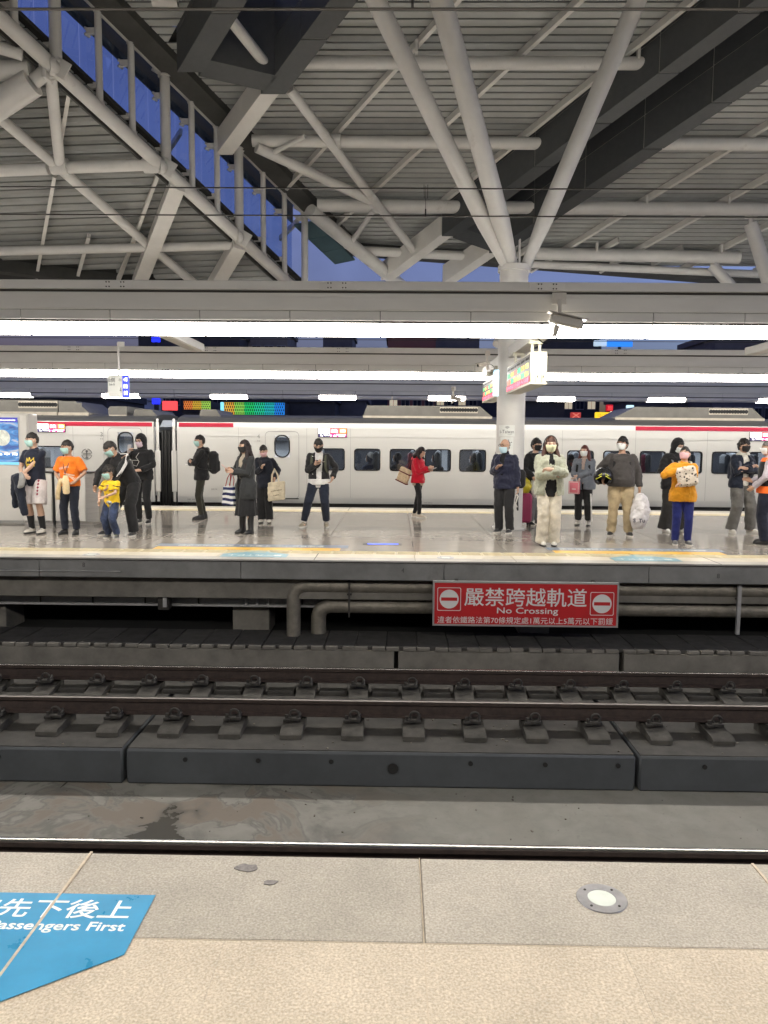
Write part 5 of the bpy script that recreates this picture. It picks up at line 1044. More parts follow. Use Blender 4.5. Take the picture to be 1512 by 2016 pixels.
def person(label, loc, H, rz=0., feet=((-.1, 0, 0), (.1, 0, 0)), hands=((-.24, 0, .82), (.24, 0, .82)), poles=((-.5, .6, -.3), (.5, .6, -.3)), hdir=(None, None), curl=(.5, .5), palm=(None, None), lean=0., side=0., twist=0., hy=0., hp=0., hr=0., hs=1., pel=(0, 0), fat=1., sk=0,
           hair=('short', HB), mask=None, top=None, inner=None, bottom=None, shoes=None, bare_legs=False, group='people waiting on the far platform', lower=0.):
    p = Person(); s = H / 1.70; root = empty('person', (loc[0], loc[1], 0), radians(rz)); root.scale = (s, s, s); tag(root, label, 'person', group); p.root = root; p.s = s
    bpy.context.view_layer  # matrices are composed by hand below
    p.M = Matrix.Translation((loc[0], loc[1], 0)) @ Matrix.Rotation(radians(rz), 4, 'Z') @ Matrix.Scale(s, 4)
    TR = Matrix.Rotation(radians(twist), 3, 'Z') @ Matrix.Rotation(radians(side), 3, 'Y') @ Matrix.Rotation(radians(lean), 3, 'X')
    P0 = V((pel[0], pel[1], .93 - lower)); U = TR @ V((0, 0, 1)); X = TR @ V((1, 0, 0)); Fw = TR @ V((0, -1, 0))
    def T(x, y, z): return P0 + X * x - Fw * y + U * z
    p.T = T; p.TR = TR
    hips = [P0 + V((sx * .085, 0, -.03)) for sx in (-1, 1)]; knees = []; ank = []
    for k in (0, 1):
        a = V((feet[k][0], feet[k][1], .085)); kn, a2 = ik(hips[k], a, .415, .41, (feet[k][0] * .3 - pel[0] * .3, -1, 0)); knees.append(kn); ank.append(a)
    sh = [T(sx * .158 * (1 + (fat - 1) * .5), .005, .43) for sx in (-1, 1)]; el_, wr = [], []
    for k in (0, 1): e, w = ik(sh[k], V(hands[k]), .275, .25, poles[k]); el_.append(e); wr.append(w)
    HRm = Matrix.Rotation(radians(hy), 3, 'Z') @ Matrix.Rotation(radians(hr), 3, 'Y') @ Matrix.Rotation(radians(hp), 3, 'X')
    nb = T(0, .0, .49); hc = nb + (U * .4 + HRm @ V((0, 0, .6))).normalized() * .06 * 1 + HRm @ V((0, -.018, .095 * hs))
    def Hd(x, y, z): return hc + HRm @ (V((x, y, z)) * hs)
    p.Hd = Hd; p.HR = HRm; p.wr = wr; p.el = el_; p.sh = sh; p.kn = knees; p.hc = hc; p.hs = hs
    # ---- body: one continuous surface
    b = MB(); f = fat
    b.loft([el(T(0, 0, z), TR, rx * f, ry * f) for z, rx, ry in ((-.1, .1, .08), (-.04, .155, .105), (.04, .155, .105), (.14, .13, .095), (.28, .15, .108), (.4, .165, .1), (.455, .14, .075), (.49, .06, .055))])
    limb(b, [T(0, 0, .44), nb + (hc - nb) * .75], [.058, .05])
    b.ell(hc, .076 * hs, .096 * hs, .115 * hs, HRm, 18, 12); b.ell(Hd(0, -.035, -.062), .054 * hs, .058 * hs, .056 * hs, HRm); b.ell(Hd(0, -.1, -.012), .014 * hs, .02 * hs, .026 * hs, HRm, 8, 6); b.ell(Hd(0, -.088, -.06), .026 * hs, .014 * hs, .012 * hs, HRm, 8, 6); b.ell(Hd(0, -.083, .028), .055 * hs, .02 * hs, .014 * hs, HRm, 10, 6)
    for sx in (-1, 1): b.ell(Hd(sx * .08, .012, -.005), .013 * hs, .024 * hs, .034 * hs, HRm, 8, 6)
    for k in (0, 1):
        sg = -1 if k == 0 else 1
        limb(b, [hips[k], hips[k].lerp(knees[k], .5), knees[k], knees[k].lerp(ank[k], .35) + V((0, .012, 0)), ank[k]], [.085 * f, .078 * f, .054, .058, .037] if (bottom or {}).get('kind') == 'shorts' else [.07, .06, .043, .043, .03]); b.ell((ank[k].x, ank[k].y - .03, .05), .028, .07, .028)
        limb(b, [sh[k], el_[k], wr[k]], [.05 * f, .038 * f, .027]); hd = hdir[k] or (wr[k] - el_[k]); hand(b, wr[k], hd, palm[k] or (-sg * .7, -.3, -.2), curl[k], sg)
    me = remesh(b, .0095, 3, dec=.4); link('body', me, skin(sk), root)
    # ---- face
    for sx in (-1, 1):
        MB().ell(Hd(sx * .031, -.0905, .012), .0125 * hs, .006 * hs, .006 * hs, HRm, 10, 6).build('eye', EYE, root); MB().path([Hd(sx * .014, -.097, .03), Hd(sx * .032, -.096, .036), Hd(sx * .05, -.084, .031)], .0035 * hs, 5).build('eyebrow', hair[1] if hair else HB, root)
    # ---- mask
    if mask:
        mm, drop = (mask, 0.) if isinstance(mask, str) else mask; vs, fs = [], []; nu, nv = 15, 8
        for j in range(nv + 1):
            v = j / nv
            for i in range(nu + 1):
                u = (i / nu * 2 - 1); a = u * radians(76 - 10 * abs(v - .45)); zz = .008 - .112 * v - drop; bul = .012 * (1 - u * u) * (1 - abs(v - .35) * 1.2) + .012 * math.exp(-(u * 4) ** 2) * max(0, 1 - v * 1.6); r = .083 - .022 * v * v
                vs.append(Hd(r * sin(a), -(.103 - .03 * v * v + bul) * cos(a) - .004, zz + .012 * abs(u) * (v - .3)))
        fs = [(j * (nu + 1) + i, j * (nu + 1) + i + 1, (j + 1) * (nu + 1) + i + 1, (j + 1) * (nu + 1) + i) for j in range(nv) for i in range(nu)]
        mk = MB().add(vs, fs).mesh('mask', 80); mk = shell(mk, .004); mo = link('mask', mk, MASKS[mm], root)
        for sx in (-1, 1): MB().path([Hd(sx * .078, -.02, -.005 - drop), Hd(sx * .088, .012, .012), Hd(sx * .087, .03, -.01), Hd(sx * .07, -.02, -.06 - drop)], .0022, 5).build('ear_loop', MASKS[mm], mo)
    # ---- hair
    if hair:
        kind, hm = hair[0], hair[1]; hb = MB()
        if kind in ('short', 'mop', 'bald'):
            g = {'short': 1.065, 'mop': 1.15, 'bald': 1.02}[kind]; hb.ell(Hd(0, .008, .012), .08 * g * hs, .1 * g * hs, .115 * g * hs, HRm, 20, 14)
            hm_ = remesh(hb, .008, 2, fine=.035 if kind == 'mop' else .02, fold=.02 if kind == 'mop' else 0); inv = HRm.transposed()
            def kill(c, lo={'short': .047, 'mop': .03, 'bald': .2}[kind], nape={'short': -.055, 'mop': -.075, 'bald': -.05}[kind]):
                q = inv @ (V(c) - hc) / hs
                if kind == 'bald': return not (q.y > .02 and q.z < .02 and q.z > -.06)
                if q.y < -.045: return q.z < lo + .01 * sin(q.x * 90) + .006 * sin(q.x * 260 + 1) + .1 * max(0, abs(q.x) - .045)
                if q.y < .035: return q.z < (lo - (q.y + .045) * .6 if abs(q.x) > .045 else -.2) if q.y < -.01 else q.z < (.022 if kind == 'short' else -.012)
                return q.z < nape
            link('hair', shell(cut(hm_, kill), .012), hm, root)
        elif kind in ('long', 'bob'):
            L_ = hair[2]; hb.ell(Hd(0, .012, .014), .085 * hs, .104 * hs, .121 * hs, HRm, 20, 14); dn = V((0, 0, -1)); inv = HRm.transposed()
            for sx, yy, rr in ((-1, .0, .036), (1, .0, .036), (-.72, .06, .045), (.72, .06, .045), (0, .085, .05), (-.35, .08, .045), (.35, .08, .045)):
                a = Hd(sx * .075, yy, .02); bb = Hd(sx * .088, yy + .004, -.08); c_ = bb + dn * (L_ * .5) + TR @ V((sx * .03, -.035 if abs(sx) == 1 else .05, 0)); e_ = bb + dn * L_ + TR @ V((sx * .035, (-.075 if abs(sx) == 1 else .055), 0)); hb.path([a, bb, c_, e_], [rr, rr, rr * 1.0, rr * .5], 10)
            hm_ = remesh(hb, .01, 3, fine=.016)
            def kill(c, fr=hair[3] if len(hair) > 3 else .05):
                q = inv @ (V(c) - hc) / hs; return q.y < -.028 and abs(q.x) < .07 and q.z < fr and q.z > -.2
            link('hair', shell(cut(hm_, kill), .014), hm, root)
        elif kind == 'hood':
            hb.ell(Hd(0, .02, .005), .102 * hs, .125 * hs, .145 * hs, HRm, 20, 14); limb(hb, [T(0, .01, .45), Hd(0, .03, -.07)], [.1, .088]); hm_ = remesh(hb, .011, 3, fine=.012); inv = HRm.transposed()
            def kill(c):
                q = inv @ (V(c) - hc) / hs; return q.y < -.05 and (q.x / .074) ** 2 + ((q.z + .012) / .098) ** 2 < 1
            link('hood', shell(cut(hm_, kill), .02), hm, root); MB().ell(Hd(0, -.05, .075), .062 * hs, .05 * hs, .03 * hs, HRm).build('fringe', HB, root)
    # ---- inner shirt, jacket or top
    def torso(mb, g, hem, flare=1., t=.012, belly=0., shoulder=1.):
        lv = [(hem, .152 * flare, .108 * flare), (max(hem + .03, -.04), .16 * flare, .112 * flare), (.05, .158, .112), (.14, .148, .11), (.28, .16, .118), (.4, .158 * shoulder, .104), (.45, .12, .078), (.487, .072, .068)]
        lv = [q for i, q in enumerate(lv) if i == 0 or q[0] > hem + .02]
        mb.loft([el(T(0, -belly * math.exp(-((z - .08) / .17) ** 2), z), TR, (rx * g * f + t), (ry * g * f + t + belly * .8 * math.exp(-((z - .08) / .17) ** 2)), 20) for z, rx, ry in lv])
    def sleeves(mb, frac, r0, r1, cuff=0.):
        for k in (0, 1):
            pts = [sh[k], sh[k].lerp(el_[k], .5), el_[k], el_[k].lerp(wr[k], .5), wr[k]]; r0 *= .92; rad = [r0 * .92, r0 * .95, (r0 + r1) / 2 * 1.02, r1 * 1.05, r1]
            if frac < .5: q = frac * 2; pts = [sh[k], sh[k].lerp(el_[k], q * .6), sh[k].lerp(el_[k], q)]; rad = [r0, r0 * 1.03, r0 * 1.05]
            elif frac < 1: pts[-1] = el_[k].lerp(wr[k], frac); 
            mb.path(pts, rad, 12); mb.ell(pts[0], r0 * .92, r0 * .92, r0 * .85, nu=10, nv=6)
            if frac >= .5: mb.ell(pts[2], rad[2] * .98, rad[2] * .98, rad[2] * .98, nu=10, nv=6)
    p.parts = {}
    if inner: 
        mb = MB(); torso(mb, inner.get('g', .97), inner.get('hem', -.1), 1, .004)
        if inner.get('neck'): limb(mb, [T(0, .005, .44), T(0, .0, .51)], [.075, .066])
        p.parts['inner'] = link(inner.get('name', 'shirt'), remesh(mb, .012, 3, fine=.008), inner['m'], root)
    if top:
        mb = MB(); torso(mb, top.get('g', 1.05), top.get('hem', -.08), top.get('flare', 1.), top.get('t', .012), top.get('belly', 0.), top.get('sh', 1.)); sleeves(mb, top.get('sleeve', 1.), top.get('r0', .06), top.get('r1', .042))
        if top.get('collar'): limb(mb, [T(0, .012, .43), T(0, .006, .43 + top['collar'])], [.09, .075])
        if top.get('hoodback'): mb.ell(T(0, .1, .44), .12, .075, .085, TR); mb.ell(T(0, .06, .47), .1, .07, .05, TR)
        me = remesh(mb, top.get('vox', .0125), top.get('smooth', 4), top.get('fold', .02), top.get('fine', .007), top.get('fluff', 0.))
        if top.get('open'):
            w0, w1, zlo = top['open']; inv = TR.transposed()
            def kill(c):
                q = inv @ (V(c) - P0); fz = min(1, max(0, (q.z + .1) / .55)); return q.y < -.03 and abs(q.x - top.get('ox', 0)) < w0 + (w1 - w0) * fz and q.z > zlo and min((V(c) - w_).length for w_ in wr) > .13 and min((V(c) - w_).length for w_ in [el_[i].lerp(wr[i], .5) for i in (0, 1)]) > .1
            me = shell(cut(me, kill), .012)
        if top.get('neckcut', True) and not top.get('open'): pass
        p.parts['top'] = link(top.get('name', 'jacket'), me, top['m'], root)
        if top.get('hem_band'): 
            hb = top.get('hem', -.08); MB().loft([el(T(0, -top.get('belly', 0) * .4, z), TR, rr * .168 * f * top.get('g', 1.05), rr * .122 * f * top.get('g', 1.05) + top.get('belly', 0) * .35, 24) for z, rr in ((hb - .02, .98), (hb, 1.04), (hb + .035, 1.04), (hb + .05, 1.0))]).build('waistband', top['m'], root)
    # ---- trousers, shorts or skirt
    if bottom:
        kind = bottom.get('kind', 'trousers'); mb = MB()
        if kind == 'skirt':
            z1 = bottom['hem']; rings = []; n = 40
            for z, rx, ry, w in ((1.06, .14, .105, 0), (.95, .165, .125, .004), (.75, .18, .15, .01), (.5, .195, .17, .016), (z1, .21, .19, .022)):
                rings.append([V((P0.x * (z / .93) + (rx + w * sin(9 * t)) * cos(t), P0.y + (ry + w * sin(9 * t + 1)) * sin(t), z)) for t in [2 * pi * k / n for k in range(n)]])
            p.parts['bottom'] = link('skirt', MB().loft(rings).mesh('skirt', 60), bottom['m'], root)
        else:
            th, kn_, hm = bottom.get('r', (.095, .07, .058)); g = bottom.get('g', 1.04)
            mb.loft([el(T(0, 0, z), TR if z > 0 else Matrix.Identity(3), rx * g * f, ry * g * f, 18) for z, rx, ry in ((-.1, .12, .09), (-.05, .158, .108), (.03, .16, .11), (.1, .148, .105), (.13, .142, .102))])
            for k in (0, 1):
                hz = bottom.get('hem', .1)
                if kind == 'shorts': e = hips[k].lerp(knees[k], .97); mb.path([hips[k], hips[k].lerp(knees[k], .5), e], [th * f, th * f * 1.06, th * f * 1.1], 14)
                else:
                    e = V((ank[k].x, ank[k].y + .005, hz)); md = knees[k].lerp(e, .5); mb.path([hips[k], hips[k].lerp(knees[k], .5), knees[k], md, e], [th * f, (th + kn_) / 2 * f * 1.02, kn_, (kn_ + hm) / 2, hm], 14)
            p.parts['bottom'] = link('trousers' if kind != 'shorts' else 'shorts', remesh(mb, .012, 4, bottom.get('fold', .02), .006), bottom['m'], root)
    # ---- shoes
    if shoes:
        um, sm = shoes[:2]; hi = shoes[2] if len(shoes) > 2 else .0
        for k in (0, 1):
            Rf = Matrix.Rotation(radians(feet[k][2]), 3, 'Z'); c = V((ank[k].x, ank[k].y, 0))
            def ring(z, sx, y0, y1): 
                n = 18; return [c + Rf @ V((sx * (.95 if sin(t) > 0 else 1.) * cos(t) * (1 - .18 * max(0, sin(t))), (y0 + y1) / 2 + (y1 - y0) / 2 * sin(t), z)) for t in [2 * pi * q / n for q in range(n)]]
            so = MB().loft([ring(.0, .042, -.175, .075), ring(.012, .046, -.18, .08), ring(.028, .046, -.18, .08)]).build('shoe', sm, root, 50)
            up = MB(); up.loft([ring(.027, .044, -.176, .077), ring(.045, .044, -.17, .078), ring(.068, .04, -.12, .076), ring(.085, .036, -.06, .07), ring(.105 + hi * .3, .038 if hi < .1 else .05, -.04 - hi * .1, .06), ring(.115 + hi, .04 if hi < .1 else .062, -.042 - hi * .1, .055 + hi * .1)]); up.build('upper', um, so, 60)
            lc = MB()
            for q in range(3): y = -.07 - .025 * q; lc.path([c + Rf @ V((-.028, y, .075 - .012 * q)), c + Rf @ V((0, y, .084 - .011 * q)), c + Rf @ V((.028, y, .075 - .012 * q))], .004, 5)
            lc.build('lace', shoes[3] if len(shoes) > 3 else sm, so)
    return p
def top_thing(p, mb_or_me, name, m, label, cat, group=None, ang=50):
    me = mb_or_me if not isinstance(mb_or_me, MB) else mb_or_me.mesh(name, ang); o = link(name, me, m); o.matrix_world = p.M; tag(o, label, cat, group); return o
def decal(p, me_or_mb, tgt, name, m, parent, d=(0, 1, 0), off=.005):
    """press a flat mesh onto a garment along direction d"""
    me = me_or_mb if not isinstance(me_or_mb, MB) else me_or_mb.mesh(name, 0); t = tgt.data; bv = BVHTree.FromPolygons([v.co for v in t.vertices], [q.vertices for q in t.polygons]); d = V(d).normalized()
    bm = bmesh.new(); bm.from_mesh(me); bmesh.ops.triangulate(bm, faces=bm.faces); 
    for _ in range(2):
        ed = [e for e in bm.edges if e.calc_length() > .03]
        if ed: bmesh.ops.subdivide_edges(bm, edges=ed, cuts=1); bmesh.ops.triangulate(bm, faces=bm.faces)
    bm.to_mesh(me); bm.free()
    for v in me.vertices:
        h = bv.ray_cast(v.co - d * .6, d, 1.2)
        if h[0] is not None: v.co = h[0] - d * off
    return link(name, me, m, parent)
def phone(p, w, d, label, m=None):
    R = V(d).to_track_quat('Z', 'Y').to_matrix(); o = top_thing(p, MB().boxc(w, (.075, .01, .15), .004, R), 'phone', m or mat('phone_dark', (.03, .03, .035), .2), label, 'phone', 'phones held by the waiting people'); return o
def backpack(p, m, label, sz=(.3, .15, .42), z=.2, y=.17, straps=None):
    T = p.T; b = MB(); b.boxc(T(0, y, z), sz, .06, p.TR); b.boxc(T(0, y + sz[1] * .45, z - .07), (sz[0] * .8, .07, sz[2] * .5), .03, p.TR); o = top_thing(p, remesh(b, .014, 5, .012, .006), 'backpack', m, label, 'backpack')
    for sx in (-1, 1):
        pts = [T(sx * .1, y - .02, z + .2), T(sx * .115, .02, .475), T(sx * .12, -.08, .43), T(sx * .125, -.148, .33), T(sx * .135, -.15, .2), T(sx * .17, -.06, .1), T(sx * .15, y - .04, z - .15)]; mb = MB()
        rr = [[q + X_ for X_ in (p.TR @ V((-.022, 0, 0)), p.TR @ V((0, -.006, .004)), p.TR @ V((.022, 0, 0)), p.TR @ V((0, .006, 0)))] for q in map(V, pts)]; mb.loft(rr); k = mb.build('strap', straps or m, o, 60)
    return o
NAVY = cloth('navy', (.012, .015, .028)); BLK = cloth('black', (.015, .015, .016)); BLK2 = cloth('washed_black', (.018, .018, .019)); JEAN = cloth('dark_denim', (.018, .022, .035)); SOLEW = mat('sole_white', (.6, .58, .53), .6, nz=(20, .1)); SOLEB = mat('sole_black', (.02, .02, .02), .7); SHOEW = mat('shoe_offwhite', (.55, .52, .46), .6, nz=(25, .1), coord='obj'); SHOEB = mat('shoe_black', (.018, .018, .019), .5); SHOEG = mat('shoe_grey', (.1, .1, .1), .7)
def PW(x, f): q = atZ(x, f, 0); return (q.x, q.y)
# ---- boy in navy tee with a crown print
A = person('boy in navy tee with yellow crown print and white basketball shorts', PW(73, 1050), 1.69, -12, feet=((-.11, .02, -8), (.12, 0, 4)), hands=((-.07, -.23, .99), (-.1, -.26, .96)), poles=((-.7, .3, -.4), (.7, .35, -.4)), hdir=((.8, -.1, -.2), (-1, -.1, -.15)), palm=((0, .5, -.3), (0, .5, -.3)), hy=-30, hp=6, hair=('short', HB), mask='teal',
           top=dict(m=NAVY, g=1.08, hem=-.12, sleeve=.33, r0=.075, name='tee_shirt', collar=.05), bottom=dict(kind='shorts', m=cloth('shorts_white', (.6, .55, .54)), r=(.115, .1, .1), g=1.1), shoes=(SHOEW, SOLEB, .02, SHOEB))
for k in (0, 1): limb_ = MB().path([V((A.kn[k].lerp(V(((-.11, .12)[k], (.02, 0)[k], .085)), .45))), V(((-.11, .12)[k], (.02, .0)[k], .08))], [.06, .046], 12).build('sock', BLK, A.root)
YEL = mat('print_yellow', (.75, .55, .06), .6); mb = MB(); c = A.T(.01, -.2, .29); zz = lambda x, z: V((c.x + x, c.y, c.z + z))
for a, b in ((( -.075, -.05), (-.06, .06)), ((-.06, .06), (-.03, .0)), ((-.03, 0), (-.008, .07)), ((-.008, .07), (.018, .0)), ((.018, 0), (.07, .065)), ((.07, .065), (.078, -.045)), ((-.075, -.05), (.078, -.045)), ((-.08, -.075), (.08, -.072))):
    a, b = V((a[0], 0, a[1])), V((b[0], 0, b[1])); d = (b - a).normalized(); n = V((-d.z, 0, d.x)) * .007; mb.add([zz(*(a + n).xz), zz(*(b + n).xz), zz(*(b - n).xz), zz(*(a - n).xz)], [(0, 1, 2, 3)])
decal(A, mb, A.parts['top'], 'crown_print', YEL, A.root)
mb = MB()
for k in range(5): z = .9 - .055 * k; mb.add([V((.14, -.4, z + .025)), V((.158, -.4, z)), V((.14, -.4, z - .025)), V((.122, -.4, z))], [(0, 1, 2, 3)])
decal(A, mb, A.parts['bottom'], 'side_pattern', mat('shorts_crimson', (.25, .02, .05), .8), A.root)
DJ = cloth('draped_jacket', (.012, .016, .028)); mb = MB(); mb.ell((-.12, -.27, .96), .1, .07, .075); mb.path([(-.15, -.28, .99), (-.19, -.27, .82), (-.21, -.25, .62), (-.23, -.22, .45)], [.07, .065, .055, .045], 12); mb.path([(-.08, -.3, .97), (-.06, -.3, .75), (-.03, -.29, .5), (.0, -.27, .33)], [.085, .08, .065, .055], 12); mb.path([(-.1, -.31, .99), (-.02, -.3, .9), (.0, -.28, .82)], [.09, .07, .05], 12)
o = top_thing(A, remesh(mb, .013, 5, .03, .012), 'folded_jacket', DJ, 'dark jacket draped over the arms of the crown tee boy', 'jacket'); mb = MB(); mb.path([(-.02, -.34, 1.05), (.02, -.34, .95), (-.0, -.35, .84), (-.07, -.34, .78)], [.03, .05, .055, .03], 10); link('grey_lining', remesh(mb, .012, 4, .02), cloth('lining_grey', (.3, .3, .29)), o)
MB().path([V(A.wr[1]) + V((.04 * cos(q), .0, .035 * sin(q))) for q in [2 * pi * k / 12 for k in range(13)]], .008, 6).build('wrist_watch', SOLEW, A.root)
# ---- boy in orange tee with a cream towel
ORG = cloth('orange', (.8, .19, .015)); B_ = person('boy in orange tee and dark jeans holding a cream towel at his waist', PW(141, 1052), 1.56, -6, feet=((-.13, .01, -10), (.1, 0, 8)), hands=((-.09, -.2, 1.0), (.15, -.14, .96)), poles=((-.8, .5, -.3), (1, .4, -.1)), hdir=((.7, -.5, -.2), (-.8, -.3, -.3)), hy=-32, hp=8, hs=1.06, sk=1, hair=('short', HB), mask='teal', top=dict(m=ORG, g=1.12, hem=-.05, sleeve=.42, r0=.085, name='tee_shirt'), bottom=dict(m=JEAN, r=(.095, .075, .066)), shoes=(SHOEB, SOLEB))
mb = MB()
for sx in (-1, 1): mb.path([B_.T(sx * .06, -.0, .5), B_.T(sx * .065, -.1, .42), B_.T(sx * .035, -.15, .3), B_.T(.0, -.165, .18)], .006, 6)
decal_ = mb.build('lanyard', mat('lanyard_dark', (.03, .02, .035), .7), B_.root); MB().boxc(B_.T(0, -.18, .14), (.03, .01, .05), .003).build('key_fob', SOLEB, B_.root)
tm = text_mesh('Hakuna', .07, 0); tm.transform(Matrix.Translation(B_.T(-.05, -.25, .29)) @ Matrix.Rotation(radians(-14), 4, 'Y') @ Matrix.Rotation(pi / 2, 4, 'X')); decal(B_, tm, B_.parts['top'], 'shirt_print', SOLEW, B_.root)
mb = MB(); c = B_.T(.05, -.25, .22)
for k in range(3): mb.add([c + V((-.09 + .05 * k, 0, -.02 - .03 * k)), c + V((.09 + .01 * k, 0, -.06 - .05 * k)), c + V((.085 + .01 * k, 0, -.085 - .05 * k)), c + V((-.09 + .05 * k, 0, -.04 - .03 * k))], [(0, 1, 2, 3)])
decal(B_, mb, B_.parts['top'], 'shirt_print', mat('print_cream', (.75, .5, .35), .7), B_.root)
CRT = cloth('towel_cream', (.72, .57, .33), bump=(400, .6, .003)); mb = MB(); mb.path([(-.03, -.24, 1.03), (-.06, -.25, .95), (-.1, -.24, .8), (-.12, -.22, .65)], [.03, .04, .045, .038], 10); mb.path([(.05, -.23, 1.08), (.06, -.25, .98), (.055, -.24, .85), (.05, -.23, .76)], [.045, .06, .062, .06], 10); top_thing(B_, remesh(mb, .012, 3, .014, .01), 'towel', CRT, 'cream towel hanging from the hands of the orange tee boy', 'towel')
# ---- child in yellow and the man bending over him
D = person('small child in yellow jersey and faded jeans with camouflage jacket tied at the waist', PW(222, 1059), 1.17, -14, feet=((-.1, -.02, -6), (.12, 0, 12)), hands=((-.2, -.2, .86), (-.02, -.26, .98)), poles=((-1, .3, .1), (1, .2, -.1)), hdir=((.2, -.5, -.8), (-.9, -.3, -.3)), hy=-34, hp=14, hs=1.32, sk=0, lower=.06, hair=('mop', HB), mask='teal', top=dict(m=cloth('yellow', (.75, .5, .02)), g=1.14, hem=-.14, sleeve=.36, r0=.085, name='jersey'), bottom=dict(m=cloth('faded_denim', (.035, .05, .1), nz=(5, .8)), r=(.11, .09, .08)), shoes=(SHOEG, SOLEW, 0, mat('lace_lime', (.5, .6, .1), .6)))
mb = MB()
for x, z, w in ((.07, .25, .09), (.07, .17, .08), (-.1, .25, .05), (-.03, .16, .05), (-.02, .08, .06)): c = D.T(x, -.3, z); mb.add([c + V((-w / 2, 0, -.012)), c + V((w / 2, 0, .0)), c + V((w / 2, 0, .022)), c + V((-w / 2, 0, .01))], [(0, 1, 2, 3)])
decal(D, mb, D.parts['top'], 'jersey_marks', mat('print_navy', (.03, .03, .06), .7), D.root)
mb = MB()
for k in (0, 1): a = D.sh[k].lerp(D.el[k], .3); mb.path([a + V((.086 * cos(q) * (1), .086 * sin(q), .0)) + (D.el[k] - D.sh[k]).normalized() * .02 * cos(q) for q in [2 * pi * j / 14 for j in range(15)]], .011, 6)
mb.build('sleeve_stripe', BLK, D.root)
CAMO = mat('camouflage_cloth', (.5, .5, .47), .85, nz=(11, .5), coord='obj', dirt=(14, .47, (.015, .015, .015))); mb = MB(); mb.loft([el(D.T(0, 0, z), D.TR, rx, ry, 20) for z, rx, ry in ((-.26, .2, .15), (-.15, .195, .15), (-.02, .18, .135), (.03, .165, .125))]); mb.ell(D.T(.03, -.16, -.02), .06, .05, .05); me = remesh(mb, .014, 3, .04, .012)
inv = D.TR.transposed(); me = cut(me, lambda c: (lambda q: q.y < -.06 and -.13 < q.x < .02 and q.z < -.02)(inv @ (V(c) - V((0, 0, .87))))); top_thing(D, shell(me, .012), 'camouflage_jacket', CAMO, 'camouflage jacket tied round the waist of the child in yellow', 'jacket')
C_ = person('man in black tracksuit with white shoulder stripes bending over the child', (PW(230, 1057)[0], PW(230, 1057)[1] + .16), 1.72, -16, feet=((-.26, .0, -14), (.24, .02, 10)), hands=((-.24, -.28, .82), (.06, -.36, .8)), poles=((-1, .2, .1), (1, .3, .1)), lean=30, side=-9, pel=(.06, .2), hy=-30, hp=34, hs=1.0, sk=1, lower=.05, hair=('short', HB), mask='teal', top=dict(m=BLK, g=1.1, hem=-.08, sleeve=1, r0=.072, r1=.05, collar=.05, fold=.03), bottom=dict(m=BLK, r=(.11, .09, .085), hem=.07), shoes=(SHOEB, SOLEW))
STR = mat('stripe_white', (.75, .74, .72), .7); a, b, e = C_.sh[1], C_.el[1], C_.wr[1]
for k in range(3):
    off = V((.062, -.02 + .02 * k, .035 - .012 * k)); MB().path([C_.T(.09 + .0, .02 * k, .515 - .01 * k), a + V((.02, -.02 + .02 * k, .07)), a.lerp(b, .5) + off, b + off * .95, b.lerp(e, .5) + off * .75], .0065, 6).build('sleeve_stripe', STR, C_.root)
MB().path([C_.Hd(-.075, -.07, .012), C_.Hd(-.03, -.108, .008), C_.Hd(.03, -.108, .008), C_.Hd(.078, -.07, .012), C_.Hd(.083, .01, .012)], .0035, 6).build('glasses', ALU, C_.root)
# ---- hooded man with earphones and phone
E_ = person('man in black hooded puffer jacket with glasses and white earphone cord', PW(283, 1031), 1.69, -8, feet=((-.1, .03, -6), (.11, 0, 10)), hands=((-.15, -.25, 1.36), (.1, -.27, 1.03)), poles=((-.8, .1, -.6), (.8, .3, -.4)), hdir=((.5, -.3, .6), (-.8, -.5, -.05)), hy=-10, hp=12, hair=('hood', BLK2), mask='lilac', top=dict(m=BLK2, g=1.16, hem=-.09, r0=.08, r1=.055, fold=.035, fine=.012, t=.02), bottom=dict(m=BLK, r=(.098, .072, .06)), shoes=(SHOEB, SOLEW))
for sx in (-1, 1): MB().path([E_.Hd(sx * .032 + .027 * cos(q), -.108 + .004 * abs(cos(q)), .01 + .02 * sin(q)) for q in [2 * pi * k / 14 for k in range(15)]], .0028, 5).build('glasses', SOLEB, E_.root)
phone(E_, V(E_.wr[0]) + V((.04, -.05, .07)), (.2, -.1, 1), 'phone held up by the hooded man', mat('phone_silver', (.5, .48, .47), .3)); o = MB().path([E_.T(.0, -.13, .42), E_.T(-.03, -.2, .34), E_.T(.03, -.2, .26), E_.T(.0, -.24, .17), E_.T(-.09, -.22, .2), E_.T(-.1, -.2, .28), E_.T(.02, -.2, .28)], .004, 6); top_thing(E_, o, 'earphone_cord', SOLEW, 'white earphone cord looping down the hooded man\'s jacket', 'cord')
# ---- man in profile with backpack
Fm = person('man in black jacket with lettered sleeve and backpack standing in profile, arms folded', PW(398, 1022), 1.69, -72, feet=((-.07, .04, 0), (.08, -.03, 8)), hands=((.02, -.22, 1.18), (-.06, -.22, 1.13)), poles=((-.9, -.2, -.8), (.9, -.2, -.8)), hdir=((.9, .1, 0), (-.9, .1, 0)), hy=6, hp=4, hair=('short', HB), mask='teal', top=dict(m=BLK, g=1.12, hem=-.14, flare=1.12, r0=.078, r1=.055, collar=.06, fold=.035, hoodback=True), bottom=dict(m=cloth('olive_dark', (.035, .034, .024)), r=(.092, .068, .05)), shoes=(SHOEB, SOLEB, .03))
backpack(Fm, BLK2, 'black backpack worn by the man standing in profile', (.32, .2, .46), .22, .24)
tm = text_mesh('ITTEIRD APA', .05, .0, .002); a, b = Fm.el[0].lerp(Fm.wr[0], .9), Fm.sh[0].lerp(Fm.el[0], .35); me_ = tm
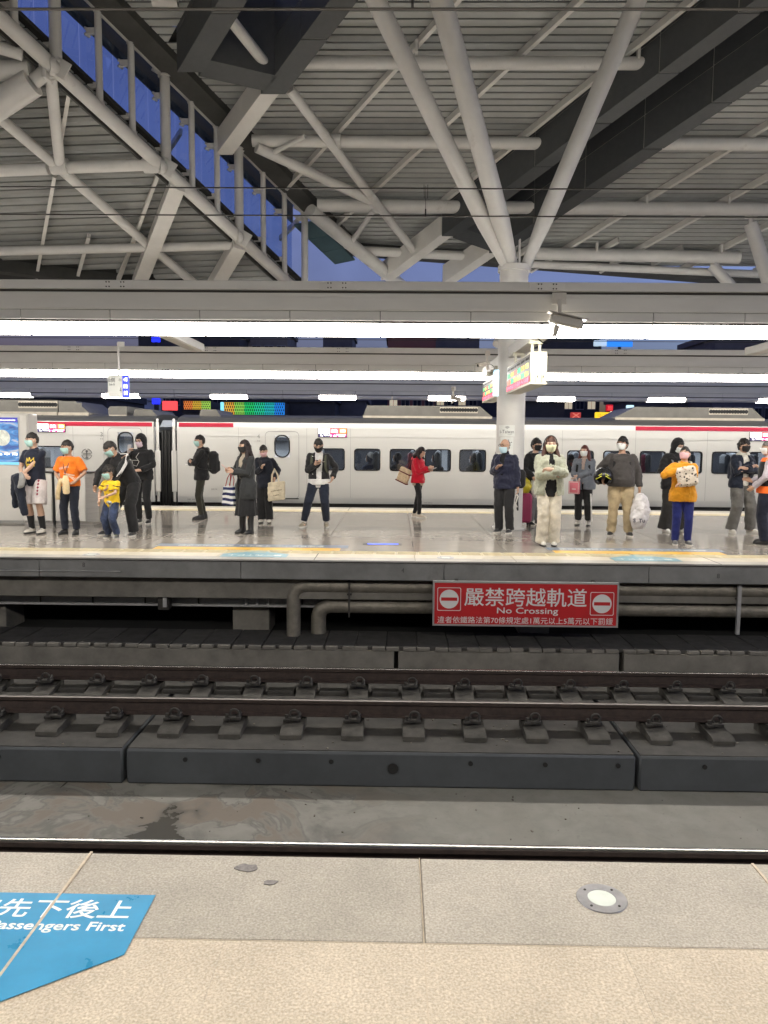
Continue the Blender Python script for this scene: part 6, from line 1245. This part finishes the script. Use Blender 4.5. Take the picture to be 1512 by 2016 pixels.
for v in me_.vertices: v.co = V((v.co.x * .9, v.co.y, 0))
wdt = max(v.co.x for v in me_.vertices) - min(v.co.x for v in me_.vertices)
me_.transform(Matrix.Translation(Fm.el[0] + V((-.15, -.05, .02))) @ Matrix.Rotation(radians(-90), 4, 'Z') @ Matrix.Rotation(radians(28), 4, 'Y') @ Matrix.Rotation(pi / 2, 4, 'X')); decal(Fm, me_, Fm.parts['top'], 'sleeve_lettering', STR, Fm.root, d=(1, .1, 0))
# ---- woman in dark coat and long skirt
CHAR = cloth('charcoal', (.028, .03, .031)); G_ = person('woman in charcoal coat and long black skirt with long dark hair', PW(485, 1050), 1.6, -42, feet=((-.08, -.02, 0), (.11, .02, 14)), hands=((-.1, -.25, 1.16), (-.03, -.24, 1.13)), poles=((-.6, .4, -.6), (.7, .5, -.6)), hdir=((-.2, -.9, .1), (-.5, -.8, .1)), hy=-8, hp=4, hair=('long', hairmat('espresso', (.02, .013, .013)), .3, .055), mask='black', inner=dict(m=cloth('oatmeal', (.42, .36, .28)), g=1.0, hem=-.02, name='jumper', neck=True), top=dict(m=CHAR, g=1.16, hem=-.3, flare=1.22, r0=.078, r1=.058, open=(.035, .07, -.6), name='coat', fold=.03), bottom=dict(kind='skirt', m=BLK, hem=.33), shoes=(mat('boot_leather', (.012, .012, .012), .35), SOLEB, .24))
phone(G_, V(G_.wr[0]) + V((-.01, -.13, .05)), (-.25, -.6, .6), 'phone in pink case held by the woman in the charcoal coat', mat('phone_pink', (.65, .45, .42), .4))
STRIPE = mat('bag_stripes', (.6, .6, .58), .7); nt_ = STRIPE.node_tree; wv = nt_.nodes.new('ShaderNodeTexWave'); wv.wave_type = 'BANDS'; wv.bands_direction = 'Z'; wv.inputs['Scale'].default_value = 3.1; wv.inputs['Distortion'].default_value = 1.2; wv.inputs['Detail'].default_value = 1; tc = nt_.nodes.new('ShaderNodeTexCoord'); rp = nt_.nodes.new('ShaderNodeValToRGB'); rp.color_ramp.interpolation = 'CONSTANT'; rp.color_ramp.elements[0].color = (.012, .02, .09, 1); rp.color_ramp.elements[1].position = .5; rp.color_ramp.elements[1].color = (.7, .7, .68, 1); nt_.links.new(tc.outputs['Object'], wv.inputs[0]); nt_.links.new(wv.outputs['Fac'], rp.inputs[0]); nt_.links.new(rp.outputs[0], nt_.nodes['Principled BSDF'].inputs['Base Color'])
mb = MB(); mb.loft([[V((-.34 + .0 + rx * cx_, -.12 + .05 * cy_, z)) for cx_, cy_ in ((1, 1), (-1, 1), (-1, -1), (1, -1))] for z, rx in ((.5, .15), (.53, .17), (.7, .155), (.86, .12))]); o = top_thing(G_, remesh(mb, .014, 3, .035, .01), 'striped_bag', STRIPE, 'navy and white striped shopping bag beside the long black skirt', 'bag')
for dy in (-.04, .04): MB().path([(-.4, -.12 + dy, .85), (-.34, -.12 + dy, 1.0), (-.28, -.12 + dy * .4, 1.1), (-.25, -.12 + dy, .98), (-.27, -.12 + dy, .85)], .009, 6).build('handle', mat('handle_red', (.3, .03, .03), .7), o)
# ---- woman behind with tote bag
H_ = person('woman in black jacket behind the charcoal coat, tote bag on her arm', PW(522, 1029), 1.52, -6, feet=((-.08, 0, 0), (.1, 0, 6)), hands=((-.0, -.25, 1.2), (.24, -.1, .98)), poles=((-.5, .4, -.6), (.45, .8, -.2)), hdir=((.3, -.5, .5), (.0, -.3, -.9)), hy=-6, hp=26, hair=('short', HB), mask='pink', top=dict(m=cloth('ink_blue', (.012, .014, .022)), g=1.14, hem=-.18, r0=.075, r1=.055, collar=.06, fold=.03), bottom=dict(m=BLK, r=(.1, .085, .085), hem=.08), shoes=(SHOEW, SOLEB))
phone(H_, V(H_.wr[0]) + V((-.0, -.07, .09)), (.0, -.5, .9), 'dark phone held by the woman with the tote bag', mat('phone_dark', (.03, .03, .035)))
TOTE = cloth('canvas', (.6, .52, .38), sheen=.0); mb = MB(); mb.loft([[V((.3 + rx * cx_, -.17 + .05 * cy_, z + .02 * cx_)) for cx_, cy_ in ((1, 1), (-1, 1), (-1, -1), (1, -1))] for z, rx in ((.5, .16), (.53, .185), (.75, .185), (.9, .18))]); o = top_thing(H_, remesh(mb, .013, 3, .03, .008), 'tote_bag', TOTE, 'cream canvas tote bag with black script hanging from an arm', 'bag')
for dy in (-.03, .03): MB().path([(.2, -.17 + dy, .88), (.2, -.14 + dy, 1.05), (.24, -.1 + dy * .4, 1.18), (.32, -.14 + dy, 1.05), (.36, -.17 + dy, .88)], .012, 6).build('handle', TOTE, o)
for body, z, w in (('La mode tendresse', .72, .24), ('à suivre', .62, .12)):
    tm = text_mesh(body, .05, 0, .001); xs_ = [v.co.x for v in tm.vertices]; k = w / (max(xs_) - min(xs_)); tm.transform(Matrix.Translation((.31, -.4, z)) @ Matrix.Rotation(radians(-10), 4, 'Y') @ Matrix.Rotation(pi / 2, 4, 'X') @ Matrix.Scale(k, 4)); decal(H_, tm, o, 'tote_lettering', BLK, o)
# ---- man in denim jacket, legs apart
WTEE = cloth('tee_white', (.62, .61, .59)); I_ = person('man in open black denim jacket over white tee reading his phone, legs apart', (PW(632, 1038)[0], PW(632, 1038)[1]), 1.7, 2, feet=((-.31, -.02, -25), (.1, 0, 2)), hands=((-.09, -.24, 1.17), (.22, -.1, .93)), poles=((-.5, .4, -.7), (.6, .8, -.1)), hdir=((.6, -.5, .3), (-.3, -.3, -.8)), palm=((.3, .2, .5), None), pel=(-.04, 0), lower=.04, hy=-2, hp=30, hair=('short', HB), mask='black', inner=dict(m=WTEE, g=1.03, hem=-.15, neck=True), top=dict(m=BLK2, g=1.16, hem=-.06, r0=.076, r1=.055, open=(.04, .075, -.4), ox=.01, collar=.04, fold=.03), bottom=dict(m=cloth('indigo_denim', (.014, .018, .032)), r=(.105, .08, .068), hem=.13), shoes=(mat('shoe_taupe', (.24, .21, .15), .7), SOLEW))
mb = MB(); mb.loft([el(V((-.04, 0, z)), Matrix.Identity(3), rx, ry, 24) for z, rx, ry in ((.79, .196, .15), (.81, .205, .155), (.9, .2, .15))]); link('shirt_tail', remesh(mb, .011, 2, .02), WTEE, I_.root)
for k in (0, 1): MB().path([V((I_.kn[k])).lerp(V(((-.31, .1)[k], (-.02, 0)[k], .09)), .85), V(((-.31, .1)[k], (-.02, 0)[k], .09))], [.045, .042], 10).build('sock', SOLEW, I_.root)
phone(I_, V(I_.wr[0]) + V((.09, -.06, .04)), (1, -.4, .15), 'phone in the hand of the man in the denim jacket', mat('phone_brown', (.12, .07, .05), .3))
for z in (.42, .3, .2, .1, .0): MB().tube(I_.T(-.1, -.165, z), I_.T(-.1, -.172, z), .008, n=8).build('button', ALU, I_.root)
backpack(I_, mat('cloth_moss', (.04, .045, .03), .85), 'dark backpack with moss straps worn by the denim jacket man', (.26, .12, .38), .2, .18, mat('strap_moss', (.07, .075, .05), .8))
# ---- woman in red jacket
REDJ = cloth('red', (.5, .008, .025)); J_ = person('woman in red hooded jacket and black leggings facing the train doors with a phone', PW(822, 1019), 1.5, 62, feet=((-.1, -.1, 4), (.08, .12, 0)), hands=((-.03, -.27, 1.19), (.05, -.25, 1.14)), poles=((-.6, .4, -.7), (.6, .4, -.7)), hdir=((.1, -.9, .2), (-.1, -.9, .1)), hy=4, hp=24, hair=('bob', hairmat('espresso', (.02, .013, .013)), .1, .05), mask=None, inner=dict(m=cloth('beige_hem', (.4, .31, .22)), g=1.08, hem=-.16), top=dict(m=REDJ, g=1.16, hem=-.1, flare=1.1, r0=.08, r1=.058, collar=.04, fold=.035, hoodback=True), bottom=dict(m=BLK, r=(.088, .062, .048), hem=.09), shoes=(mat('shoe_sand', (.48, .42, .34), .7), SOLEW))
phone(J_, V(J_.wr[1]) + V((-.03, -.14, .03)), (0, -.8, .35), 'phone held by the woman in red', mat('phone_silver', (.5, .48, .47)))
FLOR = mat('floral_canvas', (.55, .42, .27), .8, nz=(16, .25), coord='obj', dirt=(22, .58, (.2, .11, .05))); Rb = Matrix.Rotation(radians(22), 3, 'X'); mb = MB(); mb.boxc((-.14, .3, 1.0), (.1, .3, .36), .02, Rb); o = top_thing(J_, remesh(mb, .013, 4, .02, .006), 'shoulder_bag', FLOR, 'beige floral shoulder bag with dark red bands on the woman in red', 'bag'); BR = mat('band_maroon', (.12, .01, .015), .7)
for z in (-.165, .07): MB().boxc(V((-.14, .3, 1.0)) + Rb @ V((0, 0, z)), (.125, .315, .026), .005, Rb).build('band', BR, o)
MB().path([(-.16, .2, 1.16), (-.17, .08, 1.36), (-.13, .0, 1.42), (-.12, .12, 1.36), (-.12, .36, 1.12)], .01, 6).build('strap', BR, o)
# ---- older man
K_ = person('older bald man in navy padded jacket with glasses and mask below his nose', PW(992, 1049), 1.66, -26, feet=((-.09, -.02, -14), (.12, -.03, -4)), hands=((-.1, -.2, 1.17), (.25, -.02, .8)), poles=((-.45, .5, -.7), (.6, .6, -.2)), hdir=((.5, -.3, .5), None), hy=-24, hp=2, sk=1, hair=('bald', HGR), mask=('blue', .03), fat=1.05, inner=dict(m=BLK, g=1.02, hem=-.05, neck=True), top=dict(m=cloth('midnight', (.011, .013, .034), .55), g=1.2, hem=-.13, r0=.085, r1=.062, fold=.04, fine=.012, open=(.01, .05, .12), ox=-.02, t=.02), bottom=dict(m=BLK2, r=(.105, .085, .075), hem=.06), shoes=(SHOEB, SOLEW))
for sx in (-1, 1): MB().path([K_.Hd(sx * .032 + .026 * cos(q), -.11 + .004 * abs(cos(q)), .006 + .019 * sin(q)) for q in [2 * pi * k / 14 for k in range(15)]], .0028, 5).path([K_.Hd(sx * .058, -.105, .01), K_.Hd(sx * .085, .01, .012)], .0025, 5).build('glasses', SOLEB, K_.root)
mb = MB().path([V(K_.wr[1]) + V((.02, -.03, -.1)), V(K_.wr[1]) + V((.0, -.04, -.25)), V(K_.wr[1]) + V((.02, -.03, -.42))], [.012, .03, .016], 10); o = top_thing(K_, mb, 'umbrella', mat('umbrella_black', (.015, .015, .017), .5), 'small folded umbrella hanging from the older man\'s hand', 'umbrella'); MB().path([V(K_.wr[1]) + V((.0, -.06, -.13)), V(K_.wr[1]) + V((.03, -.065, -.16)), V(K_.wr[1]) + V((-.01, -.07, -.3)), V(K_.wr[1]) + V((.02, -.07, -.36))], .012, 6).build('tag', SOLEW, o)
mb = MB(); mb.boxc(K_.T(.23, .16, .05), (.2, .16, .34), .05, K_.TR); top_thing(K_, remesh(mb, .014, 4, .012), 'side_bag', BLK, 'black bag on the older man\'s back', 'bag')
# ---- young man behind with suitcase
L_ = person('young man in black hoodie and grey trousers half hidden behind the sage fleece', PW(1050, 1034), 1.67, 26, feet=((-.1, 0, 0), (.1, 0, 10)), hands=((-.18, -.2, .95), (.25, -.1, .85)), poles=((-.6, .6, -.3), (.6, .6, -.2)), hy=12, hp=4, hair=('mop', HB), mask='black', top=dict(m=BLK, g=1.14, hem=-.12, r0=.08, r1=.058, hoodback=True, fold=.03), bottom=dict(m=cloth('mid_grey', (.16, .16, .165)), r=(.105, .09, .085)), shoes=(SHOEB, SOLEW))
backpack(L_, BLK2, 'black backpack worn by the young man with the suitcase', (.3, .16, .4), .2, .19)
t = empty('suitcase', (*PW(1031, 1036), 0)); tag(t, 'crimson hard shell suitcase on wheels beside the column', 'suitcase'); CR = mat('suitcase_crimson', (.27, .025, .085), .35, nz=(4, .06))
MB().boxc((0, 0, .36), (.25, .36, .56), .045).build('shell', CR, t)
for x in (-.08, -.04, 0, .04, .08): MB().box((x - .008, -.186, .12), (x + .008, -.178, .6), .003).build('rib', CR, t)
for x in (-.09, .09):
    for y in (-.13, .13): MB().tube((x - .014, y, .035), (x + .014, y, .035), .035, n=14).boxc((x, y, .07), (.03, .05, .03)).build('wheel', SOLEB, t)
MB().path([(-.07, .1, .63), (-.07, .1, .98), (.07, .1, .98), (.07, .1, .63)], .009, 8).build('handle', SOLEB, t)
mb = MB(); mb.ell((0, 0, .13), .13, .1, .15); mb.path([(0, 0, .22), (-.05, 0, .32), (-.1, 0, .35)], [.07, .05, .02], 10); yb = link('yellow_bag', remesh(mb, .014, 2, .05, .015), mat('plastic_yellow', (.42, .36, .02), .3)); yb.location = (t.location.x + .0, t.location.y - .02, .63); tag(yb, 'shiny yellow carrier bag resting on the crimson suitcase', 'bag')
mb = MB(); mb.ell((.2, -.02, .16), .09, .08, .2); mb.path([(.2, 0, .3), (.16, 0, .45)], [.05, .02], 10); wb = link('white_bag', remesh(mb, .014, 2, .05, .015), mat('plastic_white', (.6, .6, .6), .35)); wb.location = (t.location.x, t.location.y + .05, .58); tag(wb, 'thin white carrier bag beside the yellow one', 'bag')
# ---- woman in sage fleece with headphones
SAGE = cloth('sage_fleece', (.36, .37, .285), .95, bump=(180, .9, .006), sheen=.3); M_ = person('woman in sage fleece jacket and cream trousers with headphones and folded arms', PW(1078, 1074), 1.69, 0, feet=((-.09, 0, 4), (.09, 0, -4)), hands=((.04, -.24, 1.14), (-.02, -.27, 1.2)), poles=((-.9, .0, -.8), (.9, .0, -.8)), hdir=((.7, .5, -.05), (-.7, .45, -.05)), hy=0, hp=4, sk=2, hair=('long', HBR, .2, .045), mask='lemon', inner=dict(m=BLK, g=1.16, hem=-.16, neck=True), top=dict(m=SAGE, g=1.28, hem=-.14, flare=1.02, r0=.095, r1=.07, open=(.1, .035, -.6), fold=.04, fluff=.012, t=.03, collar=.03, hoodback=True), bottom=dict(m=cloth('cream', (.6, .55, .45)), r=(.112, .095, .1), hem=.05, g=1.08, fold=.03), shoes=(SHOEW, SOLEB))
hb_ = MB().path([M_.Hd(.098 * sin(q), .01, .02 + .118 * cos(q)) for q in [radians(k) for k in range(-95, 96, 12)]], .008, 8); o = top_thing(M_, hb_, 'headphones', SOLEB, 'black over ear headphones on the woman in sage fleece', 'headphones')
for sx in (-1, 1): MB().ell(M_.Hd(sx * .1, .01, -.005), .022, .034, .04, M_.HR).build('ear_cup', SOLEB, o)
# ---- woman with red hair and pink gift bag
DENG = cloth('denim_grey', (.14, .155, .18)); N_ = person('woman with reddish long hair in grey denim jacket carrying a small pink bag', PW(1147, 1034), 1.55, -24, feet=((-.1, -.0, -6), (.11, .02, 10)), hands=((-.06, -.26, .98), (-.1, -.26, 1.06)), poles=((-.8, .3, -.6), (.8, .3, -.5)), hdir=((-.1, -.5, -.8), (-.5, -.5, -.5)), hy=-14, hp=2, sk=2, fat=1.08, hair=('long', HAUB, .28, .052), mask='white', inner=dict(m=cloth('blush', (.5, .38, .33)), g=1.0, hem=-.05, neck=True), top=dict(m=DENG, g=1.2, hem=-.16, flare=1.1, r0=.088, r1=.065, open=(.02, .04, -.3), fold=.035, t=.02), bottom=dict(m=BLK2, r=(.1, .08, .075), hem=.12), shoes=(SHOEW, SOLEB))
mb = MB().path([V((.0, 0, 0)) + N_.kn[1].lerp(V((.11, .02, .1)), k / 6) + V((.075, -.03, 0)) for k in range(-3, 7)], .018, 6).build('trouser_stripe', STR, N_.root)
PINK = mat('bag_pink', (.6, .14, .18), .45, nz=(6, .05)); t_ = MB(); o = top_thing(N_, MB().boxc((-.13, -.36, .82), (.22, .1, .26), .006), 'gift_bag', PINK, 'small pink paper bag with white border carried by the red haired woman', 'bag')
for a, b in (((-.22, -.413, .93), (-.04, -.411, .94)), ((-.22, -.413, .7), (-.04, -.411, .71)), ((-.225, -.413, .7), (-.217, -.411, .94)), ((-.043, -.413, .7), (-.035, -.411, .94)), ((-.17, -.413, .78), (-.09, -.411, .8))): MB().box(a, b).build('border_line', SOLEW, o)
for dy in (-.04, .04): MB().path([(-.18, -.36 + dy, .94), (-.16, -.36 + dy, 1.02), (-.1, -.36 + dy, 1.02), (-.08, -.36 + dy, .94)], .005, 5).build('handle', SOLEW, o)
backpack(N_, BLK, 'black backpack worn by the red haired woman', (.28, .15, .36), .18, .19)
# ---- heavy man with helmet and carrier bag
O_ = person('heavy man in dark grey sweatshirt and khaki trousers looking aside', PW(1219, 1055), 1.7, -14, feet=((-.14, 0, -14), (.15, 0, 18)), hands=((-.3, -.16, 1.0), (.3, -.06, .86)), poles=((-.8, .6, -.3), (.8, .6, -.2)), hdir=((-.1, -.5, -.7), (.05, -.1, -1)), hy=-28, hp=-6, sk=1, fat=1.22, hair=('mop', HB), mask='white', top=dict(m=cloth('ash', (.055, .05, .048)), g=1.08, hem=-.05, r0=.088, r1=.056, belly=.06, fold=.025, name='sweatshirt', hem_band=True), bottom=dict(m=cloth('khaki', (.38, .3, .18)), r=(.108, .085, .078), hem=.07, g=1.04, fold=.035), shoes=(mat('canvas_black', (.02, .02, .022), .7), SOLEW))
for sx in (-1, 1): MB().path([O_.Hd(sx * .032 + .026 * cos(q), -.108 + .004 * abs(cos(q)), .008 + .02 * sin(q)) for q in [2 * pi * k / 14 for k in range(15)]], .0026, 5).build('glasses', mat('frame_rose', (.3, .12, .12), .4), O_.root)
backpack(O_, BLK, 'black backpack worn by the man in the grey sweatshirt', (.34, .16, .42), .2, .26)
hc_ = V((-.3, -.2, .98)); mb = MB().ell(hc_ + V((0, 0, .04)), .165, .18, .165, None, 22, 14); me = cut(mb.mesh('h', 0), lambda c: c.z < hc_.z - .09 or (c.y < hc_.y - .1 and c.z < hc_.z + .03)); o = top_thing(O_, shell(me, .03), 'crash_helmet', mat('helmet_black', (.015, .015, .016), .25), 'black motorcycle helmet with yellow flashes hung on the heavy man\'s arm', 'helmet'); YF = mat('helmet_lime', (.6, .62, .05), .4)
for sx in (-1, 1):
    for k in (0, 1): MB().path([hc_ + V((sx * (.03 + .035 * j), -.172 + .012 * j * j, .1 - .022 * j - .035 * k)) for j in range(4)], .008, 6).build('flash', YF, o)
PLB = mat('plastic_print', (.62, .6, .6), .4, nz=(5, .04), coord='obj', dirt=(26, .66, (.02, .02, .03))); mb = MB(); w = O_.wr[1] + V((.02, -.05, -.1)); mb.path([w, w + V((.0, 0, -.1)), w + V((.0, -.02, -.3)), w + V((-.02, -.03, -.48)), w + V((-.03, -.03, -.6))], [.05, .12, .155, .15, .08], 14); o = top_thing(O_, remesh(mb, .013, 3, .06, .02), 'carrier_bag', PLB, 'white plastic carrier bag with dark specks hanging from the heavy man\'s hand', 'bag')
tm = text_mesh('S  Tu', .09, 0, .003); tm.transform(Matrix.Translation(w + V((-.02, -.4, -.46))) @ Matrix.Rotation(pi / 2, 4, 'X')); decal(O_, tm, o, 'bag_lettering', mat('print_navy', (.03, .03, .06)), o)
# ---- person in black behind the mustard jacket
P_ = person('person in black hooded coat and wide trousers behind the mustard jacket', (PW(1322, 1046)[0], PW(1322, 1046)[1]), 1.7, 14, feet=((-.14, 0, -6), (.16, 0, 10)), hands=((-.15, -.24, 1.1), (.18, -.24, 1.1)), hy=10, hp=24, hair=('hood', BLK), mask='white', top=dict(m=BLK, g=1.2, hem=-.16, flare=1.15, r0=.088, r1=.06, collar=.05, fold=.04, t=.02), bottom=dict(m=cloth('graphite', (.024, .023, .022)), r=(.12, .115, .13), hem=.05, g=1.08), shoes=(mat('shoe_white', (.65, .64, .62), .5), SOLEW))
backpack(P_, mat('cloth_slate', (.1, .1, .1), .85), 'dark grey strapped backpack on the person in black', (.28, .14, .38), .2, .19, mat('strap_slate', (.14, .14, .14), .8))
# ---- woman in mustard jacket
MUST = cloth('mustard', (.58, .25, .012)); Q_ = person('woman in mustard padded jacket and blue trousers looking up, hugging a spotted bag', PW(1340, 1073), 1.55, -10, feet=((-.1, .0, -2), (.11, 0, 12)), hands=((-.13, -.25, 1.3), (-.06, -.27, 1.08)), poles=((-1, .2, -.5), (1, .2, -.5)), hdir=((.6, -.3, .3), (-.9, -.3, -.1)), hy=-24, hp=-12, sk=0, hair=('short', HB), mask='pink', top=dict(m=MUST, g=1.17, hem=-.17, flare=1.16, r0=.09, r1=.062, collar=.05, fold=.035, fine=.012, t=.02), bottom=dict(m=cloth('royal_blue', (.012, .018, .12)), r=(.1, .078, .062), hem=.08), shoes=(SHOEG, SOLEW))
MB().ell(Q_.Hd(.055, .06, -.05), .035, .05, .06).build('hair_side', HB, Q_.root)
MB().path([Q_.T(.09, -.06, .43), Q_.T(.12, .04, .5), Q_.T(.05, .1, .52), Q_.T(-.08, .08, .5)], .022, 8).build('collar_lining', mat('collar_khaki', (.4, .4, .3), .8), Q_.root)
LEO = mat('spotted_cloth', (.55, .47, .38), .75); nt_ = LEO.node_tree; vo = nt_.nodes.new('ShaderNodeTexVoronoi'); vo.inputs['Scale'].default_value = 21; tc = nt_.nodes.new('ShaderNodeTexCoord'); rp = nt_.nodes.new('ShaderNodeValToRGB'); rp.color_ramp.elements[0].position = .28; rp.color_ramp.elements[0].color = (.02, .012, .01, 1); rp.color_ramp.elements[1].position = .36; rp.color_ramp.elements[1].color = (.55, .48, .4, 1); nt_.links.new(tc.outputs['Object'], vo.inputs[0]); nt_.links.new(vo.outputs['Distance'], rp.inputs[0]); nt_.links.new(rp.outputs[0], nt_.nodes['Principled BSDF'].inputs['Base Color'])
mb = MB(); mb.boxc((.0, -.27, 1.2), (.34, .1, .34), .04, Matrix.Rotation(radians(-12), 3, 'Y')); top_thing(Q_, remesh(mb, .013, 4, .03, .01), 'spotted_bag', LEO, 'cream bag with black spots hugged by the woman in mustard', 'bag')
# ---- man with folded arms
CRHOOD = cloth('cream_hoodie', (.58, .55, .48), nz=(14, .25)); R__ = person('man in navy jacket over cream hoodie and grey trousers with folded arms', PW(1452, 1049), 1.71, 10, feet=((-.13, 0, -8), (.26, .02, 22)), hands=((.06, -.23, 1.19), (-.06, -.25, 1.16)), poles=((-.9, -.1, -.8), (.9, -.1, -.8)), hdir=((.8, .4, .15), (-.8, .4, .1)), pel=(.02, 0), lower=.02, hy=16, hp=2, hair=('mop', HB), mask='black', inner=dict(m=CRHOOD, g=1.05, hem=-.06, neck=True), top=dict(m=cloth('dark_navy', (.01, .014, .026)), g=1.2, hem=-.1, flare=1.1, r0=.085, r1=.06, open=(.06, .06, -.6), fold=.03, t=.02), bottom=dict(m=cloth('pewter', (.12, .115, .105)), r=(.115, .1, .095), hem=.07, g=1.06, fold=.03), shoes=(SHOEW, SOLEW))
backpack(R__, mat('cloth_ink', (.02, .025, .04), .85), 'dark backpack with grey strap pads on the man with folded arms', (.28, .14, .38), .2, .19, mat('strap_grey', (.12, .12, .14), .8)); MB().path([R__.T(.03 + .09 * sin(q), .03 - .1 * cos(q) * .8, .485 + .03 * (1 + cos(q)) * .3) for q in [2 * pi * k / 16 for k in range(17)]], .03, 8).build('hood_collar', CRHOOD, R__.root)
# ---- station worker at the right edge
S_ = person('station worker in black and orange vest over lilac shirt, turned towards the others', PW(1506, 1071), 1.66, -118, feet=((-.1, 0, 0), (.1, 0, 4)), hands=((-.16, -.26, 1.02), (.2, -.2, .95)), poles=((-.7, .5, -.4), (.7, .5, -.3)), hdir=((-.1, -.8, .3), None), hy=10, hp=2, sk=1, fat=1.12, hair=('short', HGR), mask='white', inner=dict(m=cloth('lilac', (.45, .41, .45)), g=1.0, hem=-.05, neck=True), top=dict(m=cloth('lilac', (.45, .41, .45)), g=1.04, hem=-.06, r0=.07, r1=.05, name='shirt'), bottom=dict(m=NAVY, r=(.11, .095, .085), hem=.06), shoes=(SHOEB, SOLEB))
mb = MB(); T_ = S_.T; mb.loft([el(T_(0, 0, z), S_.TR, rx * 1.12, ry * 1.14, 22) for z, rx, ry in ((-.08, .185, .145), (0, .185, .145), (.14, .175, .14), (.3, .18, .142), (.4, .178, .125), (.46, .15, .095))]); vest = link('vest', remesh(mb, .013, 3, .015), BLK, S_.root); HV = mat('hi_vis_orange', (.95, .16, .015), .7)
MB().loft([el(T_(0, 0, z), S_.TR, rx * 1.12 + .008, ry * 1.14 + .008, 22) for z, rx, ry in ((-.085, .185, .145), (-.07, .188, .148), (.03, .186, .146))]).build('vest_band', HV, S_.root); MB().loft([el(T_(0, .0, z), S_.TR, rx, ry, 22) for z, rx, ry in ((.43, .2, .13), (.465, .172, .118), (.49, .12, .1))]).build('vest_yoke', HV, S_.root)
bpy.data.scenes.remove(TMP)
